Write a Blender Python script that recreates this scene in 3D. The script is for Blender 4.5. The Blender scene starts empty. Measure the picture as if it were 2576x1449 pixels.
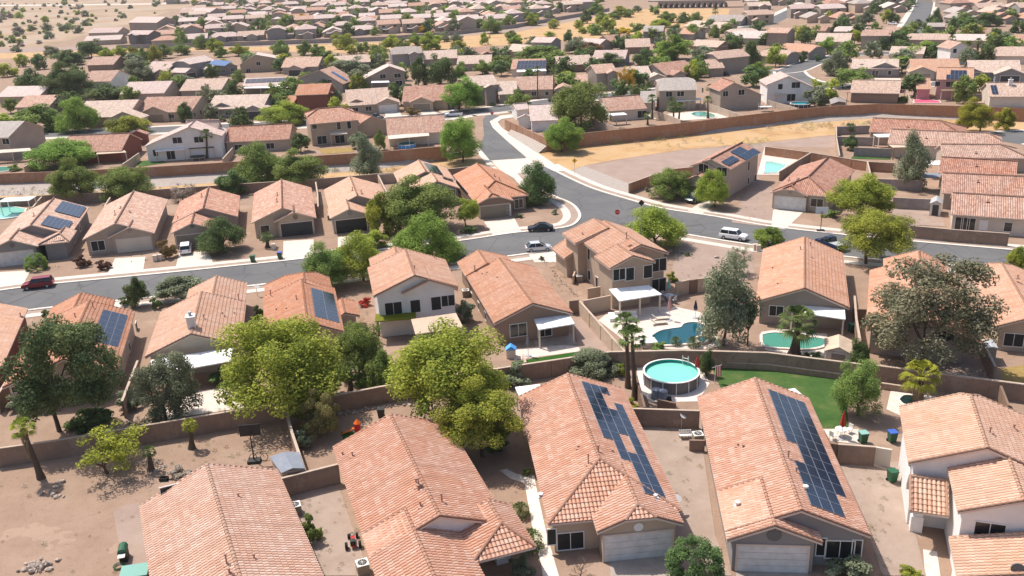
import bpy, bmesh, math, random
import numpy as np
from mathutils import Vector, Matrix
R = random.Random(7)
scene = bpy.context.scene
COL = scene.collection
# ---------------------------------------------------------------- camera
FX, TH, RO, HC = 2250.0, math.radians(20.5), math.radians(-2.4), 41.0
CX, CY = 1288.0, 724.5
_c, _s = math.cos(RO), math.sin(RO)
_up = Vector((_s*math.cos(TH), -_c*math.cos(TH), -math.sin(TH)))
_z = Vector((0, 0, 1))
_Y = (_z - _up*_z.dot(_up)).normalized()
_X = _Y.cross(_up)
def c2w(v): v = Vector(v); return Vector((_X.dot(v), _Y.dot(v), _up.dot(v)))
CAM = Vector((0, 0, HC))
def ray(px, py): return c2w(((px-CX)/FX, (py-CY)/FX, 1.0))
def G(px, py, z=0.0):
    d = ray(px, py); t = (z-HC)/d.z
    p = CAM + d*t; return Vector((p.x, p.y, z))
def ppm(px, py, z=0.0):
    return FX/((z-HC)/ray(px, py).z)
def q(r, c, u, v): return (644.0*c+u/4.0, 362.25*r+v/4.0)
cam = bpy.data.cameras.new('camera'); co = bpy.data.objects.new('camera', cam); COL.objects.link(co)
m = Matrix((c2w((1, 0, 0)), c2w((0, -1, 0)), c2w((0, 0, -1)))).transposed().to_4x4(); m.translation = CAM
co.matrix_world = m; cam.lens = FX*36/2576.0; cam.sensor_width = 36; cam.clip_end = 9000; scene.camera = co
# ---------------------------------------------------------------- light
SUN_EL = math.radians(59); SH = Vector((0.75, -0.66)).normalized()     # direction shadows fall
sd = Vector((-SH.x*math.cos(SUN_EL), -SH.y*math.cos(SUN_EL), math.sin(SUN_EL)))
sl = bpy.data.lights.new('sun', 'SUN'); sl.energy = 4.9; sl.angle = math.radians(0.5); sl.color = (1, .93, .85)
so = bpy.data.objects.new('sun', sl); COL.objects.link(so); so.rotation_euler = sd.to_track_quat('Z', 'Y').to_euler(); so.location = (0, 100, 300)
w = bpy.data.worlds.new('World'); scene.world = w; w.use_nodes = True
nt = w.node_tree; sk = nt.nodes.new('ShaderNodeTexSky'); sk.sky_type = 'NISHITA'; sk.sun_disc = False
sk.sun_elevation = SUN_EL; sk.sun_rotation = math.atan2(sd.x, sd.y); sk.dust_density = 2.5; sk.air_density = 1.0
bg = nt.nodes['Background']; bg.inputs[1].default_value = 0.15; nt.links.new(sk.outputs[0], bg.inputs[0])
scene.view_settings.view_transform = 'Standard'; scene.view_settings.look = 'None'; scene.view_settings.exposure = 0.14
scene.cycles.max_bounces = 5; scene.cycles.transparent_max_bounces = 4
# ---------------------------------------------------------------- materials
MATS = {}
class NT:
    def __init__(s, name, rough=.85, spec=.3, metal=0):
        s.m = bpy.data.materials.new(name); s.m.use_nodes = True; s.t = s.m.node_tree
        s.b = s.t.nodes['Principled BSDF']; s.b.inputs['Roughness'].default_value = rough
        s.b.inputs['Specular IOR Level'].default_value = spec; s.b.inputs['Metallic'].default_value = metal
        MATS[name] = s.m
    def n(s, typ, **k):
        x = s.t.nodes.new('ShaderNode'+typ)
        for a, v in k.items():
            if a.startswith('i_'):
                key = a[2:]; key = int(key) if key.isdigit() else key
                sv = v
                if isinstance(v, bpy.types.NodeSocket): s.t.links.new(v, x.inputs[key])
                else: x.inputs[key].default_value = sv
            else: setattr(x, a, v)
        return x
    def l(s, a, b): s.t.links.new(a, b)
    def math(s, op, a, b=0.0, c=0.0):
        x = s.n('Math', operation=op)
        for i, v in enumerate((a, b, c)):
            if isinstance(v, bpy.types.NodeSocket): s.l(v, x.inputs[i])
            else: x.inputs[i].default_value = v
        return x.outputs[0]
    def noise(s, scale, detail=3, coord='Object', rough=.55):
        tc = s.n('TexCoord'); x = s.n('TexNoise'); s.l(tc.outputs[coord], x.inputs['Vector'])
        x.inputs['Scale'].default_value = scale; x.inputs['Detail'].default_value = detail; x.inputs['Roughness'].default_value = rough
        return x.outputs['Fac']
    def gnoise(s, scale, detail=3, rough=.55):
        tc = s.n('NewGeometry'); x = s.n('TexNoise'); s.l(tc.outputs['Position'], x.inputs['Vector'])
        x.inputs['Scale'].default_value = scale; x.inputs['Detail'].default_value = detail; x.inputs['Roughness'].default_value = rough
        return x.outputs['Fac']
    def ramp(s, fac, stops):
        x = s.n('ValToRGB'); s.l(fac, x.inputs[0]); e = x.color_ramp.elements
        while len(e) < len(stops): e.new(.5)
        for i, (p, c) in enumerate(stops): e[i].position = p; e[i].color = (*c, 1)
        return x.outputs[0]
    def mix(s, fac, a, b, mode='MIX'):
        x = s.n('MixRGB', blend_type=mode)
        for i, v in enumerate((fac, a, b)):
            if isinstance(v, bpy.types.NodeSocket): s.l(v, x.inputs[i])
            else: x.inputs[i].default_value = v if i == 0 else (*v, 1)
        return x.outputs[0]
    def bump(s, h, dist=.02, st=1.0):
        x = s.n('Bump'); x.inputs['Strength'].default_value = st; x.inputs['Distance'].default_value = dist
        s.l(h, x.inputs['Height']); s.l(x.outputs[0], s.b.inputs['Normal'])
    def col(s, c):
        if isinstance(c, bpy.types.NodeSocket): s.l(c, s.b.inputs['Base Color'])
        else: s.b.inputs['Base Color'].default_value = (*c, 1)
def sc(c, k): return tuple(max(0, min(1, x*k)) for x in c)
def plain(name, c, rough=.8, spec=.3, metal=0, var=.12, scale=1.5, bump=0):
    t = NT(name, rough, spec, metal)
    f = t.gnoise(scale, 4); t.col(t.ramp(f, [(.3, sc(c, 1-var)), (.7, sc(c, 1+var))]))
    if bump: t.bump(t.gnoise(scale*12, 2), bump)
    return t.m
def stucco(name, c):
    t = NT(name, .92, .15)
    f = t.gnoise(.5, 4); oi = t.n('ObjectInfo')
    cc = t.ramp(f, [(.25, sc(c, .9)), (.75, sc(c, 1.07))])
    hs = t.n('HueSaturation', i_Color=cc); t.l(t.math('MULTIPLY_ADD', oi.outputs['Random'], .16, .92), hs.inputs['Value'])
    t.col(hs.outputs[0]); t.bump(t.gnoise(14, 2), .01)
for n_, c_ in dict(beige=(.43, .35, .285), tan=(.47, .365, .275), white=(.78, .75, .72), grey=(.27, .255, .25), taupe=(.31, .26, .225),
                   pink=(.50, .32, .30), red=(.22, .085, .065), cream=(.62, .54, .45), brown=(.27, .19, .145), greywarm=(.34, .30, .27), dark=(.16, .15, .15)).items():
    stucco(n_, c_)
def tile(name, cols, jit=.16, fade=(.62, .5, .42)):
    t = NT(name, .85, .25); uv = t.n('UVMap'); sp = t.n('SeparateXYZ', i_0=uv.outputs[0])
    us = t.math('DIVIDE', sp.outputs[0], .30); vs = t.math('DIVIDE', sp.outputs[1], .42)
    fu, fv = t.math('FLOOR', us), t.math('FLOOR', vs)
    cb = t.n('CombineXYZ', i_0=fu, i_1=fv); wn = t.n('TexWhiteNoise', noise_dimensions='2D'); t.l(cb.outputs[0], wn.inputs['Vector'])
    # colour batches run over a few neighbouring tiles
    nz = t.n('TexNoise', noise_dimensions='2D', i_Scale=1.0, i_Detail=1.0)
    cb2 = t.n('CombineXYZ', i_0=t.math('MULTIPLY', fu, .33), i_1=t.math('MULTIPLY', fv, .8)); t.l(cb2.outputs[0], nz.inputs['Vector'])
    f = t.math('ADD', t.math('MULTIPLY', wn.outputs[0], .72), t.math('MULTIPLY', nz.outputs[0], .28))
    c = t.ramp(f, [(i/(len(cols)-1)*.7+.13, x) for i, x in enumerate(cols)])
    g = t.gnoise(.35, 4)
    c = t.mix(t.math('MULTIPLY', t.math('SUBTRACT', g, .35), .7), c, fade)
    pan = t.math('ABSOLUTE', t.math('SUBTRACT', t.math('FRACT', us), .5))            # pans between barrels coloured darker: painted-in shade of the gaps, plus pan dirt
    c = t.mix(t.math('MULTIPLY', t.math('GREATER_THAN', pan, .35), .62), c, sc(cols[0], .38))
    st = t.n('TexNoise', noise_dimensions='2D', i_Scale=1.0, i_Detail=3.0); cb3 = t.n('CombineXYZ', i_0=t.math('MULTIPLY', sp.outputs[0], 1.3), i_1=t.math('MULTIPLY', sp.outputs[1], .12)); t.l(cb3.outputs[0], st.inputs['Vector'])
    c = t.mix(t.math('MULTIPLY', t.math('LESS_THAN', st.outputs[0], .40), .22), c, sc(cols[0], .55))
    oi = t.n('ObjectInfo'); hs = t.n('HueSaturation', i_Color=c); t.l(t.math('MULTIPLY_ADD', oi.outputs['Random'], jit, 1-jit/2), hs.inputs['Value']); t.l(t.math('MULTIPLY_ADD', oi.outputs['Random'], .011, .493), hs.inputs['Hue']); t.l(t.math('MULTIPLY_ADD', oi.outputs['Random'], -.25, 1.08), hs.inputs['Saturation'])
    t.col(hs.outputs[0])
    if not name.endswith('_geo'):
        h1 = t.math('ABSOLUTE', t.math('SINE', t.math('MULTIPLY', us, math.pi)))
        h2 = t.math('FRACT', vs)
        t.bump(t.math('ADD', t.math('MULTIPLY', h1, 1.0), t.math('MULTIPLY', h2, .7)), .06, .9)
    else: t.bump(t.gnoise(25, 2), .006)
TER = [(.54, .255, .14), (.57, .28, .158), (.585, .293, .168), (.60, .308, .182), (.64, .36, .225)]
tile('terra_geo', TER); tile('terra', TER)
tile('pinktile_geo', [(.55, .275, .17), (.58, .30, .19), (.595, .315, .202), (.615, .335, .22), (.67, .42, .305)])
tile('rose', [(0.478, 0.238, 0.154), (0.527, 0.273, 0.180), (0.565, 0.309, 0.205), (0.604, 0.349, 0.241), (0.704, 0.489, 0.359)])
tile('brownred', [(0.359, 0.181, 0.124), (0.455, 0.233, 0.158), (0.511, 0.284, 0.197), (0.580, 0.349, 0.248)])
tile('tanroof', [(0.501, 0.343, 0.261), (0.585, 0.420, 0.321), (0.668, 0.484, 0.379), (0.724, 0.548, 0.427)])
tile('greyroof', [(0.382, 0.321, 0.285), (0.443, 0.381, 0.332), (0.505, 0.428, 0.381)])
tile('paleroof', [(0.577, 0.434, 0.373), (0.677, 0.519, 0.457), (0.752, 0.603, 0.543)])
for n_, c_, b_ in (('concrete', (.60, .53, .46), 0), ('curb', (.72, .63, .55), 0), ('whitecover', (.80, .80, .79), 0), ('deck', (.62, .53, .46), 0),
                ('blockwall', (.27, .185, .14), 0), ('brickwall', (.36, .19, .115), 0), ('greywall', (.28, .25, .24), 0),
                ('cap', (.46, .36, .28), 0), ('bank', (.36, .305, .265), .01), ('bark', (.10, .07, .05), .03), ('wood', (.20, .13, .09), 0),
                ('tancover', (.55, .42, .31), 0), ('rock', (.42, .34, .28), .05), ('garage_white', (.62, .60, .58), 0), ('shingle', (.22, .24, .28), 0)):
    plain(n_, c_, bump=b_)
for n_, c_, r_, s_ in (('frame', (.75, .72, .68), .5, .4), ('pane', (.02, .022, .025), .12, .6), ('screen', (.022, .024, .024), .6, .3), ('garage_dark', (.05, .05, .055), .6, .3),
                ('garage_tan', (.27, .22, .17), .6, .3), ('metal', (.45, .45, .46), .4, .5), ('black', (.02, .02, .02), .6, .4), ('tyre', (.015, .015, .016), .8, .3),
                ('panel_frame', (.20, .22, .26), .35, .5), ('pipe', (.38, .22, .16), .7, .3), ('glass', (.015, .018, .022), .06, .7),
                ('paint_red', (.22, .008, .018), .25, .6), ('paint_black', (.01, .012, .02), .2, .6), ('paint_silver', (.50, .52, .55), .25, .6), ('paint_white', (.82, .82, .84), .3, .5),
                ('paint_blue', (.006, .014, .05), .25, .6), ('paint_green', (.015, .045, .045), .25, .6), ('bin_green', (.02, .10, .05), .5, .4), ('bin_blue', (.05, .12, .45), .5, .4),
                ('orange', (.8, .16, .02), .6, .3), ('yellow', (.85, .50, .02), .5, .3), ('signred', (.5, .02, .02), .5, .3), ('redcloth', (.42, .05, .04), .9, .1), ('pinkcloth', (.55, .32, .30), .9, .1),
                ('bluecloth', (.10, .35, .75), .7, .2), ('greycloth', (.22, .23, .24), .9, .1), ('tealcover', (.22, .42, .36), .8, .2), ('gutter', (.62, .50, .42), .6, .3), ('magenta', (.75, .10, .18), .6, .3)):
    t = NT(n_, r_, s_); t.col(c_)
for n_ in ('blockwall', 'brickwall', 'greywall'):
    m_ = MATS[n_]; nt_ = m_.node_tree; b_ = nt_.nodes['Principled BSDF']; src = b_.inputs['Base Color'].links[0].from_socket
    t = NT.__new__(NT); t.m, t.t, t.b = m_, nt_, b_; gp = t.n('NewGeometry'); sp = t.n('SeparateXYZ', i_0=gp.outputs['Position'])
    hl = t.math('LESS_THAN', t.math('FRACT', t.math('MULTIPLY', sp.outputs[2], 5.0)), .14); vl = t.math('LESS_THAN', t.math('FRACT', t.math('MULTIPLY', t.math('ADD', sp.outputs[0], sp.outputs[1]), 1.8)), .05)
    st = t.gnoise(.22, 5, .7); c = t.mix(t.math('MULTIPLY', t.math('MAXIMUM', hl, vl), .28), src, (.12, .085, .065)); c = t.mix(t.math('MULTIPLY', t.math('GREATER_THAN', st, .56), .3), c, (.40, .31, .25)); t.col(c)
# solar glass with fine cell lines
t = NT('solar', .12, .7); uv = t.n('UVMap'); sp = t.n('SeparateXYZ', i_0=uv.outputs[0])
l1 = t.math('LESS_THAN', t.math('FRACT', t.math('MULTIPLY', sp.outputs[0], 6)), .07); l2 = t.math('LESS_THAN', t.math('FRACT', t.math('MULTIPLY', sp.outputs[1], 10)), .04)
t.col(t.mix(t.math('MULTIPLY', t.math('MAXIMUM', l1, l2), .5), (.010, .016, .038), (.09, .12, .18)))
t = NT('solarblue', .15, .7); t.col((.05, .12, .28))
# ground
t = NT('ground_mat', .95, .1)
a = t.gnoise(.035, 5); b = t.gnoise(.35, 5, .65); c = t.gnoise(7, 3, .7)
col = t.ramp(b, [(.25, (.25, .155, .10)), (.5, (.34, .22, .15)), (.75, (.42, .29, .21))])
col = t.mix(t.math('MULTIPLY', a, .45), col, (.37, .275, .22))
sp_ = t.gnoise(1.6, 5, .8); col = t.mix(t.math('MULTIPLY', t.math('LESS_THAN', sp_, .42), .38), col, (.19, .125, .085)); pl = t.gnoise(.11, 4, .6); col = t.mix(t.math('MULTIPLY', t.math('GREATER_THAN', pl, .60), .45), col, (.50, .36, .27)); col = t.mix(t.math('MULTIPLY', c, .7), col, (.20, .13, .09)); col = t.mix(.06, col, (.6, .5, .42))
t.col(col); t.bump(c, .05, .8)
def groundmat(name, stops, s1, s2, bump=.03, extra=None):
    t = NT(name, .95, .1); a = t.gnoise(s1, 5, .65); c = t.gnoise(s2, 3, .7)
    col = t.ramp(a, stops); col = t.mix(t.math('MULTIPLY', c, .5), col, sc(stops[0][1], .6)); t.col(col); t.bump(c, bump, .8)
groundmat('drygrass', [(.3, (.38, .225, .11)), (.45, (.53, .34, .17)), (.58, (.57, .39, .215)), (.75, (.48, .35, .24))], .16, 2.2)
groundmat('desert', [(.3, (.27, .20, .13)), (.42, (.38, .27, .185)), (.55, (.48, .35, .25)), (.62, (.40, .33, .26)), (.75, (.56, .44, .34))], .017, .2)
groundmat('pinkgravel', [(.3, (.33, .24, .195)), (.7, (.42, .32, .265))], .3, 9)
groundmat('palegravel', [(.3, (.34, .255, .205)), (.7, (.45, .355, .29))], .4, 12)
groundmat('lawn', [(.3, (.04, .095, .025)), (.52, (.07, .135, .035)), (.64, (.12, .155, .05)), (.76, (.24, .20, .09))], .45, 6)
groundmat('turf', [(.3, (.03, .09, .015)), (.7, (.045, .12, .02))], 1, 12)
groundmat('yellowgrass', [(.3, (.30, .20, .07)), (.7, (.42, .30, .12))], 1, 9)
t = NT('asphalt', .9, .2); a = t.gnoise(.12, 4); c = t.gnoise(9, 2)
col = t.ramp(a, [(.3, (.115, .115, .118)), (.7, (.165, .162, .16))]); s2 = t.gnoise(.9, 5, .75); col = t.mix(t.math('MULTIPLY', t.math('LESS_THAN', s2, .40), .35), col, (.07, .07, .07)); vr = t.n('TexVoronoi', feature='DISTANCE_TO_EDGE', i_Scale=.16); gp = t.n('NewGeometry'); t.l(gp.outputs['Position'], vr.inputs['Vector']); col = t.mix(t.math('MULTIPLY', t.math('LESS_THAN', vr.outputs['Distance'], .012), .5), col, (.05, .05, .05)); t.col(t.mix(t.math('MULTIPLY', c, .35), col, (.10, .10, .10))); t.bump(c, .01)
def water(name, c):
    t = NT(name, .06, .5); t.col(c); t.bump(t.gnoise(2.5, 2), .03, .5)
water('water_teal', (.006, .075, .10)); water('water_green', (.08, .28, .21)); water('water_aqua', (.26, .60, .52)); water('water_pale', (.20, .60, .49)); water('water_blue', (.07, .33, .42))
water('water_dark', (.01, .03, .03))
t = NT('poolliner', .6, .3); t.col((.03, .36, .30))
# foliage
def leafmat(name, a, b, tr=.3):
    t = NT(name, .75, .15); at = t.n('Attribute', attribute_name='v'); oi = t.n('ObjectInfo')
    c = t.ramp(at.outputs['Fac'], [(.1, a), (.9, b)])
    hs = t.n('HueSaturation', i_Color=c); t.l(t.math('MULTIPLY_ADD', oi.outputs['Random'], .25, .9), hs.inputs['Value']); t.l(t.math('MULTIPLY_ADD', oi.outputs['Random'], .03, .485), hs.inputs['Hue'])
    t.col(hs.outputs[0])
    ts = t.n('BsdfTranslucent', i_Color=hs.outputs[0]); mx = t.n('MixShader'); mx.inputs[0].default_value = tr
    t.l(t.b.outputs[0], mx.inputs[1]); t.l(ts.outputs[0], mx.inputs[2]); t.l(mx.outputs[0], t.t.nodes['Material Output'].inputs[0])
leafmat('leaf_mesq', (.14, .20, .03), (.47, .50, .085), .42)
leafmat('leaf_green', (0.111, 0.176, 0.046), (0.299, 0.377, 0.098))
leafmat('leaf_bright', (0.134, 0.224, 0.039), (0.325, 0.448, 0.090), .35)
leafmat('leaf_dark', (0.061, 0.108, 0.041), (0.176, 0.243, 0.081))
leafmat('leaf_pine', (0.066, 0.102, 0.042), (0.204, 0.240, 0.096))
leafmat('leaf_olive', (0.134, 0.157, 0.090), (0.314, 0.347, 0.213))
leafmat('leaf_euc', (0.132, 0.143, 0.077), (0.319, 0.297, 0.187))
leafmat('leaf_maroon', (.09, .04, .035), (.17, .085, .06))
leafmat('leaf_yellow', (.40, .25, .02), (.70, .48, .04))
leafmat('leaf_chart', (.20, .22, .02), (.42, .41, .06))
leafmat('leaf_dull', (.17, .16, .06), (.34, .30, .11))
leafmat('leaf_orange', (.16, .10, .04), (.30, .20, .08))
leafmat('leaf_red', (.35, .02, .03), (.6, .06, .05))
leafmat('leaf_palm', (.06, .10, .025), (.20, .24, .08), .2)
leafmat('leaf_thatch', (.22, .15, .10), (.36, .27, .19), .2)
leafmat('leaf_bare', (.26, .20, .16), (.40, .33, .28), .1)
# ---------------------------------------------------------------- mesh builder
class MB:
    def __init__(s): s.v = []; s.f = []; s.uv = []; s.mi = []
    def poly(s, pts, uv=None, mi=0):
        b = len(s.v); s.v += [tuple(p) for p in pts]; s.f.append(list(range(b, b+len(pts)))); s.uv.append(uv); s.mi.append(mi)
    def box(s, o, ax, ay, az, mi=0):
        o = Vector(o); ax = Vector(ax); ay = Vector(ay); az = Vector(az)
        P = [o, o+ax, o+ax+ay, o+ay]; Q = [p+az for p in P]
        if ax.cross(ay).dot(az) < 0: P.reverse(); Q.reverse()
        s.poly(P[::-1], None, mi); s.poly(Q, None, mi)
        for i in range(4):
            j = (i+1) % 4; s.poly([P[i], P[j], Q[j], Q[i]], None, mi)
    def cbox(s, c, d, e, lx, ly, lz, mi=0):          # centred on c in plan, base at c.z
        d = Vector((d[0], d[1], 0)); e = Vector((e[0], e[1], 0)); c = Vector(c)
        s.box(c-d*lx/2-e*ly/2, d*lx, e*ly, Vector((0, 0, lz)), mi)
    def prism(s, pts, z0, z1, mi=0):
        n = len(pts); a = sum(pts[i][0]*pts[(i+1) % n][1]-pts[(i+1) % n][0]*pts[i][1] for i in range(n))
        if a < 0: pts = pts[::-1]
        P = [Vector((p[0], p[1], z0)) for p in pts]; Q = [Vector((p[0], p[1], z1)) for p in pts]
        s.poly(Q, None, mi); s.poly(P[::-1], None, mi)
        for i in range(n): j = (i+1) % n; s.poly([P[i], P[j], Q[j], Q[i]], None, mi)
    def tube(s, a, b, r0, r1=None, n=8, mi=0, cap=True):
        a = Vector(a); b = Vector(b); r1 = r0 if r1 is None else r1; d = (b-a).normalized()
        u = d.cross(Vector((0, 0, 1))); u = Vector((1, 0, 0)) if u.length < .01 else u.normalized(); w_ = d.cross(u)
        A = [a+(u*math.cos(k*2*math.pi/n)+w_*math.sin(k*2*math.pi/n))*r0 for k in range(n)]
        B = [b+(u*math.cos(k*2*math.pi/n)+w_*math.sin(k*2*math.pi/n))*r1 for k in range(n)]
        for i in range(n): j = (i+1) % n; s.poly([A[i], A[j], B[j], B[i]], None, mi)
        if cap: s.poly(B, None, mi); s.poly(A[::-1], None, mi)
    def cone(s, a, b, r0, r1, n=10, mi=0): s.tube(a, b, r0, r1, n, mi)
def mesh_of(mb, name, mats, base=(0, 0, 0), smooth=False):
    me = bpy.data.meshes.new(name); b = Vector(base)
    me.from_pydata([(v[0]-b.x, v[1]-b.y, v[2]-b.z) for v in mb.v], [], mb.f)
    if any(u for u in mb.uv):
        l = me.uv_layers.new(name='UVMap'); k = 0; arr = []
        for f, u in zip(mb.f, mb.uv): arr += [c for p in (u or [(0, 0)]*len(f)) for c in p]
        l.data.foreach_set('uv', arr)
    for m_ in mats: me.materials.append(MATS[m_])
    me.polygons.foreach_set('material_index', mb.mi)
    if smooth: me.polygons.foreach_set('use_smooth', [True]*len(me.polygons))
    me.update(); return me
def obj(name, mb, mats, parent=None, base=None, smooth=False):
    if isinstance(mats, str): mats = [mats]
    if parent is not None: base = parent.get('_b', (0, 0, 0)) if base is None else base
    if base is None: base = (0, 0, 0)
    me = mesh_of(mb, name, mats, base, smooth) if isinstance(mb, MB) else mb
    o = bpy.data.objects.new(name, me); COL.objects.link(o)
    if parent is not None: o.parent = parent
    else: o.location = base
    o['_b'] = tuple(base)
    if parent is not None and isinstance(parent, bpy.types.Object) and parent.type == 'MESH' and parent.parent is None: pass
    return o
def thing(name, label, cat, loc, rz=0, group=None):
    o = bpy.data.objects.new(name, None); COL.objects.link(o); o.location = loc; o.rotation_euler = (0, 0, rz); o.empty_display_size = .5
    o['label'] = label; o['category'] = cat; o['_b'] = tuple(loc)
    if group: o['group'] = group
    return o
def tag(o, label, cat, group=None):
    o['label'] = label; o['category'] = cat
    if group: o['group'] = group
    return o
def struct(o): o['kind'] = 'structure'; return o
_o1 = ['', 'first', 'second', 'third', 'fourth', 'fifth', 'sixth', 'seventh', 'eighth', 'ninth']
ORD = ['leftmost']+_o1[2:]+['tenth', 'eleventh', 'twelfth', 'thirteenth', 'fourteenth', 'fifteenth', 'sixteenth', 'seventeenth', 'eighteenth', 'nineteenth']
for _t in ('twent', 'thirt', 'fort', 'fift', 'sixt', 'sevent', 'eight', 'ninet', 'hundred-and-t'): ORD += [_t+'ieth']+[_t+'y-'+x for x in _o1[1:]]
def nth(i): return 'leftmost' if i == 0 else ORD[i]+' from the left'
# ---------------------------------------------------------------- setting sheets
ZL = {}
def sheet(name, pts, mat, z=.012, world=False, h=0, kind='structure'):
    P = [Vector((p[0], p[1], 0)) if world else G(p[0], p[1]) for p in pts]
    mb = MB(); bs = sum((p for p in P), Vector())/len(P); bs.z = 0
    if h: mb.prism([(p.x, p.y) for p in P], 0, z+h)
    else: 
        pl = [Vector((p.x, p.y, z)) for p in P]
        a = sum(pl[i].x*pl[(i+1) % len(pl)].y-pl[(i+1) % len(pl)].x*pl[i].y for i in range(len(pl)))
        mb.poly(pl if a > 0 else pl[::-1])
    o = obj(name, mb, [mat], base=bs)
    if kind: o['kind'] = kind
    return o
def smooth_line(pts, k=6):
    out = []; n = len(pts)
    for i in range(n-1):
        p0, p1, p2, p3 = pts[max(i-1, 0)], pts[i], pts[i+1], pts[min(i+2, n-1)]
        for j in range(k):
            t_ = j/k
            out.append(p1*.5*2*0 + 0.5*((2*p1)+(-p0+p2)*t_+(2*p0-5*p1+4*p2-p3)*t_*t_+(-p0+3*p1-3*p2+p3)*t_**3))
    out.append(pts[-1]); return out
def offset(line, d):
    out = []
    for i, p in enumerate(line):
        a = line[max(i-1, 0)]; b = line[min(i+1, len(line)-1)]; t_ = (b-a).normalized(); out.append(p+Vector((-t_.y, t_.x, 0))*d)
    return out
def strip(name, line, d0, d1, mat, z0, z1, kind='structure'):
    A = offset(line, d0); B = offset(line, d1); mb = MB()
    for i in range(len(line)-1):
        a, b, c, d = A[i], A[i+1], B[i+1], B[i]
        for (p, w2) in ((0, 0),):
            pts = [Vector((v.x, v.y, z1)) for v in (a, b, c, d)]
            if (pts[1]-pts[0]).cross(pts[2]-pts[0]).z < 0: pts.reverse()
            mb.poly(pts)
        if z1-z0 > .03:
            for u, v in ((a, b), (c, d)): mb.poly([Vector((u.x, u.y, z0)), Vector((v.x, v.y, z0)), Vector((v.x, v.y, z1)), Vector((u.x, u.y, z1))])
    o = obj(name, mb, [mat], base=(line[0].x, line[0].y, 0))
    if kind: o['kind'] = kind
    return o
# ---------------------------------------------------------------- houses
def tile_sheet(mb, poly3, o, ud, vd, nrm):
    """real corrugated, stepped tile surface laid over one roof facet. poly3: 3d corner list, ud along eave, vd down the slope"""
    P = [((p-o).dot(ud), (p-o).dot(vd)) for p in poly3]
    u0 = min(p[0] for p in P); u1 = max(p[0] for p in P); v0 = min(p[1] for p in P); v1 = max(p[1] for p in P)
    TW, TLn = .30, .42
    us = np.arange(math.floor(u0/TW)*TW, u1+TW, TW/6)
    vs = []
    k = math.floor(v0/TLn)
    while k*TLn < v1+TLn: vs += [(k*TLn+.001, 0.0), ((k+1)*TLn-.001, 1.0)]; k += 1
    prof = (np.abs(np.sin(us/TW*math.pi))**.9)*.095
    vv = np.array([a for a, b in vs]); st = np.array([b*.055 for a, b in vs])
    U, V = np.meshgrid(us, vv); H = prof[None, :]+st[:, None]+.02
    X = o.x+U*ud.x+V*vd.x+H*nrm.x; Y = o.y+U*ud.y+V*vd.y+H*nrm.y; Z = o.z+U*ud.z+V*vd.z+H*nrm.z
    nv, nu = U.shape
    me = bpy.data.meshes.new('t'); co_ = np.stack([X, Y, Z], -1).reshape(-1, 3)
    idx = np.arange(nv*nu).reshape(nv, nu)
    F = np.stack([idx[:-1, :-1], idx[:-1, 1:], idx[1:, 1:], idx[1:, :-1]], -1).reshape(-1, 4)
    bm = bmesh.new(); vt = [bm.verts.new(c) for c in co_]
    for f in F:
        try: bm.faces.new([vt[i] for i in f])
        except ValueError: pass
    # clip by facet edges
    n = len(poly3); cen = sum(poly3, Vector())/n
    for i in range(n):
        a, b = poly3[i], poly3[(i+1) % n]
        if (b-a).length < .05: continue
        pn = (b-a).cross(nrm).normalized()
        if (cen-a).dot(pn) > 0: pn = -pn
        bmesh.ops.bisect_plane(bm, geom=bm.verts[:]+bm.edges[:]+bm.faces[:], plane_co=a, plane_no=pn, clear_outer=True)
    flip = None
    for f in bm.faces:
        pts = [v.co.copy() for v in f.verts]
        if f.normal.dot(nrm) < 0 or flip: pass
        if (pts[1]-pts[0]).cross(pts[2]-pts[0]).dot(nrm) < 0: pts.reverse()
        uv = [((p-o).dot(ud), (p-o).dot(vd)) for p in pts]
        vc = sum(x[1] for x in uv)/len(uv); kk = math.floor(vc/TLn)   # keep each course in its own uv band
        uv = [(x, min(max(y, kk*TLn+.004), (kk+1)*TLn-.004)) for x, y in uv]
        mb.poly(pts, uv, 0)
    bm.free(); bpy.data.meshes.remove(me)
def capline(mb, a, b, r=.15):
    L = (b-a).length; n = max(1, int(L/.42)); d = (b-a)/n
    s = d.cross(Vector((0, 0, 1))).normalized(); up = s.cross(d).normalized()
    if up.z < 0: up = -up
    for i in range(n):
        p = a+d*i; q2 = p+d*1.12
        A = []; B = []
        for k in range(5):
            an = math.pi*k/4; A.append(p+s*math.cos(an)*r*.8+up*(math.sin(an)*r*.8+.05)); B.append(q2+s*math.cos(an)*r+up*(math.sin(an)*r+.07))
        for k in range(4): mb.poly([A[k], A[k+1], B[k+1], B[k]], [(i*.9, k*.2)]*4, 2)
        mb.poly(B, [(i*.9, 0)]*5, 2)
class W: pass
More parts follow.
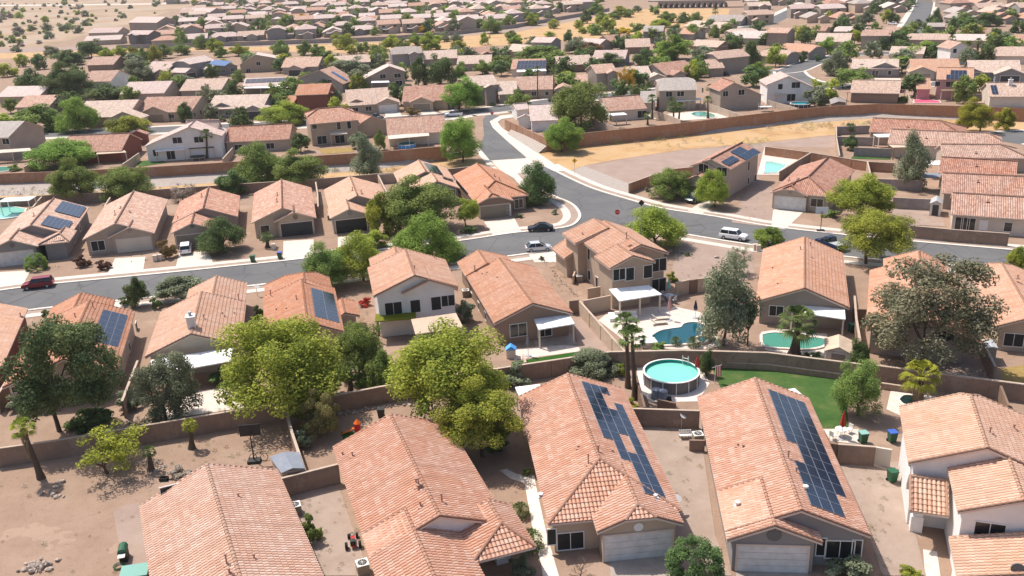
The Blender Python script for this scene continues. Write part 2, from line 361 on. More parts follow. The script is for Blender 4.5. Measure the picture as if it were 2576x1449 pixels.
def solve(spec, ws, idx):
    w = W(); g = spec.get; ze = g('ze', 2.6); zeL = g('zeL', ze); zeR = g('zeR', ze); pt = g('p', .40)
    zt = g('zt') or ze+2
    for it in range(70):
        Bp = g('B') if g('B') else g('A'); B = G(*Bp, zt)
        if g('A') and g('B'):
            A = G(*g('A'), zt); d = (B-A)
            if 'par' in spec:
                dd = ws[spec['par']].d; rot = g('rot', 0)
                dd = Matrix.Rotation(math.radians(rot), 3, 'Z') @ dd; ln = max(1, (B-A).dot(dd)); d = dd; A = B-dd*ln
            else: d = d.normalized(); ln = (B-A).length
        else:
            dd = Vector((math.sin(math.radians(g('az', 0))), -math.cos(math.radians(g('az', 0))), 0)) if 'par' not in spec else Matrix.Rotation(math.radians(g('rot', 0)), 3, 'Z') @ ws[spec['par']].d
            d = dd; ln = g('n', 6)
            if g('B'): A = B-d*ln
            else: A = B; B = A+d*ln
        e = Vector((-d.y, d.x, 0))
        def side(v, z, sg):
            if v is None: return None
            if isinstance(v, tuple): return max(1.0, (G(v[0], v[1], z)-B).dot(e)*sg)
            return float(v)
        wl = side(g('L'), zeL, -1); wr = side(g('R'), zeR, 1)
        if wl is None: wl = wr+(zeR-zeL)/pt
        if wr is None: wr = wl+(zeL-zeR)/pt
        if g('zt'): break
        zt += .16*(.5*(zeL+pt*wl+zeR+pt*wr)-zt)
    w.d, w.e, w.A, w.B, w.len, w.zt, w.wl, w.wr, w.zeL, w.zeR = d, e, A, B, ln, zt+.006*idx, wl, wr, zeL, zeR
    w.ca, w.cb = g('ends', (0, 0)); w.ext = g('ext', (0, 0)); m_ = (wl+wr)/2
    w.s1r = ln+w.ext[1]; w.s0r = -w.ext[0]                 # visible ridge ends (s from A)
    w.s1 = w.s1r+w.cb*m_; w.s0 = w.s0r-w.ca*m_
    w.slL = (w.zt-zeL)/wl; w.slR = (w.zt-zeR)/wr; w.idx = idx
    w.os = g('os', .45); w.oe = g('oe', .35); w.z0 = g('z0', 0)
    w.P = lambda s, t: Vector((A.x+d.x*s+e.x*t, A.y+d.y*s+e.y*t, w.zt-(w.slR*t if t > 0 else -w.slL*t)))
    w.P2 = lambda s, t, z: Vector((A.x+d.x*s+e.x*t, A.y+d.y*s+e.y*t, z))
    return w
def wing_mesh(w, roof, wall, geo, caps):
    P = w.P; a0, a1, r0, r1 = w.s0, w.s1, w.s0r, w.s1r; up = Vector((0, 0, 1)); th = .16
    def facet(pts, ud, vd):
        pts = [p for i, p in enumerate(pts) if (p-pts[i-1]).length > .02]
        if len(pts) < 3: return
        n = ud.cross(vd); n = -n if n.z < 0 else n; n.normalize(); o = w.A.copy(); o.z = w.zt
        # bring origin to facet plane
        o = pts[0]-ud*((pts[0]-o).dot(ud))-vd*((pts[0]-o).dot(vd))
        if (pts[1]-pts[0]).cross(pts[2]-pts[0]).dot(n) < 0: pts = pts[::-1]
        roof.poly(pts, [((p-o).dot(ud), (p-o).dot(vd)) for p in pts], 0)
        roof.poly([p-up*th for p in pts][::-1], None, 1)
        if geo: tile_sheet(roof, pts, o, ud, vd, n)
    d, e = w.d, w.e
    vR = (e-up*w.slR).normalized(); vL = (-e-up*w.slL).normalized()
    facet([P(r0, 0), P(r1, 0), P(a1, w.cb*w.wr), P(a1, w.wr), P(a0, w.wr), P(a0, w.ca*w.wr)], d, vR)
    facet([P(r0, 0), P(r1, 0), P(a1, -w.cb*w.wl), P(a1, -w.wl), P(a0, -w.wl), P(a0, -w.ca*w.wl)], d, vL)
    sm = (w.slL+w.slR)/2
    if w.cb: facet([P(r1, 0), P(a1, w.cb*w.wr), P(a1, -w.cb*w.wl)], e, (d-up*sm).normalized())
    if w.ca: facet([P(r0, 0), P(a0, w.ca*w.wr), P(a0, -w.ca*w.wl)], e, (-d-up*sm).normalized())
    # fascia
    ring = [P(a1, w.cb*w.wr), P(a1, w.wr), P(a0, w.wr), P(a0, w.ca*w.wr), P(r0, 0) if not w.ca else None, P(a0, -w.ca*w.wl), P(a0, -w.wl), P(a1, -w.wl), P(a1, -w.cb*w.wl), P(r1, 0) if not w.cb else None]
    ring = [r for r in ring if r is not None]
    for i in range(len(ring)):
        a, b = ring[i], ring[(i+1) % len(ring)]
        if (a-b).length > .05: roof.poly([a, b, b-up*th, a-up*th], None, 1)
    if caps:
        capline(roof, P(r0, 0), P(r1, 0))
        if w.cb: capline(roof, P(a1, w.cb*w.wr), P(r1, 0)); capline(roof, P(a1, -w.cb*w.wl), P(r1, 0))
        if w.ca: capline(roof, P(a0, w.ca*w.wr), P(r0, 0)); capline(roof, P(a0, -w.ca*w.wl), P(r0, 0))
        if geo:
            for (c_, ae, sr) in ((w.cb, a1, 1), (w.ca, a0, -1)):
                if c_ < .99:
                    for sg, ww in ((1, w.wr), (-1, w.wl)): capline(roof, P(ae-.1*sr, sg*ww), P(ae-.1*sr, sg*c_*ww if c_ else 0), .13)
    # walls
    j = .003*w.idx; sB = a1-w.oe-j; sA = a0+w.oe+j; tR = w.wr-w.os-j; tL = -(w.wl-w.os-j)
    w.wB, w.wA, w.tR, w.tL = sB, sA, tR, tL
    def endpoly(s, c_):
        zz = lambda t: w.P(s, t).z-.12
        pts = [(tL, w.z0), (tR, w.z0), (tR, zz(tR))]
        if c_ < .85:
            k = c_+ (w.oe/((w.wl+w.wr)/2) if c_ else 0)
            pts += [(k*w.wr, zz(k*w.wr)), (-k*w.wl, zz(-k*w.wl))] if k else [(0, w.zt-.12)]
        pts += [(tL, zz(tL))]
        return [w.P2(s, t, z) for t, z in pts]
    eb = endpoly(sB, w.cb); ea = endpoly(sA, w.ca)
    wall.poly(eb, None, 0); wall.poly(ea[::-1], None, 0)
    for t in (tR, tL):
        zt_ = P(sA, t).z-.12; q4 = [w.P2(sA, t, w.z0), w.P2(sB, t, w.z0), w.P2(sB, t, zt_), w.P2(sA, t, zt_)]
        wall.poly(q4 if t < 0 else q4[::-1], None, 0)
def wplane(w, side):
    """origin, normal, along"""
    if side == 'B': return w.P2(w.wB, 0, 0), w.d.copy(), w.e.copy()
    if side == 'A': return w.P2(w.wA, 0, 0), -w.d, -w.e
    if side == 'R': return w.P2(0, w.tR, 0), w.e.copy(), -w.d
    return w.P2(0, w.tL, 0), -w.e, w.d.copy()
def onwall(w, side, px):
    o, n, a = wplane(w, side); r = ray(*px); t = (o-CAM).dot(n)/r.dot(n); p = CAM+r*t
    return p
def add_window(h, c, n, a, wd, ht, pane='screen', frame='frame'):
    up = Vector((0, 0, 1)); f = MB(); t = .07
    lo = c-a*wd/2-up*ht/2
    for (x0, z0, w_, h_) in ((-t, -t, wd+2*t, t), (-t, ht, wd+2*t, t), (-t, 0, t, ht), (wd, 0, t, ht)):
        f.box(lo+a*x0+up*z0, a*w_, up*h_, n*.07)
    if wd > 1.3: f.box(lo+a*(wd/2-.025), a*.05, up*ht, n*.065)
    fo = obj('window', f, [frame], h); p = MB(); p.box(lo, a*wd, up*ht, n*.03); pn = obj('pane', p, [pane], h)
    pn.parent = fo; return fo
def add_garage(h, c, n, a, wd, ht, mat):
    up = Vector((0, 0, 1)); m_ = MB(); c = c.copy(); c.z = 0; lo = c-a*wd/2
    rows = 4
    for i in range(rows): m_.box(lo+up*(i*ht/rows+.01), a*wd, up*(ht/rows-.03), n*.05)
    m_.box(lo, a*wd, up*ht, n*.02)
    g_ = obj('garage_door', m_, [mat], h)
    f = MB(); t = .14
    f.box(lo-a*t, a*t, up*(ht+t), n*.09); f.box(lo+a*wd, a*t, up*(ht+t), n*.09); f.box(lo+up*ht, a*wd, up*t, n*.088)
    fo = obj('door_frame', f, ['gutter'], h); fo.parent = g_
def onroof(w, side, px, off=.1):
    n = ((w.e*w.slR if side == 'R' else -w.e*w.slL)+Vector((0, 0, 1))).normalized(); o = w.P(0, 0)+n*off
    r = ray(*px); t = (o-CAM).dot(n)/r.dot(n); p = CAM+r*t; s = (p-w.A).dot(w.d); tt = (p-w.A).dot(w.e)
    return p, n, s, tt
def add_solar(h, w, side, px, ps, pt_, pat, glass='solar', single=False, px2=None):
    """px: corner nearest ridge at the A end; rows of pat run along d, columns down the slope"""
    p, n, s, tt = onroof(w, side, px, .17); d = w.d; v = ((w.e if side == 'R' else -w.e)-Vector((0, 0, 1))*(w.slR if side == 'R' else w.slL)).normalized()
    if px2:    # opposite corner fixes size
        p2 = onroof(w, side, px2, .17)[0]; ls = (p2-p).dot(d); lv = (p2-p).dot(v); ps = ls/len(pat); pt_ = lv/len(pat[0])
    arr = MB() if single else None
    for i, row in enumerate(pat):
        for j_, c in enumerate(row):
            if c != '1': continue
            mb = arr or MB(); o = p+d*(i*ps)+v*(j_*pt_); g = .009*(1 if ps > 0 else -1)
            A = o+d*g+v*.009; ax = d*(ps-2*g); ay = v*(pt_-.018)
            mb.box(A-n*.05, ax, ay, n*.05, 1)
            b_ = .024*(1 if ps > 0 else -1); I = [A+d*b_+v*.024+n*.004, A+ax-d*b_+v*.024+n*.004, A+ax+ay-d*b_-v*.024+n*.004, A+ay+d*b_-v*.024+n*.004]
            uvs = [(0, 0), (1, 0), (1, 1), (0, 1)]
            if (I[1]-I[0]).cross(I[2]-I[0]).dot(n) < 0: I.reverse(); uvs.reverse()
            mb.poly(I, uvs, 0)
            if not single: obj('solar_panel', mb, [glass, 'panel_frame'], h)
    if single: obj('solar_array', arr, [glass, 'panel_frame'], h)
def add_vent(h, w, side, px, ht=.5, r=.06, mat='pipe'):
    p, n, s, tt = onroof(w, side, px, .05); mb = MB(); mb.tube(p, p+Vector((0, 0, ht)), r, r, 8); mb.tube(p+Vector((0, 0, ht-.06)), p+Vector((0, 0, ht+.04)), r*1.7, r*1.7, 8)
    mb.box(p-w.d*.22-w.e*.22-Vector((0, 0, .05)), w.d*.44, w.e*.44, n*.09)
    obj('vent_pipe', mb, [mat], h)
def add_chimney(h, w, side, px, sx=.9, sy=.7, ht=1.3, mat='white'):
    p, n, s, tt = onroof(w, side, px, 0); mb = MB(); b = p.copy(); b.z -= .4
    mb.cbox(b, w.d, w.e, sx, sy, ht+.4); b.z = p.z+ht; mb.cbox(b, w.d, w.e, sx+.2, sy+.2, .12)
    b.z += .12; mb.tube(b, b+Vector((0, 0, .35)), .17, .17, 10, 1); mb.tube(b+Vector((0, 0, .35)), b+Vector((0, 0, .42)), .24, .2, 10, 1)
    obj('chimney', mb, [mat, 'metal'], h)
def add_patio(h, px4, zi=2.65, zo=2.35, mat='whitecover', posts=2, th=.12, wall='cream'):
    """px4: inner-left, inner-right, outer-right, outer-left"""
    Q = [G(*px4[0], zi), G(*px4[1], zi), G(*px4[2], zo), G(*px4[3], zo)]; up = Vector((0, 0, 1)); mb = MB()
    if (Q[1]-Q[0]).cross(Q[2]-Q[0]).z < 0: T = Q[::-1]
    else: T = Q
    mb.poly(T); mb.poly([p-up*th for p in T][::-1])
    for i in range(4): a, b = T[i], T[(i+1) % 4]; mb.poly([a, a-up*th, b-up*th, b])
    pc = obj('patio_cover', mb, [mat], h)
    for k in range(posts):
        f = k/(posts-1) if posts > 1 else 0; p = Q[3].lerp(Q[2], .03+.94*f); p = p+(Q[0]-Q[3]).normalized()*.2
        pb = MB(); e = (Q[2]-Q[3]).normalized(); n = Vector((-e.y, e.x, 0)); b = Vector((p.x, p.y, 0)); pb.cbox(b, e, n, .16, .16, zo-th+.05)
        o = obj('post', pb, [wall], h); o.parent = pc
def house(label, wings, wall='beige', roof='terra', lod=1, feats=(), group=None, name='house', fascia='gutter', auto=None, st=1):
    ws = []
    for i, s_ in enumerate(wings): ws.append(solve(s_, ws, i))
    c = (ws[0].A+ws[0].B)/2; h = thing(name, label, 'house', (c.x, c.y, 0), 0, group); h['_b'] = (c.x, c.y, 0)
    rm, wm = MB(), MB(); geo = lod >= 2
    for w in ws: wing_mesh(w, rm, wm, geo, lod >= 1)
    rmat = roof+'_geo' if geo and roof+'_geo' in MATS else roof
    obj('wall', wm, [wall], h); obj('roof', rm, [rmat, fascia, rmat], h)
    up = Vector((0, 0, 1))
    for f in feats:
        k = f[0]
        if k == 'win':
            _, wi, sd_, px, wd, ht = f[:6]; w = ws[wi]; o, n, a = wplane(w, sd_); p = onwall(w, sd_, px)
            add_window(h, p, n, a, wd, ht, *(f[6:] or ('screen',)))
        elif k == 'gar':
            _, wi, sd_, px, wd, ht, mt = f; w = ws[wi]; o, n, a = wplane(w, sd_); add_garage(h, onwall(w, sd_, px), n, a, wd, ht, mt)
        elif k == 'door':
            _, wi, sd_, px, mt = f; w = ws[wi]; o, n, a = wplane(w, sd_); p = onwall(w, sd_, px); p.z = 0; mb = MB(); mb.box(p-a*.45, a*.9, up*2.05, n*.05); obj('door', mb, [mt], h)
        elif k == 'solar': add_solar(h, ws[f[1]], f[2], f[3], f[4], f[5], f[6], *(f[7:]))
        elif k == 'vent': add_vent(h, ws[f[1]], f[2], f[3], *f[4:])
        elif k == 'chim': add_chimney(h, ws[f[1]], f[2], f[3], *f[4:])
        elif k == 'pillar':
            _, px, wd, ht, mt = f; b = G(*px); d = ws[0].d; e = ws[0].e; mb = MB(); mb.cbox(b, d, e, wd, wd, ht); mb.cbox(b, d, e, wd+.12, wd+.12, ht*.45); obj('porch_pillar', mb, [mt], h)
        elif k == 'patio': add_patio(h, f[1], *f[2:])
        elif k == 'round':      # louvred gable vent
            _, wi, sd_, px, r_, mt = f; w = ws[wi]; o, n, a = wplane(w, sd_); p = onwall(w, sd_, px); mb = MB(); mb.tube(p-n*.02, p+n*.06, r_, r_, 14); obj('gable_vent', mb, [mt], h)
    if auto: autofeat(h, ws, auto, st, lod)
    h['_ws'] = 1; del h['_ws']
    return h, ws
def autofeat(h, ws, code, st, lod):
    """windows/doors on walls that face the camera; code letters: g=garage wing index follows"""
    rr = random.Random(int(abs(ws[0].A.x*13+ws[0].A.y*7))); up = Vector((0, 0, 1))
    for wi, w in enumerate(ws):
        for sd_ in 'BALR':
            o, n, a = wplane(w, sd_)
            if sd_ in 'LR': c = w.P2((w.wA+w.wB)/2, w.tL if sd_ == 'L' else w.tR, 0); ln = w.wB-w.wA; zm = w.P(0, w.tL if sd_ == 'L' else w.tR).z
            else: c = w.P2(w.wB if sd_ == 'B' else w.wA, (w.tL+w.tR)/2, 0); ln = w.tR-w.tL; zm = min(w.zeL, w.zeR)
            if (CAM-c).normalized().dot(n) < .12: continue
            if any(o2 is not w and abs((c-o2.A).dot(o2.e)) < (o2.wl+o2.wr)/2-.3 and o2.s0+.3 < (c+n*.6-o2.A).dot(o2.d) < o2.s1-.3 for o2 in ws): continue
            key = '%d%s' % (wi, sd_)
            if key in code:
                md = code[key]
                if md[0] == 'G': add_garage(h, c+a*md[2] if len(md) > 2 else c, n, a, min(4.9, ln-1), 2.15, md[1])
                if md[0] != 'W': continue
            ze_ = zm
            floors = [1.45] + ([4.2] if ze_ > 4.5 else [])
            if st == 2 and w.z0 == 0 and ze_ <= 4.5: pass
            nwin = max(1, int(ln/3.6))
            for z in floors:
                for k in range(nwin):
                    if rr.random() < .22 and nwin > 1: continue
                    off = (k+.5-nwin/2)*ln/nwin+rr.uniform(-.3, .3); wd = rr.choice([1.0, 1.4, 1.7]); ht = rr.choice([1.1, 1.3])
                    if z < 2 and rr.random() < .25: wd, ht, zz = 1.9, 2.0, 1.05
                    else: zz = z
                    p = c+a*off; p.z = zz; add_window(h, p, n, a, min(wd, ln*.6), ht, rr.choice(['pane', 'screen']))
# ---------------------------------------------------------------- plants
def crown_mesh(name, seed, nclump, leaves, leaf, flat=1.0, droop=0.0, inner=.35, lumpy=.3):
    rs = np.random.RandomState(seed); C = []; 
    while len(C) < nclump:
        v = rs.normal(size=3); v /= np.linalg.norm(v)
        if v[2] < -.75: continue
        r = rs.uniform(inner, .86); v = v*r
        C.append((v[0], v[1], v[2]*flat, rs.uniform(.16, .16+lumpy), rs.rand()))
    C = np.array(C); wts = C[:, 3]**2.2; wts /= wts.sum(); ci = rs.choice(nclump, leaves, p=wts)
    dv = rs.normal(size=(leaves, 3)); dv /= np.linalg.norm(dv, axis=1)[:, None]; rad = C[ci, 3]*(rs.rand(leaves)**.38)
    P = C[ci, :3]+dv*rad[:, None]*np.array([1, 1, .72])
    lo_, hi_ = np.percentile(P, .4, axis=0), np.percentile(P, 99.6, axis=0); P = (P-(lo_+hi_)/2)/((hi_-lo_)/2); P[:, 2] *= flat
    P[:, 2] -= droop*np.maximum(0, np.hypot(P[:, 0], P[:, 1])-.3)**1.3
    nn = dv+rs.normal(size=(leaves, 3))*.7+np.array([0, 0, .5]); nn /= np.linalg.norm(nn, axis=1)[:, None]
    t = rs.normal(size=(leaves, 3)); t -= nn*(t*nn).sum(1)[:, None]; t /= np.linalg.norm(t, axis=1)[:, None]; b = np.cross(nn, t)
    s = leaf*rs.uniform(.6, 1.35, leaves)[:, None]
    V = np.stack([P-t*s-b*s*.45, P+t*s-b*s*.55, P+t*s*.9+b*s*.5, P-t*s*.8+b*s*.55], 1).reshape(-1, 3)
    me = bpy.data.meshes.new(name); n = leaves
    me.vertices.add(4*n); me.vertices.foreach_set('co', V.ravel()); me.loops.add(4*n); me.loops.foreach_set('vertex_index', np.arange(4*n))
    me.polygons.add(n); me.polygons.foreach_set('loop_start', np.arange(0, 4*n, 4)); me.polygons.foreach_set('loop_total', np.full(n, 4))
    me.update(calc_edges=True); at = me.attributes.new('v', 'FLOAT', 'FACE'); at.data.foreach_set('value', (np.clip(C[ci, 4]*.65+rs.rand(n)*.45, 0, 1)).astype(np.float32))
    me.materials.append(MATS['leaf_green']); me.validate(); return me
def trunk_mesh(name, seed, nb=5, lean=.1, fork=.4, r=.055):
    rr = random.Random(seed); mb = MB(); f = Vector((rr.uniform(-lean, lean), rr.uniform(-lean, lean), fork))
    mb.tube((0, 0, -.05), f*.5+Vector((.01, 0, 0)), r*1.25, r, 7, cap=False); mb.tube(f*.5+Vector((.01, 0, 0)), f, r, r*.9, 7, cap=False)
    for i in range(nb):
        a = i*2*math.pi/nb+rr.uniform(-.4, .4); m1 = f+Vector((math.cos(a)*.28, math.sin(a)*.28, rr.uniform(.18, .3))); m2 = m1+Vector((math.cos(a+.3)*.3, math.sin(a+.3)*.3, rr.uniform(.25, .4)))
        mb.tube(f, m1, r*.65, r*.42, 6, cap=False); mb.tube(m1, m2, r*.42, r*.15, 5, cap=False)
        m3 = m1+Vector((math.cos(a-.8)*.22, math.sin(a-.8)*.22, rr.uniform(.15, .4))); mb.tube(m1, m3, r*.3, r*.1, 5, cap=False)
    return mesh_of(mb, name, ['bark'], smooth=True)
CR = {'near': [crown_mesh('crown', 10+i, 78, 34000, .023, droop=.18, lumpy=.17, inner=.38) for i in range(3)],
      'dense': [crown_mesh('crown', 30+i, 60, 20000, .032, inner=.5, lumpy=.18) for i in range(2)],
      'fluffy': [crown_mesh('crown', 20+i, 34, 11000, .034, droop=.35, inner=.3) for i in range(2)],
      'mid': [crown_mesh('crown', 40+i, 44, 9500, .043, droop=.12, lumpy=.26) for i in range(4)],
      'tall': [crown_mesh('crown', 50+i, 36, 5000, .05, inner=.25) for i in range(2)],
      'far': [crown_mesh('crown', 60+i, 22, 1300, .10, inner=.3) for i in range(4)],
      'bush': [crown_mesh('crown', 70+i, 22, 2600, .075, inner=.3, lumpy=.2) for i in range(3)],
      'ball': [crown_mesh('crown', 80, 130, 16000, .028, inner=.78, lumpy=.03)],
      'gum': [crown_mesh('crown', 110+i, 48, 26000, .024, inner=.42, lumpy=.13, droop=.2) for i in range(2)],
      'airy': [crown_mesh('crown', 130, 60, 17000, .024, inner=.4, lumpy=.12, droop=.3)],
      'thin': [crown_mesh('crown', 90+i, 34, 3600, .036, inner=.3, lumpy=.16) for i in range(2)]}
TK = [trunk_mesh('trunk', 5+i, nb=4+i % 3, fork=.3+.08*(i % 3)) for i in range(4)]
def setmat(o, mat):
    o.material_slots[0].link = 'OBJECT'; o.material_slots[0].material = MATS[mat]
NTREE = 0
def PJ(p):
    v = p-CAM; x = _X.x*0
    cv = Vector((_X[0]*v.x+_Y[0]*v.y+_up[0]*v.z, _X[1]*v.x+_Y[1]*v.y+_up[1]*v.z, _X[2]*v.x+_Y[2]*v.y+_up[2]*v.z))
    return (CX+FX*cv.x/cv.z, CY+FX*cv.y/cv.z)
def tree(label, cx, cy, wpx, hpx, base, mat='leaf_mesq', kind='mid', name='tree', cat='tree', group=None, trunk=True, z0=0, rzmul=1.0):
    """cx,cy centre of the crown in the photograph, base the foot of the trunk; turned into a real place, height and size"""
    global NTREE; NTREE += 1; rr = random.Random(NTREE*7+int(cx))
    b = G(base[0], base[1], z0); k = ppm(base[0], base[1], z0); al = math.asin(-ray(*base).normalized().z)
    H = max(.3, (base[1]-cy)/k/math.cos(al)*.97); rx = wpx/2/k; rz = rx*.7; cxw = b.x
    for it in range(14):
        c0 = Vector((cxw, b.y, z0+H)); pts = [PJ(c0+Vector((math.cos(u)*math.cos(v_)*rx, math.sin(u)*math.cos(v_)*rx, math.sin(v_)*rz))) for u in [i*.5236 for i in range(12)] for v_ in (-1.57, -1, -.5, 0, .5, 1, 1.57)]
        xs = [p[0] for p in pts]; ys = [p[1] for p in pts]; k2 = k*HC/(HC-H)
        rx *= wpx/(max(xs)-min(xs)); cxw += (cx-(max(xs)+min(xs))/2)/k2; H += ((max(ys)+min(ys))/2-cy)/k2/math.cos(al)*.8
        H = max(H, .4); rz *= max(.7, min(1.4, hpx/(max(ys)-min(ys)))); rz = min(max(rz, rx*.4), rx*1.7, H*.98)
    rz *= rzmul; cx3 = Vector((cxw, b.y, z0+H))
    t = thing(name, label, cat, b, 0, group)
    lst = CR[kind]; o = bpy.data.objects.new('crown', lst[rr.randrange(len(lst))]); COL.objects.link(o); o.parent = t
    o.location = cx3-b; o.rotation_euler = (0, 0, rr.uniform(0, 6.28)); o.scale = (rx, rx, rz*1.02); setmat(o, mat)
    if trunk:
        o = bpy.data.objects.new('trunk', TK[rr.randrange(4)]); COL.objects.link(o); o.parent = t; o.rotation_euler = (0, 0, rr.uniform(0, 6.28))
        s_ = (rx*.55+1.0); o.scale = (s_, s_, H+rz*.2)
    return t
def place_tree(label, p, r, H, rz, mat, kind='far', name='tree', cat='tree', group=None, trunk=True):
    rr = random.Random(int(p.x*31+p.y*17)); t = thing(name, label, cat, p, 0, group); lst = CR[kind]
    o = bpy.data.objects.new('crown', lst[rr.randrange(len(lst))]); COL.objects.link(o); o.parent = t; o.location = (0, 0, H); o.rotation_euler = (0, 0, rr.uniform(0, 6.28)); o.scale = (r, r, rz*1.15); setmat(o, mat)
    if trunk: o = bpy.data.objects.new('trunk', TK[rr.randrange(4)]); COL.objects.link(o); o.parent = t; o.rotation_euler = (0, 0, rr.uniform(0, 6)); o.scale = (r*.6+.6, r*.6+.6, H)
    return t
# palms
def fan_mesh(seed, n=30, R_=1.0, blades=13, dead=0):
    rr = random.Random(seed); mb = MB(); vals = []
    for i in range(n):
        f = i/n; el = math.radians(78-112*f+rr.uniform(-10, 10)); az = i*2.399+rr.uniform(-.2, .2)
        d = Vector((math.cos(az)*math.cos(el), math.sin(az)*math.cos(el), math.sin(el))); s = d.cross(Vector((0, 0, 1))).normalized(); u = s.cross(d)
        hub = d*.50*R_; v = rr.random()
        mb.poly([Vector((0, 0, 0))+s*.012, hub+s*.02, hub-s*.02, -s*.012]); vals.append(v)
        for k in range(blades):
            a = math.radians(-58+116*k/(blades-1)); bd = (d*math.cos(a)+s*math.sin(a)); L = .55*R_*rr.uniform(.8, 1.05)
            tip = hub+bd*L*.98-Vector((0, 0, 1))*L*.38+u*.02; mid = hub+bd*L*.6; w_ = bd.cross(u).normalized()*.03*R_
            mb.poly([hub, mid+w_, tip, mid-w_]); vals.append(v*.7+rr.random()*.3)
    me = mesh_of(mb, 'crown', ['leaf_palm']); at = me.attributes.new('v', 'FLOAT', 'FACE'); at.data.foreach_set('value', np.array(vals, dtype=np.float32)); return me
def skirt_mesh(seed):
    rr = random.Random(seed); mb = MB(); vals = []
    for i in range(420):
        az = rr.uniform(0, 6.28); z = -rr.random()*1.5; r = .10+.17*(1+z/1.7)+rr.uniform(0, .08); p = Vector((math.cos(az)*r, math.sin(az)*r, z)); o = Vector((math.cos(az), math.sin(az), 0)); s = Vector((-o.y, o.x, 0))*.035
        tip = p+o*rr.uniform(.0, .12)-Vector((0, 0, rr.uniform(.25, .5))); mb.poly([p-s, p+s, tip]); vals.append(rr.random())
    me = mesh_of(mb, 'thatch', ['leaf_thatch']); at = me.attributes.new('v', 'FLOAT', 'FACE'); at.data.foreach_set('value', np.array(vals, dtype=np.float32)); return me
def ptrunk_mesh():
    mb = MB(); n = 14
    for i in range(n):
        a = i/n; b = (i+1)/n; r = .20-.07*a+(.10*(1-a)**6); mb.tube((0.02*math.sin(a*3), 0, a), (0.02*math.sin(b*3), 0, b+.01), r*1.08, r*.92, 9, cap=False)
    return mesh_of(mb, 'trunk', ['bark'], smooth=True)
def feather_mesh(seed, n=38):
    rr = random.Random(seed); mb = MB(); vals = []
    for i in range(n):
        f = i/n; el = math.radians(75-95*f); az = i*2.399; v = rr.random(); p = Vector((0, 0, 0)); d = Vector((math.cos(az)*math.cos(el), math.sin(az)*math.cos(el), math.sin(el)))
        for k in range(8):
            d2 = (d+Vector((0, 0, -.13*(k+1)*.6))).normalized(); q2 = p+d2*.14; s = d2.cross(Vector((0, 0, 1))).normalized()
            for sg in (-1, 1):
                for m_ in range(2):
                    o = p.lerp(q2, m_*.5); L = .26*(1-abs(k-3)/9); tip = o+s*sg*L+d2*.14-Vector((0, 0, .05)); mb.poly([o, o+d2*.035, tip]); vals.append(v*.6+rr.random()*.4)
            mb.poly([p-s*.008, p+s*.008, q2]); vals.append(v); p = q2; d = d2
    me = mesh_of(mb, 'crown', ['leaf_palm']); at = me.attributes.new('v', 'FLOAT', 'FACE'); at.data.foreach_set('value', np.array(vals, dtype=np.float32)); return me
FAN = [fan_mesh(1), fan_mesh(2)]; SKIRT = skirt_mesh(3); PT = ptrunk_mesh(); FEA = [feather_mesh(4)]
AGV = fan_mesh(9, n=90, blades=3)
def palm(label, top, base, wpx, kind='fan', mat='leaf_palm', skirt=False, group=None, thick=1.0, trunk=True):
    b = G(*base); k = ppm(*base); al = math.asin(-ray(*base).normalized().z); H = max(.4, (base[1]-top[1])/k/math.cos(al)*.97); k2 = k*HC/(HC-H)
    c = G(top[0], top[1], H); t = thing('palm_tree', label, 'palm tree', b, 0, group); rr = random.Random(int(top[0]))
    o = bpy.data.objects.new('crown', (FAN[rr.randrange(2)] if kind == 'fan' else FEA[0])); COL.objects.link(o); o.parent = t; dx = Vector((c.x-b.x, 0, H)); o.location = dx; r = wpx/2/k2*1.05
    o.scale = (r, r, r); o.rotation_euler = (0, 0, rr.uniform(0, 6)); setmat(o, mat)
    if trunk:
        o = bpy.data.objects.new('trunk', PT); COL.objects.link(o); o.parent = t; o.scale = (thick*1.2, thick*1.2, dx.length); o.rotation_euler = Vector((0, 0, 1)).rotation_difference(dx.normalized()).to_euler()
    if skirt:
        o = bpy.data.objects.new('thatch', SKIRT); COL.objects.link(o); o.parent = t; o.location = dx; s_ = skirt if isinstance(skirt, float) else 1.0; o.scale = (r*.8, r*.8, r*s_)
    return t
def agave(label, px, wpx, mat='leaf_palm', cat='plant', group=None, name='yucca_plant'):
    b = G(*px); r = wpx*(.72 if name == 'yucca_plant' and px[1] > 1200 else .5)/ppm(*px); t = thing(name, label, cat, b, 0, group)
    o = bpy.data.objects.new('crown', AGV); COL.objects.link(o); o.parent = t; o.location = (0, 0, r*.5); o.scale = (r, r, r); setmat(o, mat); return t
def bush(label, px, wpx, hpx, mat='leaf_green', kind='bush', name='shrub', group=None, cat='shrub'):
    """px: centre of the shrub as seen"""
    b = G(px[0], px[1]+hpx*.3); k = ppm(px[0], px[1]); r = wpx/2/k; al = math.asin(-ray(*px).normalized().z)
    rz = math.sqrt(max(((hpx/2/k)**2-(r*math.sin(al))**2), (r*.45)**2))/math.cos(al); rz = min(rz, r*1.6)
    t = thing(name, label, cat, b, 0, group); o = bpy.data.objects.new('crown', CR[kind][NTREE % len(CR[kind])]); COL.objects.link(o); o.parent = t
    o.location = (0, 0, rz*.75); o.rotation_euler = (0, 0, px[0]); o.scale = (r, r, rz*1.05); setmat(o, mat)
    s = bpy.data.objects.new('stem', TK[0]); COL.objects.link(s); s.parent = t; s.scale = (r*.5, r*.5, rz)
    return t
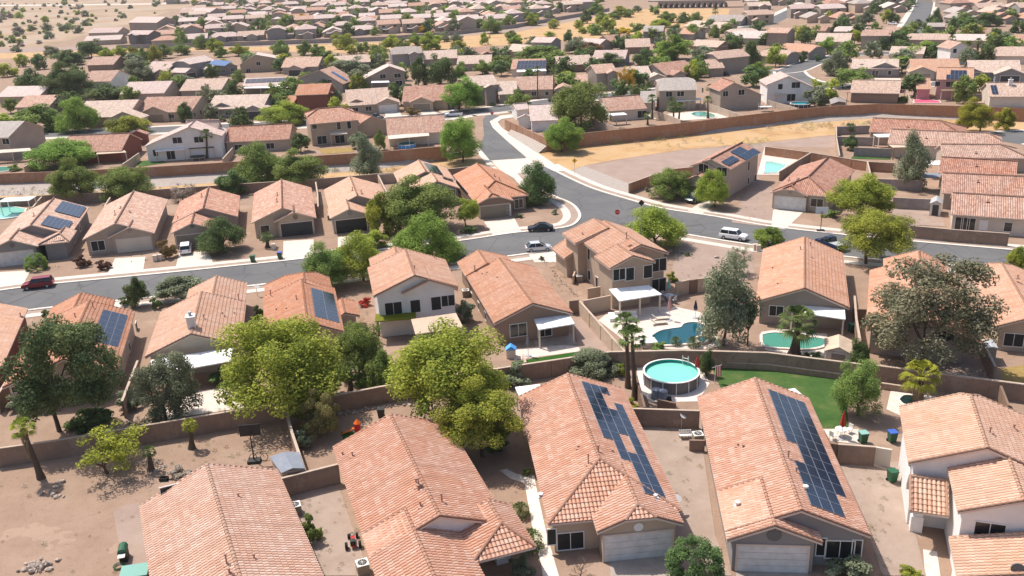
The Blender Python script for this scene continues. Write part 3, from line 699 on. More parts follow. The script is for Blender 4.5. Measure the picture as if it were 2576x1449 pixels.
# ---------------------------------------------------------------- block walls
def blockwall(label, pts, mat='blockwall', h=1.8, th=.2, z=None, world=False, name='block_wall', cat='wall', cap='cap', z0=0.0, kind=None, piers=True):
    """pts: pixels of the top of the wall"""
    P = [Vector((p[0], p[1], 0)) if world else G(p[0], p[1], z0+h) for p in pts]
    for p in P: p.z = z0
    c = P[0].copy(); c.z = 0; t = thing(name, label, cat, c); mb = MB(); cb = MB(); up = Vector((0, 0, 1))
    for i in range(len(P)-1):
        a, b = P[i], P[i+1]; d = (b-a); L = d.length; d.normalize(); n = Vector((-d.y, d.x, 0)); a0 = Vector((a.x, a.y, 0)); 
        mb.box(a0-n*th/2, d*L, n*th, up*(h+z0)); ex = th/2+.02+.002*i
        if cap: cb.box(a0-n*ex-d*.02+up*(h+z0), d*(L+.04), n*2*ex, up*(.06+.002*i))
        if piers and L > 5:
            m_ = int(L/4.5)
            for k in range(1, m_+1): mb.box(a0+d*(k*L/(m_+1)-.2)-n*(th/2+.05), d*.4, n*(th+.1), up*(h+z0-.004))
    obj('wall_body', mb, [mat], t)
    if cap: obj('coping', cb, [cap], t)
    return t
# ---------------------------------------------------------------- vehicles
def car(label, rear, front, paint='paint_white', kind='suv', cat='car', group=None, scale=1.0):
    a, b = G(*rear), G(*front); c = (a+b)/2; d = (b-a).normalized(); ang = math.atan2(d.y, d.x)
    L, Wd, Ht = dict(suv=(4.7, 1.9, 1.72), sedan=(4.7, 1.82, 1.42), hatch=(4.45, 1.82, 1.55), pickup=(5.6, 2.0, 1.85), van=(5.3, 2.0, 1.95))[kind]
    L *= scale; t = thing('parked_'+dict(suv='suv', sedan='car', hatch='car', pickup='pickup', van='van')[kind], label, cat, c, ang, group); t.scale = (.86, .86, .86)
    def prof(outline, w0, w1, zsplit, name, mats, mi=0, bev=.05):
        bm = bmesh.new(); half = w0/2
        def wz(z): return half if z <= zsplit else half-(z-zsplit)*w1
        l = [bm.verts.new((x, -wz(z), z)) for x, z in outline]; r_ = [bm.verts.new((x, wz(z), z)) for x, z in outline]
        bm.faces.new(l); bm.faces.new(r_[::-1]); n = len(outline)
        for i in range(n): bm.faces.new([l[(i+1) % n], l[i], r_[i], r_[(i+1) % n]])
        bmesh.ops.recalc_face_normals(bm, faces=bm.faces)
        if bev: bmesh.ops.bevel(bm, geom=bm.edges[:], offset=bev, segments=2, profile=.6, affect='EDGES')
        me = bpy.data.meshes.new(name); bm.to_mesh(me); bm.free()
        for p in me.polygons: p.use_smooth = True
        for m_ in mats: me.materials.append(MATS[m_])
        o = bpy.data.objects.new(name, me); COL.objects.link(o); o.parent = t; return o
    h = L/2; zb = .32; bz = dict(suv=1.08, sedan=.92, hatch=.95, pickup=1.12, van=1.1)[kind]
    if kind == 'pickup': body = [(-h, zb+.15), (-h, bz), (-h+.1, bz), (h*.42, bz), (h-.15, bz-.12), (h, bz-.35), (h, zb+.05), (h-.3, zb), (-h+.3, zb)]
    elif kind == 'sedan': body = [(-h, zb+.2), (-h+.05, bz-.05), (-h*.6, bz+.04), (h*.4, bz), (h*.9, bz-.2), (h, zb+.25), (h-.1, zb), (-h+.15, zb)]
    else: body = [(-h, zb+.15), (-h+.04, bz), (h*.42, bz), (h*.88, bz-.13), (h, bz-.35), (h, zb+.08), (h-.2, zb), (-h+.2, zb)]
    prof(body, Wd, .1, bz, 'body', [paint], bev=.06)
    gz = bz-.02; gh = Ht
    gl = dict(suv=[(-h+.1, gz), (-h+.35, gh-.05), (-h+.6, gh), (h*.12, gh), (h*.28, gh-.08), (h*.52, gz)], hatch=[(-h+.2, gz), (-h*.62, gh-.1), (-h*.3, gh), (h*.1, gh), (h*.6, gz)],
              sedan=[(-h*.78, gz), (-h*.42, gh-.03), (0, gh), (h*.1, gh-.02), (h*.48, gz)], van=[(-h+.05, gz), (-h+.2, gh-.03), (-h+.4, gh), (h*.35, gh), (h*.68, gz)],
              pickup=[(-h*.12, gz), (-h*.06, gh-.04), (0.05, gh), (h*.26, gh), (h*.52, gz)])[kind]
    prof(gl, Wd-.12, .28, gz, 'windows', ['glass'], bev=.04)
    xs = [p[0] for p in gl if p[1] > gh-.12]; x0, x1 = min(xs)-.02, max(xs)+.02; mb = MB(); rw = Wd/2-.06-(gh-gz)*.28+.03
    mb.box(Vector((x0, -rw, gh-.03)), Vector((x1-x0, 0, 0)), Vector((0, 2*rw, 0)), Vector((0, 0, .06)))
    for sg in (-1, 1):                                        # pillars
        for xa, xb in ((gl[0][0]+.03, x0+.05), (gl[-1][0]-.03, x1-.04), ((x0+x1)/2, (x0+x1)/2)):
            lo = Vector((xa, sg*(Wd/2-.05), gz)); hi = Vector((xb, sg*(rw), gh)); mb.tube(lo, hi, .035, .035, 5)
    obj('roof', mb, [paint], t, base=(0, 0, 0))
    if kind == 'pickup':
        mb = MB(); mb.box(Vector((-h+.15, -Wd/2+.14, bz+.004)), Vector((h*.84, 0, 0)), Vector((0, Wd-.28, 0)), Vector((0, 0, .012))); obj('truck_bed', mb, ['metal' if 'blue' in paint else 'black'], t, base=(0, 0, 0))
    for x in (-h*.62, h*.64):
        for sg in (-1, 1):
            mb = MB(); mb.tube((x, sg*(Wd/2-.20), .34), (x, sg*(Wd/2+.015), .34), .35, .35, 16, 0); wo = obj('wheel', mb, ['tyre'], t, base=(0, 0, 0))
            mb = MB(); mb.tube((x, sg*(Wd/2), .34), (x, sg*(Wd/2+.03), .34), .21, .19, 12, 0); ro = obj('rim', mb, ['metal'], t, base=(0, 0, 0)); ro.parent = wo
    for sg in (-1, 1):
        mb = MB(); mb.box(Vector((h-.04, sg*(Wd/2-.35)-.17, bz-.33)), Vector((.06, 0, 0)), Vector((0, .34, 0)), Vector((0, 0, .13))); obj('headlight', mb, ['frame'], t, base=(0, 0, 0))
        mb = MB(); mb.box(Vector((-h-.02, sg*(Wd/2-.28)-.13, bz-.28)), Vector((.06, 0, 0)), Vector((0, .26, 0)), Vector((0, 0, .2))); obj('tail_light', mb, ['signred'], t, base=(0, 0, 0))
        mb = MB(); mb.box(Vector((h*.36, sg*(Wd/2+.08)-.09, bz+.02)), Vector((.12, 0, 0)), Vector((0, .18, 0)), Vector((0, 0, .14))); obj('mirror', mb, [paint], t, base=(0, 0, 0))
    return t
# ---------------------------------------------------------------- small things
UP = Vector((0, 0, 1)); XX = Vector((1, 0, 0)); YY = Vector((0, 1, 0))
def ax(deg): a = math.radians(deg); return Vector((math.cos(a), math.sin(a), 0)), Vector((-math.sin(a), math.cos(a), 0))
def wheelie_bin(label, px, body, lid, rot=0, group=None):
    b = G(*px); t = thing('rubbish_bin', label, 'rubbish bin', b, 0, group); d, e = ax(rot); mb = MB()
    for z0, z1, s0, s1 in ((.12, 1.0, .26, .33),):
        P = [b+d*sx*s0+e*sy*s0+UP*z0 for sx, sy in ((-1, -1), (1, -1), (1, 1), (-1, 1))]; Q = [b+d*sx*s1+e*sy*s1+UP*z1 for sx, sy in ((-1, -1), (1, -1), (1, 1), (-1, 1))]
        mb.poly(P[::-1]); mb.poly(Q)
        for i in range(4): mb.poly([P[i], P[(i+1) % 4], Q[(i+1) % 4], Q[i]])
    obj('body', mb, [body], t); mb = MB(); mb.box(b-d*.36-e*.36+UP*1.0, d*.72, e*.72, UP*.07); mb.tube(b-d*.3+e*.4+UP*.98, b+d*.3+e*.4+UP*.98, .03, .03, 6); obj('lid', mb, [lid], t)
    for s in (-1, 1): mb = MB(); mb.tube(b+d*s*.24+e*.27+UP*.12, b+d*s*.31+e*.27+UP*.12, .12, .12, 10); obj('wheel', mb, ['tyre'], t)
    return t
def ac_unit(label, px, rot=0, s=.85, group=None, walls=None):
    b = G(*px); t = thing('air_conditioner', label, 'air conditioner', b, 0, group); d, e = ax(rot); mb = MB()
    mb.cbox(b, d, e, s+.15, s+.15, .08); mb.cbox(b+UP*.08, d, e, s, s, .75); obj('casing', mb, ['garage_tan'], t)
    mb = MB(); mb.cbox(b+UP*.83, d, e, s+.02, s+.02, .05); obj('top_panel', mb, ['frame'], t)
    mb = MB(); mb.tube(b+UP*.88, b+UP*.9, s*.4, s*.4, 18); obj('fan_grille', mb, ['black'], t)
    mb = MB(); 
    for k in range(5): a = k*math.pi/5; v = Vector((math.cos(a), math.sin(a), 0)); mb.tube(b+UP*.91-v*s*.38, b+UP*.91+v*s*.38, .012, .012, 4)
    obj('guard', mb, ['frame'], t); return t
def umbrella_closed(label, px, mat, h=2.4, name='patio_umbrella'):
    b = G(*px); t = thing(name, label, 'umbrella', b); mb = MB(); mb.tube(b, b+UP*h, .03, .03, 8); obj('pole', mb, ['frame'], t)
    mb = MB(); mb.tube(b, b+UP*.1, .38, .34, 12); obj('base', mb, ['metal'], t)
    mb = MB(); pts = [(.05, 1.05), (.17, 1.15), (.20, 1.4), (.15, 1.75), (.09, 2.15), (.03, 2.45)]
    for k in range(len(pts)-1):
        n = 12
        A = [b+Vector((math.cos(i*2*math.pi/n), math.sin(i*2*math.pi/n), 0))*pts[k][0]*(1+.3*(i % 2))+UP*pts[k][1]*h/2.4 for i in range(n)]
        B = [b+Vector((math.cos(i*2*math.pi/n), math.sin(i*2*math.pi/n), 0))*pts[k+1][0]*(1+.3*(i % 2))+UP*pts[k+1][1]*h/2.4 for i in range(n)]
        for i in range(n): mb.poly([A[i], A[(i+1) % n], B[(i+1) % n], B[i]])
    obj('canopy', mb, [mat], t); return t
def lounger(label, px, rot, group=None):
    b = G(*px); t = thing('sun_lounger', label, 'sun lounger', b, 0, group); d, e = ax(rot); mb = MB()
    mb.cbox(b+UP*.25+d*.3, d, e, 1.4, .65, .06); mb.box(b+UP*.27-d*.4-e*.32, -d*.55+UP*.45, e*.64, UP*.06); obj('mattress', mb, ['cream'], t)
    for s in (-.35, .9):
        for q2 in (-.28, .28): mb = MB(); mb.tube(b+d*s+e*q2, b+d*s+e*q2+UP*.27, .025, .025, 6); obj('leg', mb, ['frame'], t)
    return t
def table_chairs(label, px, r=.5, mat='frame', top=.72, n=4, clabel=None):
    b = G(*px); t = thing('patio_table', label, 'table', b); mb = MB(); mb.tube(b+UP*top, b+UP*(top+.04), r, r, 20); obj('table_top', mb, [mat], t)
    for k in range(3): a = k*2.1; v = Vector((math.cos(a), math.sin(a), 0)); mb = MB(); mb.tube(b+v*r*.7, b+v*r*.4+UP*top, .02, .02, 6); obj('leg', mb, ['metal'], t)
    for k in range(n):
        a = k*2*math.pi/n+.5; v = Vector((math.cos(a), math.sin(a), 0)); s = Vector((-v.y, v.x, 0)); c = b+v*(r+.45)
        ch = thing('patio_chair', (clabel or 'metal chair %s') % ['on the near right', 'on the far right', 'on the far left', 'on the near left'][(k+1) % 4], 'chair', c); mb = MB(); mb.cbox(c+UP*.42, v, s, .45, .45, .05); obj('seat', mb, [mat], ch)
        mb = MB(); mb.box(c+v*.2-s*.22+UP*.45, v*.05, s*.44, UP*.45); obj('backrest', mb, [mat], ch)
        for q1 in (-.18, .18):
            for q2 in (-.18, .18): mb = MB(); mb.tube(c+v*q1+s*q2, c+v*q1+s*q2+UP*.42, .018, .018, 5); obj('leg', mb, ['metal'], ch)
    return t
def hoop(label, px, rot=0, H=3.3, mat='frame'):
    b = G(*px); t = thing('basketball_hoop', label, 'basketball hoop', b); d, e = ax(rot)
    mb = MB(); mb.cbox(b, d, e, 1.1, .75, .25); obj('base', mb, ['black'], t); mb = MB(); mb.tube(b+UP*.2, b+UP*H, .06, .05, 8); obj('pole', mb, ['black'], t)
    mb = MB(); mb.box(b-d*.9+e*.1+UP*(H-.45), d*1.8, e*.05, UP*1.1); obj('backboard', mb, [mat], t)
    mb = MB(); c = b-e*.15+UP*(H-.3)
    for k in range(14): a0, a1 = k*2*math.pi/14, (k+1)*2*math.pi/14; mb.tube(c+Vector((math.cos(a0), math.sin(a0), 0))*.23, c+Vector((math.cos(a1), math.sin(a1), 0))*.23, .012, .012, 4)
    obj('rim', mb, ['orange'], t); return t
def sign(label, px, H, face, shape='diamond', cat='sign', name='road_sign', s=.45, text=None):
    b = G(*px); t = thing(name, label, cat, b); mb = MB(); mb.tube(b, b+UP*H, .035, .035, 6); obj('post', mb, ['metal'], t)
    n = Vector((-b.x, -b.y, 0)).normalized(); e = Vector((-n.y, n.x, 0)); c = b+UP*(H-.1)+n*.05
    k = 4 if shape == 'diamond' else 8; off = math.pi/2 if k == 4 else math.pi/8
    pts = [c+(e*math.cos(off+i*2*math.pi/k)+UP*math.sin(off+i*2*math.pi/k))*s for i in range(k)]
    mb = MB(); mb.poly(pts); mb.poly([p-n*.03 for p in pts][::-1])
    for i in range(k): mb.poly([pts[i], pts[i]-n*.03, pts[(i+1) % k]-n*.03, pts[(i+1) % k]])
    o = obj('sign_plate', mb, [face], t)
    if text:
        cu = bpy.data.curves.new('tx', 'FONT'); cu.body = text; cu.size = s*.62; cu.align_x = 'CENTER'; cu.align_y = 'CENTER'; tmp = bpy.data.objects.new('tx', cu); COL.objects.link(tmp)
        bpy.context.view_layer.update(); me = bpy.data.meshes.new_from_object(tmp); bpy.data.objects.remove(tmp)
        me.materials.clear(); me.materials.append(MATS['frame']); lo = bpy.data.objects.new('lettering', me); COL.objects.link(lo); lo.parent = o
        M = Matrix((e, UP, n)).transposed().to_4x4(); lo.matrix_local = Matrix.Translation(c+n*.012-b) @ M
    elif face == 'yellow':
        mb = MB(); mb.tube(c+n*.012-UP*.2, c+n*.012+UP*.12, .03, .03, 5); mb.poly([c+n*.02+UP*.25, c+n*.02+UP*.08+e*.1, c+n*.02+UP*.08-e*.1]); o2 = obj('arrow', mb, ['black'], t); o2.parent = o
    return t
def shed(label, px4, h=2.0, rise=.5, wall='cream', roof='tancover', name='shed', door='front'):
    """px4: roof-eave corners (front-left, front-right, back-right, back-left) at height h"""
    Q = [G(*p, h) for p in px4]; c = sum(Q, Vector())/4; t = thing(name, label, 'shed', (c.x, c.y, 0)); I = [c+(p-c)*.9 for p in Q]; m_ = MB()
    m_.prism([(p.x, p.y) for p in I], 0, h-.05); 
    f = (I[0]+I[1])/2+UP*(rise-.1); bk = (I[2]+I[3])/2+UP*(rise-.1); m_.poly([I[0], I[1], f]); m_.poly([I[2], I[3], bk]); obj('wall', m_, [wall], t)
    f = (Q[0]+Q[1])/2+UP*rise; bk = (Q[2]+Q[3])/2+UP*rise; m_ = MB(); m_.poly([Q[1], Q[2], bk, f]); m_.poly([Q[0], f, bk, Q[3]])
    m_.poly([p-UP*.08 for p in (Q[1], Q[2], bk, f)]); m_.poly([p-UP*.08 for p in (Q[0], f, bk, Q[3])]); m_.poly([Q[0], f, f-UP*.08, Q[0]-UP*.08]); m_.poly([Q[1], f, f-UP*.08, Q[1]-UP*.08]); obj('roof', m_, [roof], t)
    a = (I[1]-I[0]).normalized(); n = Vector((a.y, -a.x, 0)); 
    if n.dot(I[0]-I[3]) < 0: n = -n
    w_ = (I[1]-I[0]).length*.55; mid = (I[0]+I[1])/2; mid.z = 0; m_ = MB(); m_.box(mid-a*w_/2+n*.005, a*w_, n*.03, UP*(h-.25)); obj('door', m_, ['garage_dark' if door == 'dark' else 'garage_tan'], t)
    return t
def gazebo(label, pxc, w_, d_, rot, z, mat, name='pergola', solid=True, cat='pergola'):
    b = G(*pxc); t = thing(name, label, cat, b); dd, e = ax(rot); mb = MB()
    if solid: mb.cbox(b+UP*z, dd, e, w_, d_, .12)
    else:
        for k in range(int(w_/.4)): mb.cbox(b+UP*z+dd*(-w_/2+.2+k*.4), dd, e, .1, d_, .14)
    obj('canopy', mb, [mat], t)
    for s in (-.45, .45):
        for q2 in (-.45, .45): mb = MB(); mb.cbox(b+dd*w_*s+e*d_*q2, dd, e, .14, .14, z); obj('post', mb, ['frame' if mat == 'whitecover' else 'wood'], t)
    return t
def rocks(label, pts, n, size, name='rock_pile', cat='rocks', seed=1, mat='rock'):
    rr = random.Random(seed); bm = bmesh.new(); P = [G(*p) for p in pts]; c = sum(P, Vector())/len(P)
    for i in range(n):
        k = rr.random()*(len(P)-1); j = int(k); p = P[j].lerp(P[min(j+1, len(P)-1)], k-j)+Vector((rr.gauss(0, size*1.3), rr.gauss(0, size*1.1), 0)); s = size*rr.uniform(.45, 1.1)
        M = Matrix.Translation(p-c+UP*s*.3) @ Matrix.Rotation(rr.uniform(0, 6), 4, (rr.random(), rr.random(), 1)) @ Matrix.Diagonal((s, s*rr.uniform(.5, .9), s*rr.uniform(.4, .7), 1))
        r_ = bmesh.ops.create_icosphere(bm, subdivisions=1, radius=1, matrix=M)
        for v in r_['verts']: v.co += Vector((rr.gauss(0, 1), rr.gauss(0, 1), rr.gauss(0, 1)))*s*.09
    me = bpy.data.meshes.new(name); bm.to_mesh(me); bm.free(); me.materials.append(MATS[mat]); o = bpy.data.objects.new(name, me); COL.objects.link(o); o.location = c
    tag(o, label, cat); o['kind'] = 'stuff'; return o
def pool(label, pts, water_, z=.12, rim='curb', smooth_=True, name='swimming_pool'):
    P = [G(*p) for p in pts]
    if smooth_: P = smooth_line(P+[P[0]], 5)[:-1]
    c = sum(P, Vector())/len(P); t = thing(name, label, 'swimming pool', c); mb = MB()
    a = sum(P[i].x*P[(i+1) % len(P)].y-P[(i+1) % len(P)].x*P[i].y for i in range(len(P)))
    if a < 0: P.reverse()
    mb.poly([p+UP*z for p in P]); obj('water', mb, [water_], t); mb = MB(); n = len(P)
    for i in range(n):
        u, v = P[i], P[(i+1) % n]; t0 = (P[(i+1) % n]-P[i-1]); t1 = (P[(i+2) % n]-P[i]); n0 = Vector((t0.y, -t0.x, 0)).normalized()*.3; n1 = Vector((t1.y, -t1.x, 0)).normalized()*.3
        mb.poly([u+UP*(z+.07), u+n0+UP*(z+.07), v+n1+UP*(z+.07), v+UP*(z+.07)]); mb.poly([u+UP*z, u+UP*(z+.07), v+UP*(z+.07), v+UP*z])
        mb.poly([u+n0+UP*(z+.07), u+n0, v+n1, v+n1+UP*(z+.07)])
    obj('coping', mb, [rim], t); return t
# ================================================================= SETTING
sheet('ground', [(-4000, -200), (4000, -200), (4000, 7000), (-4000, 7000)], 'ground_mat', 0, world=True)
g0 = [o for o in COL.objects if o.name == 'ground'][0]
def L_(pts, k=6): return smooth_line([G(*p) for p in pts], k)
# main street: north kerb (west branch), corner, side street
north = L_([(-60, 741), (62, 724), (140, 715), (400, 690), (644, 665), (766, 652), (1000, 625), (1159, 607), (1288, 588), (1380, 579), (1428, 572), (1450, 562), (1462, 545), (1455, 526), (1436, 510), (1405, 497), (1365, 478), (1340, 455), (1322, 434)])
south = L_([(-60, 792), (62, 781), (130, 773), (385, 747), (460, 740), (644, 717), (820, 699), (1119, 664), (1288, 643), (1384, 629), (1450, 615), (1505, 596), (1545, 580), (1590, 575), (1640, 578), (1710, 587), (1893, 616), (2124, 645), (2240, 655), (2457, 672), (2660, 690)])
east = L_([(1370, 417), (1393, 430), (1443, 455), (1495, 477), (1570, 500), (1663, 525), (1803, 547), (1932, 570), (2122, 592), (2252, 605), (2576, 633), (2660, 640)])
def ground_poly(name, P, mat, z): 
    return sheet(name, [(p.x, p.y) for p in P], mat, z, world=True)
ground_poly('road', north+[G(1370, 417)]+east[1:]+list(reversed(south)), 'asphalt', .010)
def tess(): pass
# kerbs, planting strips and pavements, measured outward from the kerb line
def outward(name, line, sgn):
    strip('kerb', line, 0, sgn*.45, 'curb', .0, .12)
    strip('verge', line, sgn*.45, sgn*1.7, 'palegravel', .0, .022)
    strip('pavement', line, sgn*1.7, sgn*3.0, 'concrete', .0, .05)
nw = [p for p in north if p.y < G(0, 497).y+2]
outward('n', north, 1); outward('e', east, 1); outward('s', south, -1)
# crossing slab and street to the north
sheet('crossing_slab', [(1232, 402), (1322, 395), (1372, 417), (1322, 440), (1300, 452), (1258, 428)], 'concrete', .016)
midst = [(-60, 345), (300, 332), (425, 326), (769, 312), (939, 306), (1120, 292), (1164, 284), (1240, 277), (1425, 252), (1600, 236), (1720, 222)]
A = L_(midst, 4); strip('road_north', A, -4.6, 4.6, 'asphalt', 0, .012)
for s_ in (-1, 1): strip('kerb_north', A, s_*4.6, s_*5.1, 'curb', 0, .11); strip('pavement_north', A, s_*5.1, s_*6.9, 'concrete', 0, .05)
sheet('side_road', [(1205, 372), (1218, 340), (1214, 300), (1228, 286), (1258, 292), (1232, 306), (1240, 322), (1270, 350), (1325, 398), (1232, 404)], 'asphalt', .018)
sheet('side_kerb', [(1258, 292), (1290, 288), (1290, 296), (1262, 300), (1252, 308), (1262, 322), (1300, 348), (1378, 402), (1420, 432), (1395, 432), (1325, 397), (1270, 350), (1240, 322), (1232, 306)], 'concrete', .0, h=.10)
sheet('side_kerb', [(1190, 372), (1205, 372), (1232, 404), (1252, 428), (1236, 428)], 'concrete', .0, h=.10)
# curved cul-de-sac on the right and the far straight street
B_ = L_([(1925, 182), (1987, 178), (2040, 158), (2107, 143), (2137, 137), (2240, 134), (2420, 132)], 4); strip('road_cul_de_sac', B_, -4.5, 4.5, 'asphalt', 0, .012)
for s_ in (-1, 1): strip('kerb_cul_de_sac', B_, s_*4.5, s_*5.2, 'curb', 0, .1)
B_ = L_([(1985, 180), (2000, 195), (2040, 210), (2124, 218), (2290, 213), (2440, 210), (2640, 205)], 4); strip('road_cul_de_sac', B_, -4.5, 4.5, 'asphalt', 0, .016)
for s_ in (-1, 1): strip('kerb_cul_de_sac', B_, s_*4.5, s_*5.4, 'curb', 0, .1)
S_ = L_([(2290, 84), (2303, 62), (2314, 40), (2322, 20), (2327, 4), (2332, -10)], 3); strip('road_far', S_, -5.2, 5.2, 'asphalt', 0, .03)
for s_ in (-1, 1): strip('pavement_far', S_, s_*5.2, s_*8, 'concrete', 0, .06)
S2 = L_([(1880, 70), (1920, 62), (1965, 42), (2010, 20), (2040, 5)], 3); strip('road_far', S2, -5, 5, 'asphalt', 0, .03); strip('pavement_far', S2, 5, 9, 'concrete', 0, .05)
S3 = L_([(-80, 14), (200, 12), (480, 8), (760, 0)], 3); strip('road_desert', S3, -10, 10, 'concrete', 0, .03)
B_ = L_([(2500, 352), (2540, 346), (2620, 342)], 3); strip('road_right', B_, -6, 6, 'asphalt', 0, .014); strip('kerb_right', B_, 6, 7, 'curb', 0, .1); strip('kerb_right', B_, -6, -7, 'curb', 0, .1)
RDS = [A, B_, S_, S2, L_([(1925, 182), (1987, 178), (2040, 158), (2107, 143), (2137, 137), (2240, 134), (2420, 132)], 4), L_([(1985, 180), (2000, 195), (2040, 210), (2124, 218), (2290, 213), (2440, 210), (2640, 205)], 4)]
# drainage channel: dry grass floor, sloping concrete banks
sheet('channel_floor', [(1352, 388), (1408, 358), (1538, 350), (1813, 333), (1932, 315), (2072, 305), (2207, 297), (2407, 299), (2600, 304), (2600, 325), (2500, 330), (2440, 330), (2107, 338), (1932, 357), (1713, 377), (1540, 403), (1468, 417), (1430, 432)], 'drygrass', .012)
sheet('channel_floor', [(-40, 494), (250, 480), (644, 450), (806, 436), (894, 431), (1019, 416), (1144, 398), (1240, 404), (1262, 430), (1130, 432), (944, 440), (806, 452), (644, 462), (380, 480), (-40, 503)], 'drygrass', .012)
def bank(name, top, bot, z):
    T = [G(*p, z) for p in top]; B = [G(*p, .02) for p in bot]; T = smooth_line(T, 4); B = smooth_line(B, 4); mb = MB(); n = min(len(T), len(B)); c = B[0].copy()
    for i in range(n-1): mb.poly([B[i], B[i+1], T[i+1], T[i]])
    for i in range(n-1): mb.poly([T[i], T[i+1], T[i+1]+Vector((0, .6, 0)), T[i]+Vector((0, .6, 0))])
    for i in range(n-1): mb.poly([T[i]+Vector((0, .6, 0)), T[i+1]+Vector((0, .6, 0)), T[i+1]+Vector((0, .6, -z)), T[i]+Vector((0, .6, -z))])
    struct(obj(name, mb, ['bank'], base=c))
bank('channel_bank', [(-40, 458), (125, 451), (362, 441), (570, 428), (819, 410), (957, 400), (1119, 388), (1190, 378)], [(-40, 494), (125, 488), (362, 473), (570, 457), (806, 437), (950, 425), (1100, 405), (1180, 394)], 1.2)
bank('channel_bank', [(1374, 368), (1470, 352), (1600, 337), (1800, 317), (1932, 300), (2072, 284), (2207, 279), (2407, 283), (2600, 290)], [(1360, 386), (1440, 366), (1590, 348), (1800, 335), (1932, 317), (2072, 307), (2207, 298), (2407, 301), (2600, 306)], 1.2)
bank('channel_bank', [(1288, 322), (1330, 345), (1374, 368)], [(1275, 338), (1312, 362), (1352, 388)], .9)
sheet('maintenance_slope', [(1468, 418), (1713, 378), (1932, 358), (2104, 340), (2104, 372), (1932, 368), (1745, 420), (1582, 463)], 'pinkgravel', .014)
sheet('concrete_apron', [(1432, 433), (1468, 417), (1582, 462), (1582, 487), (1540, 483), (1440, 448)], 'bank', .016)
# long wash beyond the first rows: orange grass, pale track
sheet('wash_grass', [(-60, 150), (150, 142), (300, 138), (480, 128), (644, 128), (960, 135), (1290, 112), (1480, 100), (1640, 85), (1760, 60), (1830, 48), (1836, 22), (1650, 22), (1540, 28), (1400, 55), (1290, 74), (960, 96), (644, 109), (300, 117), (-60, 125)], 'drygrass', .02)
sheet('track', [(-60, 122), (300, 116), (644, 107), (960, 95), (1290, 65), (1420, 42), (1540, 24), (1560, 30), (1450, 52), (1300, 80), (960, 106), (644, 118), (300, 125), (-60, 136)], 'pinkgravel', .04)
sheet('desert', [(-300, 135), (100, 128), (160, 105), (330, 60), (430, 28), (560, -6), (-300, -14)], 'desert', .02)
# driveways, paths
for pts in ([(0, 685), (78, 680), (62, 708), (-20, 722)], [(290, 650), (366, 646), (360, 682), (270, 690)], [(450, 637), (525, 632), (538, 668), (442, 675)], [(713, 607), (789, 602), (789, 648), (712, 657)],
            [(850, 597), (925, 590), (935, 630), (850, 640)], [(1217, 557), (1294, 549), (1312, 583), (1240, 592)], [(1948, 527), (2020, 535), (1975, 577), (1900, 566)],
            [(1776, 502), (1800, 508), (1765, 540), (1730, 530)], [(1330, 640), (1425, 625), (1430, 660), (1345, 660)], [(1610, 280), (1650, 276), (1651, 300), (1612, 296)], [(968, 282), (1006, 279), (1012, 300), (972, 303)], [(1056, 276), (1090, 273), (1102, 292), (1062, 295)],
            [(2200, 197), (2265, 197), (2268, 208), (2196, 208)], [(2300, 196), (2345, 197), (2345, 208), (2300, 208)], [(2120, 120), (2150, 120), (2150, 132), (2112, 132)], [(-90, 800), (28, 782), (12, 830), (-90, 850)], [(255, 760), (315, 752), (300, 775), (250, 775)]):
    sheet('driveway', pts, 'concrete', .028)
sheet('driveway', [(1534, 1408), (1692, 1393), (1720, 1520), (1540, 1540)], 'greycon' if 'greycon' in MATS else 'bank', .02)
sheet('driveway', [(1852, 1428), (2032, 1436), (2050, 1540), (1850, 1530)], 'bank', .02)
sheet('footpath', [(1320, 1217), (1345, 1207), (1374, 1340), (1412, 1470), (1368, 1470), (1362, 1420), (1345, 1360)], 'curb', .02)
sheet('footpath', [(1255, 1183), (1275, 1180), (1300, 1193), (1345, 1195), (1345, 1208), (1318, 1216), (1285, 1205)], 'concrete', .024)
sheet('footpath', [(2322, 1382), (2357, 1388), (2376, 1520), (2332, 1520)], 'concrete', .02)
sheet('footpath', [(2225, 1163), (2262, 1160), (2320, 1360), (2290, 1330)], 'palegravel', .016)
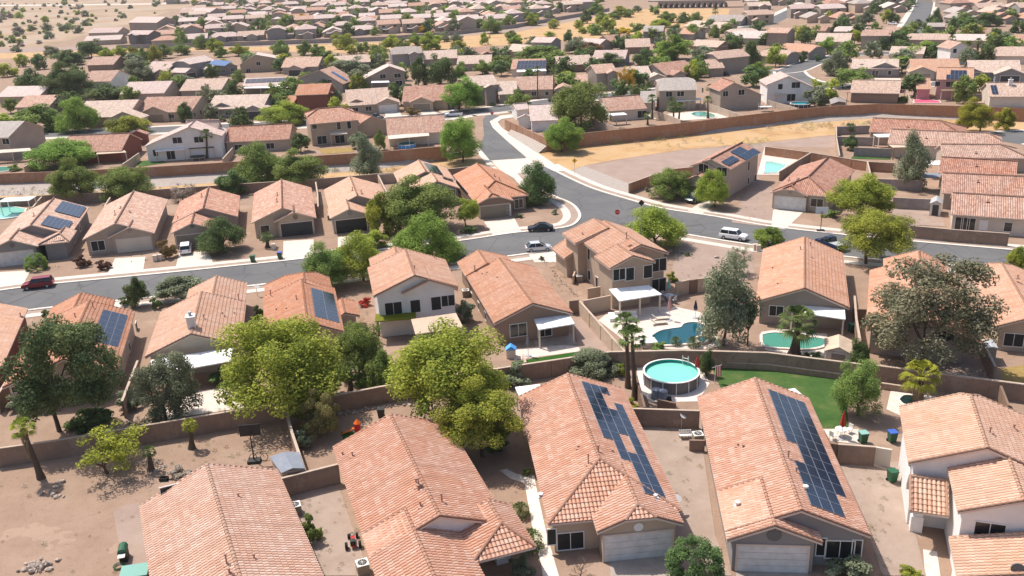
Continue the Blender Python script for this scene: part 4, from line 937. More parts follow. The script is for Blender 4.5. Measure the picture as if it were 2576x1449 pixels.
# yards
for pts, m_, z in (([(1505, 806), (1530, 786), (1640, 772), (1700, 772), (1760, 785), (1795, 812), (1812, 870), (1780, 878), (1640, 878), (1590, 872)], 'deck', .012),
                   ([(1915, 835), (1960, 828), (2080, 840), (2090, 880), (2070, 900), (1985, 893), (1925, 880)], 'deck', .012),
                   ([(1340, 850), (1436, 838), (1452, 866), (1350, 880)], 'bank', .012),
                   ([(1294, 908), (1290, 878), (1420, 868), (1460, 872), (1458, 884), (1300, 905)], 'deck', .012),
                   ([(1286, 911), (1460, 884), (1464, 897), (1292, 922)], 'turf', .016),
                   ([(1602, 925), (1640, 900), (1765, 925), (1785, 965), (1755, 1010), (1640, 1012), (1608, 985)], 'whitedeck' if 'whitedeck' in MATS else 'curb', .014),
                   ([(1790, 925), (1932, 928), (2128, 958), (2132, 1040), (2135, 1077), (2058, 1078), (2000, 1030), (1880, 975), (1812, 975)], 'lawn', .014),
                   ([(2515, 928), (2600, 915), (2600, 966), (2520, 960)], 'yellowgrass', .014),
                   ([(2240, 985), (2265, 980), (2360, 1000), (2400, 1005), (2300, 1060), (2262, 1045), (2230, 1030)], 'deck', .014),
                   ([(2070, 1080), (2160, 1080), (2160, 1119), (2090, 1110)], 'concrete', .02),
                   ([(857, 1088), (890, 1086), (900, 1108), (866, 1112)], 'turf', .02),
                   ([(285, 1290), (300, 1275), (350, 1265), (375, 1440), (310, 1440), (298, 1360)], 'pinkgravel', .016),
                   ([(470, 990), (560, 975), (645, 1000), (640, 1022), (420, 1055), (400, 1040)], 'deck', .014),
                   ([(1290, 1190), (1350, 1210)], None, 0),
                   ([(1585, 1075), (1760, 1072), (1800, 1350), (1840, 1449), (1700, 1449), (1690, 1380)], 'palegravel', .012),
                   ([(2100, 1170), (2250, 1170), (2300, 1330), (2330, 1449), (2220, 1449), (2170, 1300)], 'palegravel', .01),
                   ([(710, 1245), (850, 1220), (930, 1449), (810, 1449)], 'palegravel', .012),
                   ([(1520, 900), (1600, 920), (1590, 960), (1550, 955)], 'pinkgravel', .012),
                   ([(1440, 757), (1460, 760), (1560, 885), (1460, 890), (1440, 800)], 'pinkgravel', .012),
                   ([(2235, 880), (2470, 880), (2500, 925), (2495, 955), (2300, 930)], 'pinkgravel', .012),
                   ([(1700, 605), (1893, 628), (1900, 700), (1720, 740), (1690, 690)], 'pinkgravel', .012),
                   ([(1840, 560), (1940, 572), (1950, 480), (1900, 440)], 'pinkgravel', .011),
                   ([(2240, 515), (2350, 510), (2380, 570), (2250, 565)], 'pinkgravel', .012),
                   ([(2140, 400), (2240, 402), (2240, 395), (2145, 394)], 'lawn', .02),
                   ([(2200, 535), (2330, 540)], None, 0),
                   ([(1924, 368), (2035, 388), (1975, 440), (1905, 440)], 'deck', .012),
                   ([(1640, 290), (1700, 285), (1755, 280), (1830, 288), (1860, 295), (1720, 303)], 'deck', .014),
                   ([(800, 375), (890, 372), (890, 382), (815, 388)], 'yellowgrass', .02),
                   ([(340, 408), (400, 400), (420, 410), (350, 420)], 'lawn', .02)):
    if m_: YZ = globals().get('YZ', 0)+.0016; sheet('yard', pts, m_, z+YZ)
mb = MB(); l = [G(1975, 910), G(2100, 930)]
# bridge with arches
BR = thing('arched_bridge', 'long low bridge with a row of dark arches beyond the orange field', 'bridge', G(1740, 20)); a = G(1655, 21); b = G(1824, 19); d = (b-a); n_ = 12; dl = d/n_
mb = MB(); nn = Vector((-d.y, d.x, 0)).normalized()
for i in range(n_):
    o = a+dl*i; w_ = dl.length; dd = dl.normalized(); R_ = w_*.42; hz = 4.4; prev = None
    for k in range(9):
        an = math.pi*k/8; x = w_/2-math.cos(an)*R_; z = math.sin(an)*3.4
        if prev: mb.poly([o+dd*prev[0]+UP*prev[1], o+dd*x+UP*z, o+dd*x+UP*hz, o+dd*prev[0]+UP*hz]); mb.poly([o+dd*prev[0]+UP*prev[1], o+dd*prev[0]+UP*prev[1]+nn*9, o+dd*x+UP*z+nn*9, o+dd*x+UP*z])
        prev = (x, z)
    mb.poly([o, o+dd*(w_/2-R_), o+dd*(w_/2-R_)+UP*hz, o+UP*hz]); mb.poly([o+dd*(w_/2+R_), o+dl, o+dl+UP*hz, o+dd*(w_/2+R_)+UP*hz])
obj('arches', mb, ['greywall'], BR); mb = MB(); mb.box(a-d*.15+UP*4.4-nn*.4, d*1.35, nn*10, UP*.9); obj('bridge_deck', mb, ['bank'], BR)
# ================================================================= WALLS
BW = blockwall
BW('long brown block wall between the back yards, running the whole width of the photo', [(-20, 1131), (0, 1128), (137, 1109), (357, 1072), (644, 1025), (719, 1014), (844, 995), (954, 974), (1323, 917), (1458, 897), (1535, 886), (1718, 882), (1932, 888), (2139, 914), (2219, 922), (2399, 945), (2600, 971)])
BW('thin side wall beside the grey shingled shed roof, with pale coping', [(718, 1026), (734, 1087), (766, 1184)])
BW('brown block wall joining the two bottom left roofs, behind the gravel side yard', [(708, 1204), (851, 1168)])
BW('brown block wall behind the side yard between the two houses with solar roofs', [(1583, 1028), (1760, 1034)])
BW('short brown wall in front of the patio with rubbish bins at lower right', [(2109, 1118), (2203, 1125)])
BW('pale tan gate panel at the end of the lower right yard wall', [(2203, 1124), (2244, 1131)], 'cream', name='side_gate', cat='gate', cap=None, h=1.7)
BW('short wooden slat fence beside the solar roof at lower right', [(2086, 1114), (2109, 1117)], 'wood', name='slat_fence', cat='fence', cap=None)
BW('tan wall with brown posts running down beside the swimming pool yard', [(1458, 758), (1572, 885)], 'tancover', cap='cap')
BW('low wall with a round opening beside the two-storey house patio', [(1468, 757), (1535, 744)], 'tan')
BW('small wall enclosing the side yard by the two-storey corner house', [(1478, 727), (1510, 722)], 'tan')
BW('dark brown gate wall between the bay window house and the pool yard', [(1432, 757), (1458, 754)], 'brown', name='side_gate', cat='gate', cap=None)
BW('diagonal side wall with pale coping left of the long white patio roof', [(346, 908), (326, 960), (307, 1010)])
BW('short wall at the left photo edge beside the pine shaded house', [(37, 926), (-10, 1000)])
BW('side wall with pale coping between green pool house and gum tree house', [(2150, 745), (2154, 800), (2164, 860)])
BW('wooden framed gate beside the green pool house', [(2156, 777), (2180, 778)], 'wood', name='side_gate', cat='gate', cap=None)
BW('side wall with posts right of the big gravel yard under the gum tree', [(2467, 842), (2485, 885), (2504, 922)])
BW('old wooden fence below the long wall near the right photo edge', [(2518, 970), (2538, 1020)], 'wood', name='wooden_fence', cat='fence', cap=None)
BW('low retaining wall with white coping along the top of the green lawn', [(1790, 910), (1932, 917), (2137, 944)], h=.6, piers=False)
BW('low brick retaining wall behind the thatched palm at right', [(2218, 964), (2295, 975)], h=.6, piers=False)
BW('wooden fence beside the round pool next to the twin palm trunks', [(1601, 945), (1612, 985), (1622, 1024)], 'wood', name='wooden_fence', cat='fence', cap=None)
BW('wooden fence with gaps below the round pool', [(1655, 1004), (1700, 1014)], 'wood', name='wooden_fence', cat='fence', cap=None, h=1.6)
BW('retaining edge wall right of the white two-storey house back yard', [(1316, 893), (1322, 912)], 'cap', h=.5, piers=False)
BW('garden wall with a dark gate behind the desert corner lot', [(1700, 712), (1735, 704)], 'tan'); BW('short garden wall right of the dark gate by the desert corner lot', [(1755, 702), (1790, 698)], 'tan')
BW('dark iron gate in the garden wall by the desert corner lot', [(1735, 705), (1755, 702)], 'wood', name='iron_gate', cat='gate', cap=None)
# channel walls
BW('long orange block wall above the left channel bank', [(-40, 438), (125, 432), (362, 421), (585, 407), (819, 390), (961, 381), (1122, 367)], 'brickwall', h=1.9, z0=1.2, cap=None)
BW('brown wall along the south side of the left channel behind the row of houses', [(-40, 500), (105, 492), (380, 478), (543, 467), (806, 450), (944, 438), (1124, 426), (1180, 420)], 'blockwall')
BW('long curving orange block wall above the right channel bank', [(1374, 347), (1463, 335), (1700, 311), (1932, 283), (2002, 275), (2072, 268), (2207, 261), (2407, 266), (2600, 273)], 'brickwall', h=1.9, z0=1.2, cap=None)
BW('orange wall at the corner of the white-walled house by the crossing', [(1270, 300), (1330, 327), (1374, 347)], 'brickwall', h=1.9, z0=.6, cap=None)
BW('stepped brown wall between the gravel slope and the solar house with the bright pool', [(1582, 462), (1640, 441), (1698, 425), (1745, 420)], 'brickwall')
BW('tan wall behind the bright rectangular pool', [(1925, 369), (2027, 382), (2100, 394), (2182, 407), (2254, 411)], 'brickwall')
BW('diagonal wall between the bright rectangular pool and the garage house', [(2039, 385), (2000, 408), (1962, 431)], 'brown')
BW('grey wall below the willow tree in the stepped back yards', [(2207, 450), (2322, 455)], 'greywall'); BW('dark wall behind the small shed in the stepped back yards', [(2247, 497), (2345, 502)], 'greywall')
BW('grey wall behind the small green lawn strip', [(2149, 371), (2244, 375)], 'greywall'); BW('dark upper yard wall left of the topmost stepped roof', [(2104, 319), (2189, 316)], 'greywall'); BW('dark yard wall second from the top beside the stepped roofs', [(2104, 344), (2202, 346)], 'greywall')
BW('side wall at the left end of the stepped back yards', [(2104, 319), (2104, 345), (2112, 392)], 'tan')
BW('short pale side wall beside the willow tree yard', [(2182, 406), (2190, 438)], 'tan')
BW('tall brown wall along the street in front of the sliding glass door house', [(2290, 568), (2400, 578), (2539, 588)], 'blockwall')
for lab, pts in (('fence between the patio box house and the two-storey grey roof house', [(1638, 277), (1680, 288), (1713, 302)]), ('fence right of the kidney pool behind the orange wall', [(1770, 257), (1820, 273), (1870, 290)]), ('fence beside the patio box house near the big tree', [(1483, 300), (1520, 310), (1558, 322)]),
                 ('fence between white gabled house and small brown shed', [(2054, 217), (2095, 233), (2130, 250)]), ('fence beside the round play pool yard', [(1932, 252), (1970, 262), (2007, 272)]), ('fence left of the pink solar house', [(2284, 237), (2291, 250), (2299, 260)])):
    BW('tan post and panel '+lab, pts, 'cap', name='yard_fence', cat='fence', cap=None)
for lab, pts in (('left of the white gabled two-storey house', [(349, 385), (328, 400), (307, 414)]), ('beside the first solar roofed house at the far left of the row', [(105, 495), (93, 508), (82, 522)]), ('between the first two houses of the left row', [(277, 497), (262, 520)]),
                 ('between the fourth and fifth houses of the left row', [(794, 458), (799, 490), (800, 520)]), ('left of the half hidden house with narrow solar strips', [(951, 440), (974, 487)]), ('behind the yard left of the half hidden solar house', [(951, 440), (993, 437)]), ('beside the white solar-carport house in the middle left', [(585, 372), (560, 400)]), ('beside the pool at the far left edge', [(60, 420), (90, 405)])):
    BW('side yard wall '+lab, pts, 'tan')
BW('long grey block wall along the back of the dense far neighbourhood', [(296, 113), (390, 110), (644, 104), (969, 92), (1140, 78), (1288, 62), (1448, 35), (1533, 20)], 'greywall', h=2.2, cap=None, piers=False)
# ================================================================= NEAR HOUSES
T = q
P3 = lambda pts: pts
GP = ['greycloth']
# bottom row
house('terracotta roofed house at the bottom left corner beside the bare dirt yard', [dict(A=(520, 1168), B=(612, 1480), L=(352.5, 1279), R=(692, 1169.5), ze=2.7, ext=(0, 4))], 'beige', 'pinktile', 2,
      [('vent', 0, 'L', (571, 1420), .8), ('vent', 0, 'R', (640, 1405), .35), ('vent', 0, 'R', (600, 1250), .3), ('vent', 0, 'R', (577, 1440), .3), ('win', 0, 'R', (722, 1300), 1.2, 1.1), ('win', 0, 'A', (430, 1240), 1.4, 1.2)])
house('terracotta house second from left in bottom row with shaded porch and pale pillar',
      [dict(A=(981.5, 1043), B=(1106.5, 1300), L=(840, 1132), R=(1271, 1307), ze=2.7), dict(B=(1091.5, 1449), par=0, n=8, L=(944, 1449), R=(1216.5, 1449), ze=2.7, ext=(0, 3)),
       dict(B=(1262, 1318), par=0, rot=0, n=3.2, L=(1165, 1370), R=(1324, 1338), ze=2.7, ends=(0, 1), zt=3.55, os=.5, z0=2.35)], 'white', 'pinktile', 2,
      [('pillar', (1262, 1408), .9, 2.6, 'white'), ('vent', 0, 'R', (1053, 1218), .5), ('vent', 0, 'R', (1112, 1263), .7), ('vent', 0, 'L', (1048, 1225), .7), ('vent', 0, 'L', (1058, 1274), .4), ('vent', 0, 'L', (887, 1148), .4), ('vent', 0, 'L', (862, 1145), .3), ('vent', 0, 'R', (1124, 1095), .3)])
GZ = 'garage_white'
pat3 = ["111.", "11..", "11.1", "1111", "1111", "1111", "11.1", ".1.1", ".111", "..11", "..11", "..11"]
pat4 = ["1111"]*6+[".111", ".111", "1111", "1111", "111.", "111."]
house('hip-fronted terracotta house with a white garage door and a bay window in the bottom row',
      [dict(A=(1428, 941), B=(1508, 1155.5), L=(1303, 1000), R=(1568, 984.5), ze=2.7, ends=(0, 1)), dict(A=(1580.5, 1209), B=(1604, 1270.5), L=(1505.5, 1349), R=(1723, 1328), ze=2.75, ends=(0, .36), par=0, ext=(2.5, 0))], 'tan', 'pinktile', 2,
      [('gar', 1, 'B', (1605, 1395), 4.9, 2.15, GZ), ('win', 0, 'B', (1435, 1360), 1.9, 1.4), ('win', 0, 'B', (1388, 1350), .6, 1.3), ('solar', 0, 'R', (1462, 958), 1.46, .85, pat3),
       ('vent', 0, 'R', (1505, 1137), .6, .07), ('vent', 0, 'L', (1480, 1168), .9, .05), ('vent', 0, 'R', (1541, 1137), .2), ('vent', 1, 'R', (1649, 1254), .3, .09, 'frame'), ('vent', 0, 'L', (1455, 1127), .2), ('vent', 0, 'L', (1360, 1248), .2, .12, 'frame'), ('round', 1, 'B', (1606, 1325), .35, 'frame')])
house('grey walled bottom row terracotta house with a long solar array and white garage',
      [dict(A=(1899, 952), B=(2016, 1285.5), L=(1753, 994), R=(2197, 1363), ze=2.7), dict(B=(1950, 1325), par=0, n=6, L=(1829, 1361), R=(2072, 1375), ze=2.7)], 'grey', 'pinktile', 2,
      [('gar', 1, 'B', (1942, 1405), 4.7, 2.15, GZ), ('win', 0, 'B', (2112, 1382), 1.9, 1.4, 'pane'), ('win', 0, 'B', (2155, 1380), .6, 1.4, 'pane'), ('win', 0, 'B', (2065, 1375), .6, 1.4, 'pane'), ('round', 1, 'B', (1948, 1345), .5, 'dark'),
       ('solar', 0, 'R', (1932, 978), 1.46, .87, pat4), ('vent', 0, 'L', (1856, 1122), .2), ('vent', 0, 'L', (1869, 1125), .2), ('vent', 0, 'R', (1983, 1154), .7), ('vent', 0, 'R', (2003, 1190), .5), ('vent', 0, 'L', (1855, 1272), .3, .12, 'frame'), ('vent', 0, 'R', (2026, 1232), .3, .12, 'frame')])
house('white two-storey house with terracotta roofs at the bottom right corner',
      [dict(A=(2442, 997), B=(2484.5, 1129), L=(2262, 1022), R=None, ze=5.3, ends=(.15, 0)), dict(A=(2532, 1152), B=(2576, 1262), L=(2414.5, 1309), R=None, ze=5.1, par=0, ends=(0, 0), ext=(1.0, 0), os=.35),
       dict(A=(2600, 1340), B=(2630, 1420), par=0, L=(2388, 1360), R=None, ze=3.0, n=5, ends=(0, 0), zt=4.3, ext=(0, 1)),
       dict(A=(2287, 1199), B=(2385, 1212), L=(2292, 1286), R=.8, ze=2.95, zt=4.35, os=.4, oe=.5, z0=2.6)], 'white', 'terra', 2,
      [('win', 1, 'B', (2489, 1335), 1.8, 1.2, 'pane'), ('win', 0, 'L', (2293, 1160), 1.0, 1.5, 'pane'), ('pillar', (2302, 1332), .7, 3.0, 'white'), ('vent', 0, 'R', (2490, 1090), .5), ('vent', 0, 'R', (2550, 1080), .4), ('round', 2, 'B', (2560, 1430), .4, 'dark')])
# second row
house('terracotta roofed house with dark red walls cut off by the left photo edge', [dict(A=(-60, 752), B=(-150, 900), L=None, R=(67, 783), ze=2.7)], 'red', 'terra', 1, [('vent', 0, 'R', (52, 795), .4)])
house('terracotta house with a blue solar array behind the large pine tree',
      [dict(A=(226, 757), B=(160, 905), L=(12, 967), R=(297, 927), ze=2.8), dict(A=(205, 738), par=0, n=8, L=(124, 790), R=(290, 755), ze=2.7)], 'beige', 'terra', 2,
      [('solar', 0, 'R', (260, 778), .99, 1.65, ["111"]*6, 'solar', False, (297, 873)), ('vent', 0, 'R', (235, 775), .8), ('vent', 0, 'L', (190, 800), .6), ('win', 0, 'R', (325, 872), 1.1, 1.0), ('win', 0, 'R', (343, 825), 1.0, 1.4), ('win', 0, 'B', (55, 977), 1.8, .6, 'pane')])
house('terracotta house with a white chimney and a long white patio roof',
      [dict(A=(508, 735), B=(481, 842), L=(365, 900), R=(607, 867), ze=2.7), dict(A=(546, 695), par=0, n=7, L=3.6, R=(622, 712), ze=2.7)], 'cream', 'terra', 2,
      [('chim', 0, 'R', (483, 822), 1.0, .8, 1.2), ('patio', [(380, 905), (586, 874), (580, 908), (372, 945)], 2.75, 2.35, 'whitecover', 3), ('vent', 0, 'R', (513, 802), .5), ('vent', 0, 'R', (601, 755), .8), ('vent', 0, 'R', (560, 790), .2), ('vent', 0, 'R', (565, 797), .2), ('vent', 0, 'R', (590, 790), .2)])
house('terracotta house with two dark solar columns behind the big yellow-green tree',
      [dict(A=(760, 703), B=(774, 812), L=(664, 820), R=(861, 816), ze=2.7), dict(A=(764, 688), par=0, n=4, L=(666, 714), R=(834, 725), ze=2.7, ends=(.5, 0)), dict(A=(860, 752), par=0, n=5, L=1.0, R=1.6, ze=2.4, zt=2.95)], 'tan', 'terra', 2,
      [('solar', 0, 'R', (782, 723), 1.0, 1.72, ["11"]*9, 'solar', False, (855, 812)), ('vent', 0, 'L', (682, 747), .9), ('vent', 0, 'L', (746, 755), .6), ('vent', 0, 'L', (695, 780), .2), ('vent', 0, 'L', (720, 778), .2)])
house('white two-storey house with terracotta roof and four dark screened windows',
      [dict(A=(1020, 628), B=(1044, 695), L=(941, 751), R=None, ze=5.2), dict(B=(1080, 706), par=0, n=5, L=(1016, 755), R=(1155, 737), ze=5.2, ends=(0, 0)), dict(A=(993, 622), par=0, n=6, L=3.4, R=3.0, ze=5.0, os=.4), dict(A=(1050, 645), par=0, n=8, L=1, R=(1140, 705), ze=4.4, zt=6.4)], 'white', 'terra', 2,
      [('win', 0, 'B', (990, 776), 1.9, 1.5), ('win', 1, 'B', (1045, 770), 1.1, 1.5), ('win', 1, 'B', (1097, 763), 1.1, 1.6), ('win', 1, 'B', (1127, 756), 1.5, 1.3), ('vent', 1, 'R', (1043, 678), .5), ('vent', 0, 'R', (1093, 650), .8),
       ('patio', [(1034, 803), (1147, 787), (1165, 823), (1045, 841)], 2.9, 2.5, 'tancover', 2)])
house('terracotta house with a bay window and a small white patio roof',
      [dict(A=(1256, 650), B=(1340.5, 765), L=(1244, 816), R=(1438, 786), ze=2.7), dict(A=(1203, 630), par=0, n=6, L=(1149, 658), R=4, ze=2.7)], 'brown', 'terra', 2,
      [('patio', [(1342, 800), (1432, 791), (1446, 814), (1355, 829)], 2.6, 2.35, 'whitecover', 2), ('win', 0, 'B', (1304, 830), 1.9, 1.5, 'pane'), ('win', 0, 'B', (1370, 832), 1.6, 1.3, 'pane'), ('vent', 0, 'L', (1195, 685), .9, .07, 'brown'), ('vent', 0, 'L', (1213, 691), .2), ('vent', 0, 'L', (1225, 688), .2), ('vent', 0, 'L', (1251, 700), .2),
       ('win', 0, 'L', (1205, 770), .9, 1.0), ('win', 0, 'L', (1222, 795), .9, 1.0), ('win', 0, 'L', (1187, 745), .9, .9)])
house('tall tan two-storey corner house with terracotta roof beside the street junction',
      [dict(A=(1520, 556), B=(1613, 617), L=(1430, 583), R=(1690.5, 643.5), ze=5.3), dict(B=(1593, 645), par=0, n=5, L=(1535.5, 678), R=(1653, 663), ze=5.3), dict(A=(1493, 551), par=0, n=5, L=4.6, R=3.0, ze=5.3), dict(A=(1425, 600), par=0, n=5, L=2.2, R=3, ze=2.7, zt=3.9)], 'tan', 'terra', 2,
      [('win', 1, 'B', (1558, 690), 1.6, 1.4), ('win', 1, 'B', (1584, 689), 1.1, 1.6), ('win', 1, 'B', (1629.5, 683), 1.1, 1.6), ('win', 0, 'B', (1658, 666), 1.9, 1.6), ('win', 0, 'B', (1657, 718), 1.9, 1.8), ('win', 0, 'L', (1482, 640), .8, 1.5), ('win', 0, 'L', (1483, 692), .9, 1.3), ('win', 0, 'L', (1502, 712), .8, 1.6), ('win', 0, 'L', (1511, 662), .5, .6),
       ('vent', 0, 'L', (1465, 598), .7), ('vent', 0, 'R', (1576, 600), .8), ('vent', 0, 'L', (1494, 598), .2), ('vent', 0, 'L', (1520, 647), .2), ('patio', [(1532, 727), (1632, 717), (1665, 740), (1558, 757)], 2.9, 2.45, 'whitecover', 3)])
house('terracotta house with a white patio roof and a green swimming pool behind it',
      [dict(A=(2024.5, 597), B=(2024.5, 727), L=(1903, 753), R=(2137, 779.5), ze=2.7)], 'taupe', 'terra', 2,
      [('patio', [(1988, 762), (2125, 778), (2127, 803), (1989, 783)], 2.6, 2.3, 'whitecover', 2), ('win', 0, 'B', (1953, 782), 1.5, 1.2), ('vent', 0, 'L', (2013, 630), .5), ('vent', 0, 'R', (2038, 620), .6), ('vent', 0, 'L', (1943, 676), .2), ('vent', 0, 'L', (1956, 716), .2), ('vent', 0, 'R', (2042, 650), .2)])
house('terracotta house half hidden by the big brown gum tree',
      [dict(A=(2300, 652), B=(2312, 800), L=(2182, 792), R=(2432, 812), ze=2.7), dict(A=(2312, 632), par=0, n=5, L=4.0, R=3.2, ze=2.7)], 'beige', 'terra', 2, [('vent', 0, 'L', (2276, 660), .6), ('vent', 0, 'L', (2307, 675), .5), ('win', 0, 'B', (2380, 845), 1.5, 1.1)])
house('terracotta house cut off by the right photo edge beside the gum tree',
      [dict(A=(2521, 665), B=(2600, 800), L=(2507, 828), R=None, ze=2.7, ends=(.4, 0))], 'tan', 'terra', 2, [('vent', 0, 'L', (2560, 700), .4), ('win', 0, 'B', (2550, 855), 1.8, 1.4)])
# left row, north side of the street
ROW = 'row of similar houses north of the street'
house('first house of the left row, with two dark solar arrays and a white garage door', [dict(A=(136, 498), B=(77.5, 565), L=(-14, 607), R=(175, 593), ze=2.7), dict(B=(25, 603), par=0, n=6, L=(-32, 628), R=(97, 617), ze=2.7), dict(B=(150, 588), par=0, n=4, L=(108, 601), R=1.6, ze=2.7, ends=(0, 1), zt=3.5, os=.8)], 'grey', 'rose', 1,
      [('gar', 1, 'B', (42, 650), 4.8, 2.1, GZ), ('round', 1, 'B', (31, 617), .35, 'dark'), ('solar', 0, 'R', (157, 505), 1.6, 1.0, ["111111"]*2, 'solar', False, (199, 546)), ('solar', 0, 'R', (121, 541), 1.6, 1.0, ["111111"]*2, 'solar', False, (167, 580)), ('win', 0, 'R', (201, 572), .9, 1.2, 'pane'), ('win', 0, 'R', (186, 600), .8, 1.4), ('vent', 0, 'L', (86, 543), .5), ('door', 0, 'B', (130, 620), 'pane')])
house('second house of the left row, beige with a large beige garage door', [dict(A=(337, 480), B=(290, 561), L=(207, 603), R=(387, 588), ze=2.7), dict(B=(325, 571), par=0, n=4, L=(270, 600), R=(387, 589), ze=2.7)], 'beige', 'rose', 1,
      [('gar', 1, 'B', (339, 620), 4.9, 2.1, 'cream'), ('win', 0, 'B', (247, 618), 1.9, 1.5), ('vent', 0, 'L', (290, 540), .7), ('vent', 0, 'L', (304, 523), .3), ('vent', 0, 'R', (326, 533), .2), ('round', 1, 'B', (326, 581), .3, 'taupe')])
house('third house of the left row, taupe with a dark garage behind a white car', [dict(A=(525, 471), B=(512, 522), L=(440, 540), R=(600, 530), ze=2.7), dict(B=(482, 561), par=0, n=7, L=(429, 586), R=(540, 575), ze=2.7)], 'taupe', 'rose', 1,
      [('gar', 1, 'B', (487, 610), 4.8, 2.1, 'garage_tan'), ('vent', 0, 'L', (508, 495), .6), ('vent', 1, 'L', (448, 552), .6), ('round', 1, 'B', (484, 568), .35, 'dark')])
house('fourth house of the left row, tan with an arched dark garage door', [dict(A=(708, 451), B=(710, 522), L=(632, 562), R=(796.5, 550), ze=2.7), dict(B=(739, 533), par=0, n=4, L=(690, 560), R=(796.5, 551), ze=2.7)], 'tan', 'rose', 1,
      [('gar', 1, 'B', (748, 582), 4.9, 2.15, 'garage_dark'), ('win', 0, 'B', (667, 578), 1.3, 1.4, 'pane'), ('round', 1, 'B', (743, 546), .4, 'brown'), ('vent', 0, 'L', (698, 492), .6), ('vent', 0, 'L', (697, 507), .6)])
house('fifth house of the left row, grey walled with an open dark garage', [dict(A=(880, 443), B=(899, 491), L=(820, 500), R=(966, 482), ze=2.7), dict(B=(879, 525), par=0, n=6, L=(829, 548), R=(929, 535), ze=2.7)], 'greywarm', 'terra', 1,
      [('gar', 1, 'B', (884, 565), 4.9, 2.15, 'black'), ('round', 1, 'B', (881, 536), .4, 'grey'), ('vent', 0, 'L', (887, 478), .5), ('vent', 0, 'R', (909, 486), .5)])
house('sixth house of the left row, with narrow dark solar strips, mostly behind trees', [dict(A=(1053, 402), B=(1071, 430), L=(992, 440), R=(1130, 432), ze=2.7), dict(B=(1100, 455), par=0, n=7, L=4.5, R=(1156, 471), ze=2.7)], 'grey', 'terra', 1,
      [('solar', 0, 'R', (1066, 408), 1.6, 1.0, ["111"]*3, 'solar', True, (1115, 440)), ('win', 1, 'B', (1135, 485), 1.4, 1.2, 'pane'), ('solar', 1, 'R', (1112, 443), 1.5, 1.0, ["11"], 'solar', True)])
house('seventh house of left row, olive walled with half hipped gable by street corner', [dict(A=(1199, 410), B=(1246, 455), L=(1139, 440), R=(1334, 494), ze=2.7, ends=(0, 1)), dict(B=(1238, 487), par=0, n=6, L=(1196, 510), R=(1292, 503), ze=2.7, ends=(0, .3))], 'brown', 'terra', 1,
      [('gar', 1, 'B', (1245, 535), 4.9, 2.1, 'garage_tan'), ('win', 0, 'B', (1305, 512), 1.4, 1.5, 'pane'), ('door', 1, 'B', (1279, 528), 'frame'), ('vent', 0, 'R', (1244, 443), .4), ('vent', 0, 'R', (1256, 452), .4)])
# right of the side street
house('two-storey pinkish house with solar panels beside the bright rectangular pool', [dict(A=(1868, 358), B=(1788, 400), L=None, R=(1836, 427), ze=5.2), dict(B=(1768, 408), par=0, n=3, L=2.4, R=2.4, ze=5.0), dict(B=(1752, 440), par=0, n=5, L=2.6, R=4.6, ze=2.7)], 'beige', 'brownred', 1,
      [('solar', 0, 'R', (1873, 362), 1, 1, ["01", "11", "11"], 'solar', False, (1880, 403)), ('solar', 0, 'R', (1842, 391), 1, 1, ["11", "11"], 'solar', False, (1833, 416)), ('win', 0, 'R', (1883, 418), .9, 1.6), ('win', 0, 'R', (1899, 450), .9, 1.6), ('win', 0, 'R', (1882, 455), .8, 1.2), ('win', 0, 'B', (1816, 432), 1.8, 1.5), ('win', 1, 'B', (1770, 423), 1.8, 1.5), ('gar', 2, 'B', (1762, 480), 4.8, 2.1, 'garage_tan')])
house('hip roofed terracotta house with a white garage door and a basketball hoop in front', [dict(A=(2084, 396), B=(2034, 445), L=(1940, 482), R=(2147, 432), ze=2.7, ends=(0, .95)), dict(B=(1992, 467), par=0, n=5, L=(1939, 482), R=(2032, 493), ze=2.7, ends=(0, .35))], 'beige', 'brownred', 1,
      [('gar', 1, 'B', (1987, 510), 4.9, 2.15, GZ), ('win', 0, 'B', (2055, 510), 1.9, 1.3, 'pane'), ('vent', 0, 'L', (1985, 454), .5), ('round', 1, 'B', (1987, 484), .3, 'taupe')])
for i, (A_, B_, E_, X_, lb, w_) in enumerate((((2395, 485), (2640, 500), (2400, 539.5), 0, 'lowest of the stepped terracotta roofs at right, above the sliding glass doors', 'cream'), ((2370, 435), (2640, 447), (2376, 486), 0, 'second lowest of the stepped terracotta roofs at right', 'beige'),
        ((2367, 395), (2560, 406), (2370, 436), 0, 'third lowest of the stepped terracotta roofs at right, beside the white canopy', 'cream'), ((2365, 363), (2517, 364), (2368, 396), 1, 'third highest of the stepped terracotta roofs at right', 'beige'),
        ((2240, 325), (2487, 335), (2242, 362), .5, 'second highest of the stepped terracotta roofs at right, beside a white awning', 'cream'), ((2195, 297), (2365, 304), (2197, 332), 1, 'highest of the stepped terracotta roofs at right with a hipped end', 'tan'))):
    fe = [('vent', 0, 'L', (A_[0]+90, A_[1]+22), .3)]
    if i == 0: fe += [('win', 0, 'L', (2412, 563), 1.0, 2.0, 'pane'), ('win', 0, 'L', (2428, 564), 1.0, 2.0, 'pane'), ('win', 0, 'L', (2443, 566), 1.0, 2.0, 'pane'), ('win', 0, 'L', (2474, 566), 1.0, 1.4, 'frame'), ('win', 0, 'L', (2536, 571), 1.0, 1.3, 'pane'), ('win', 0, 'A', (2385, 523), .8, 1.2, 'pane')]
    house('house under the '+lb, [dict(A=A_, B=B_, L=E_, R=None, ze=2.7, ends=(0, X_))], w_, 'brownred', 1, fe)
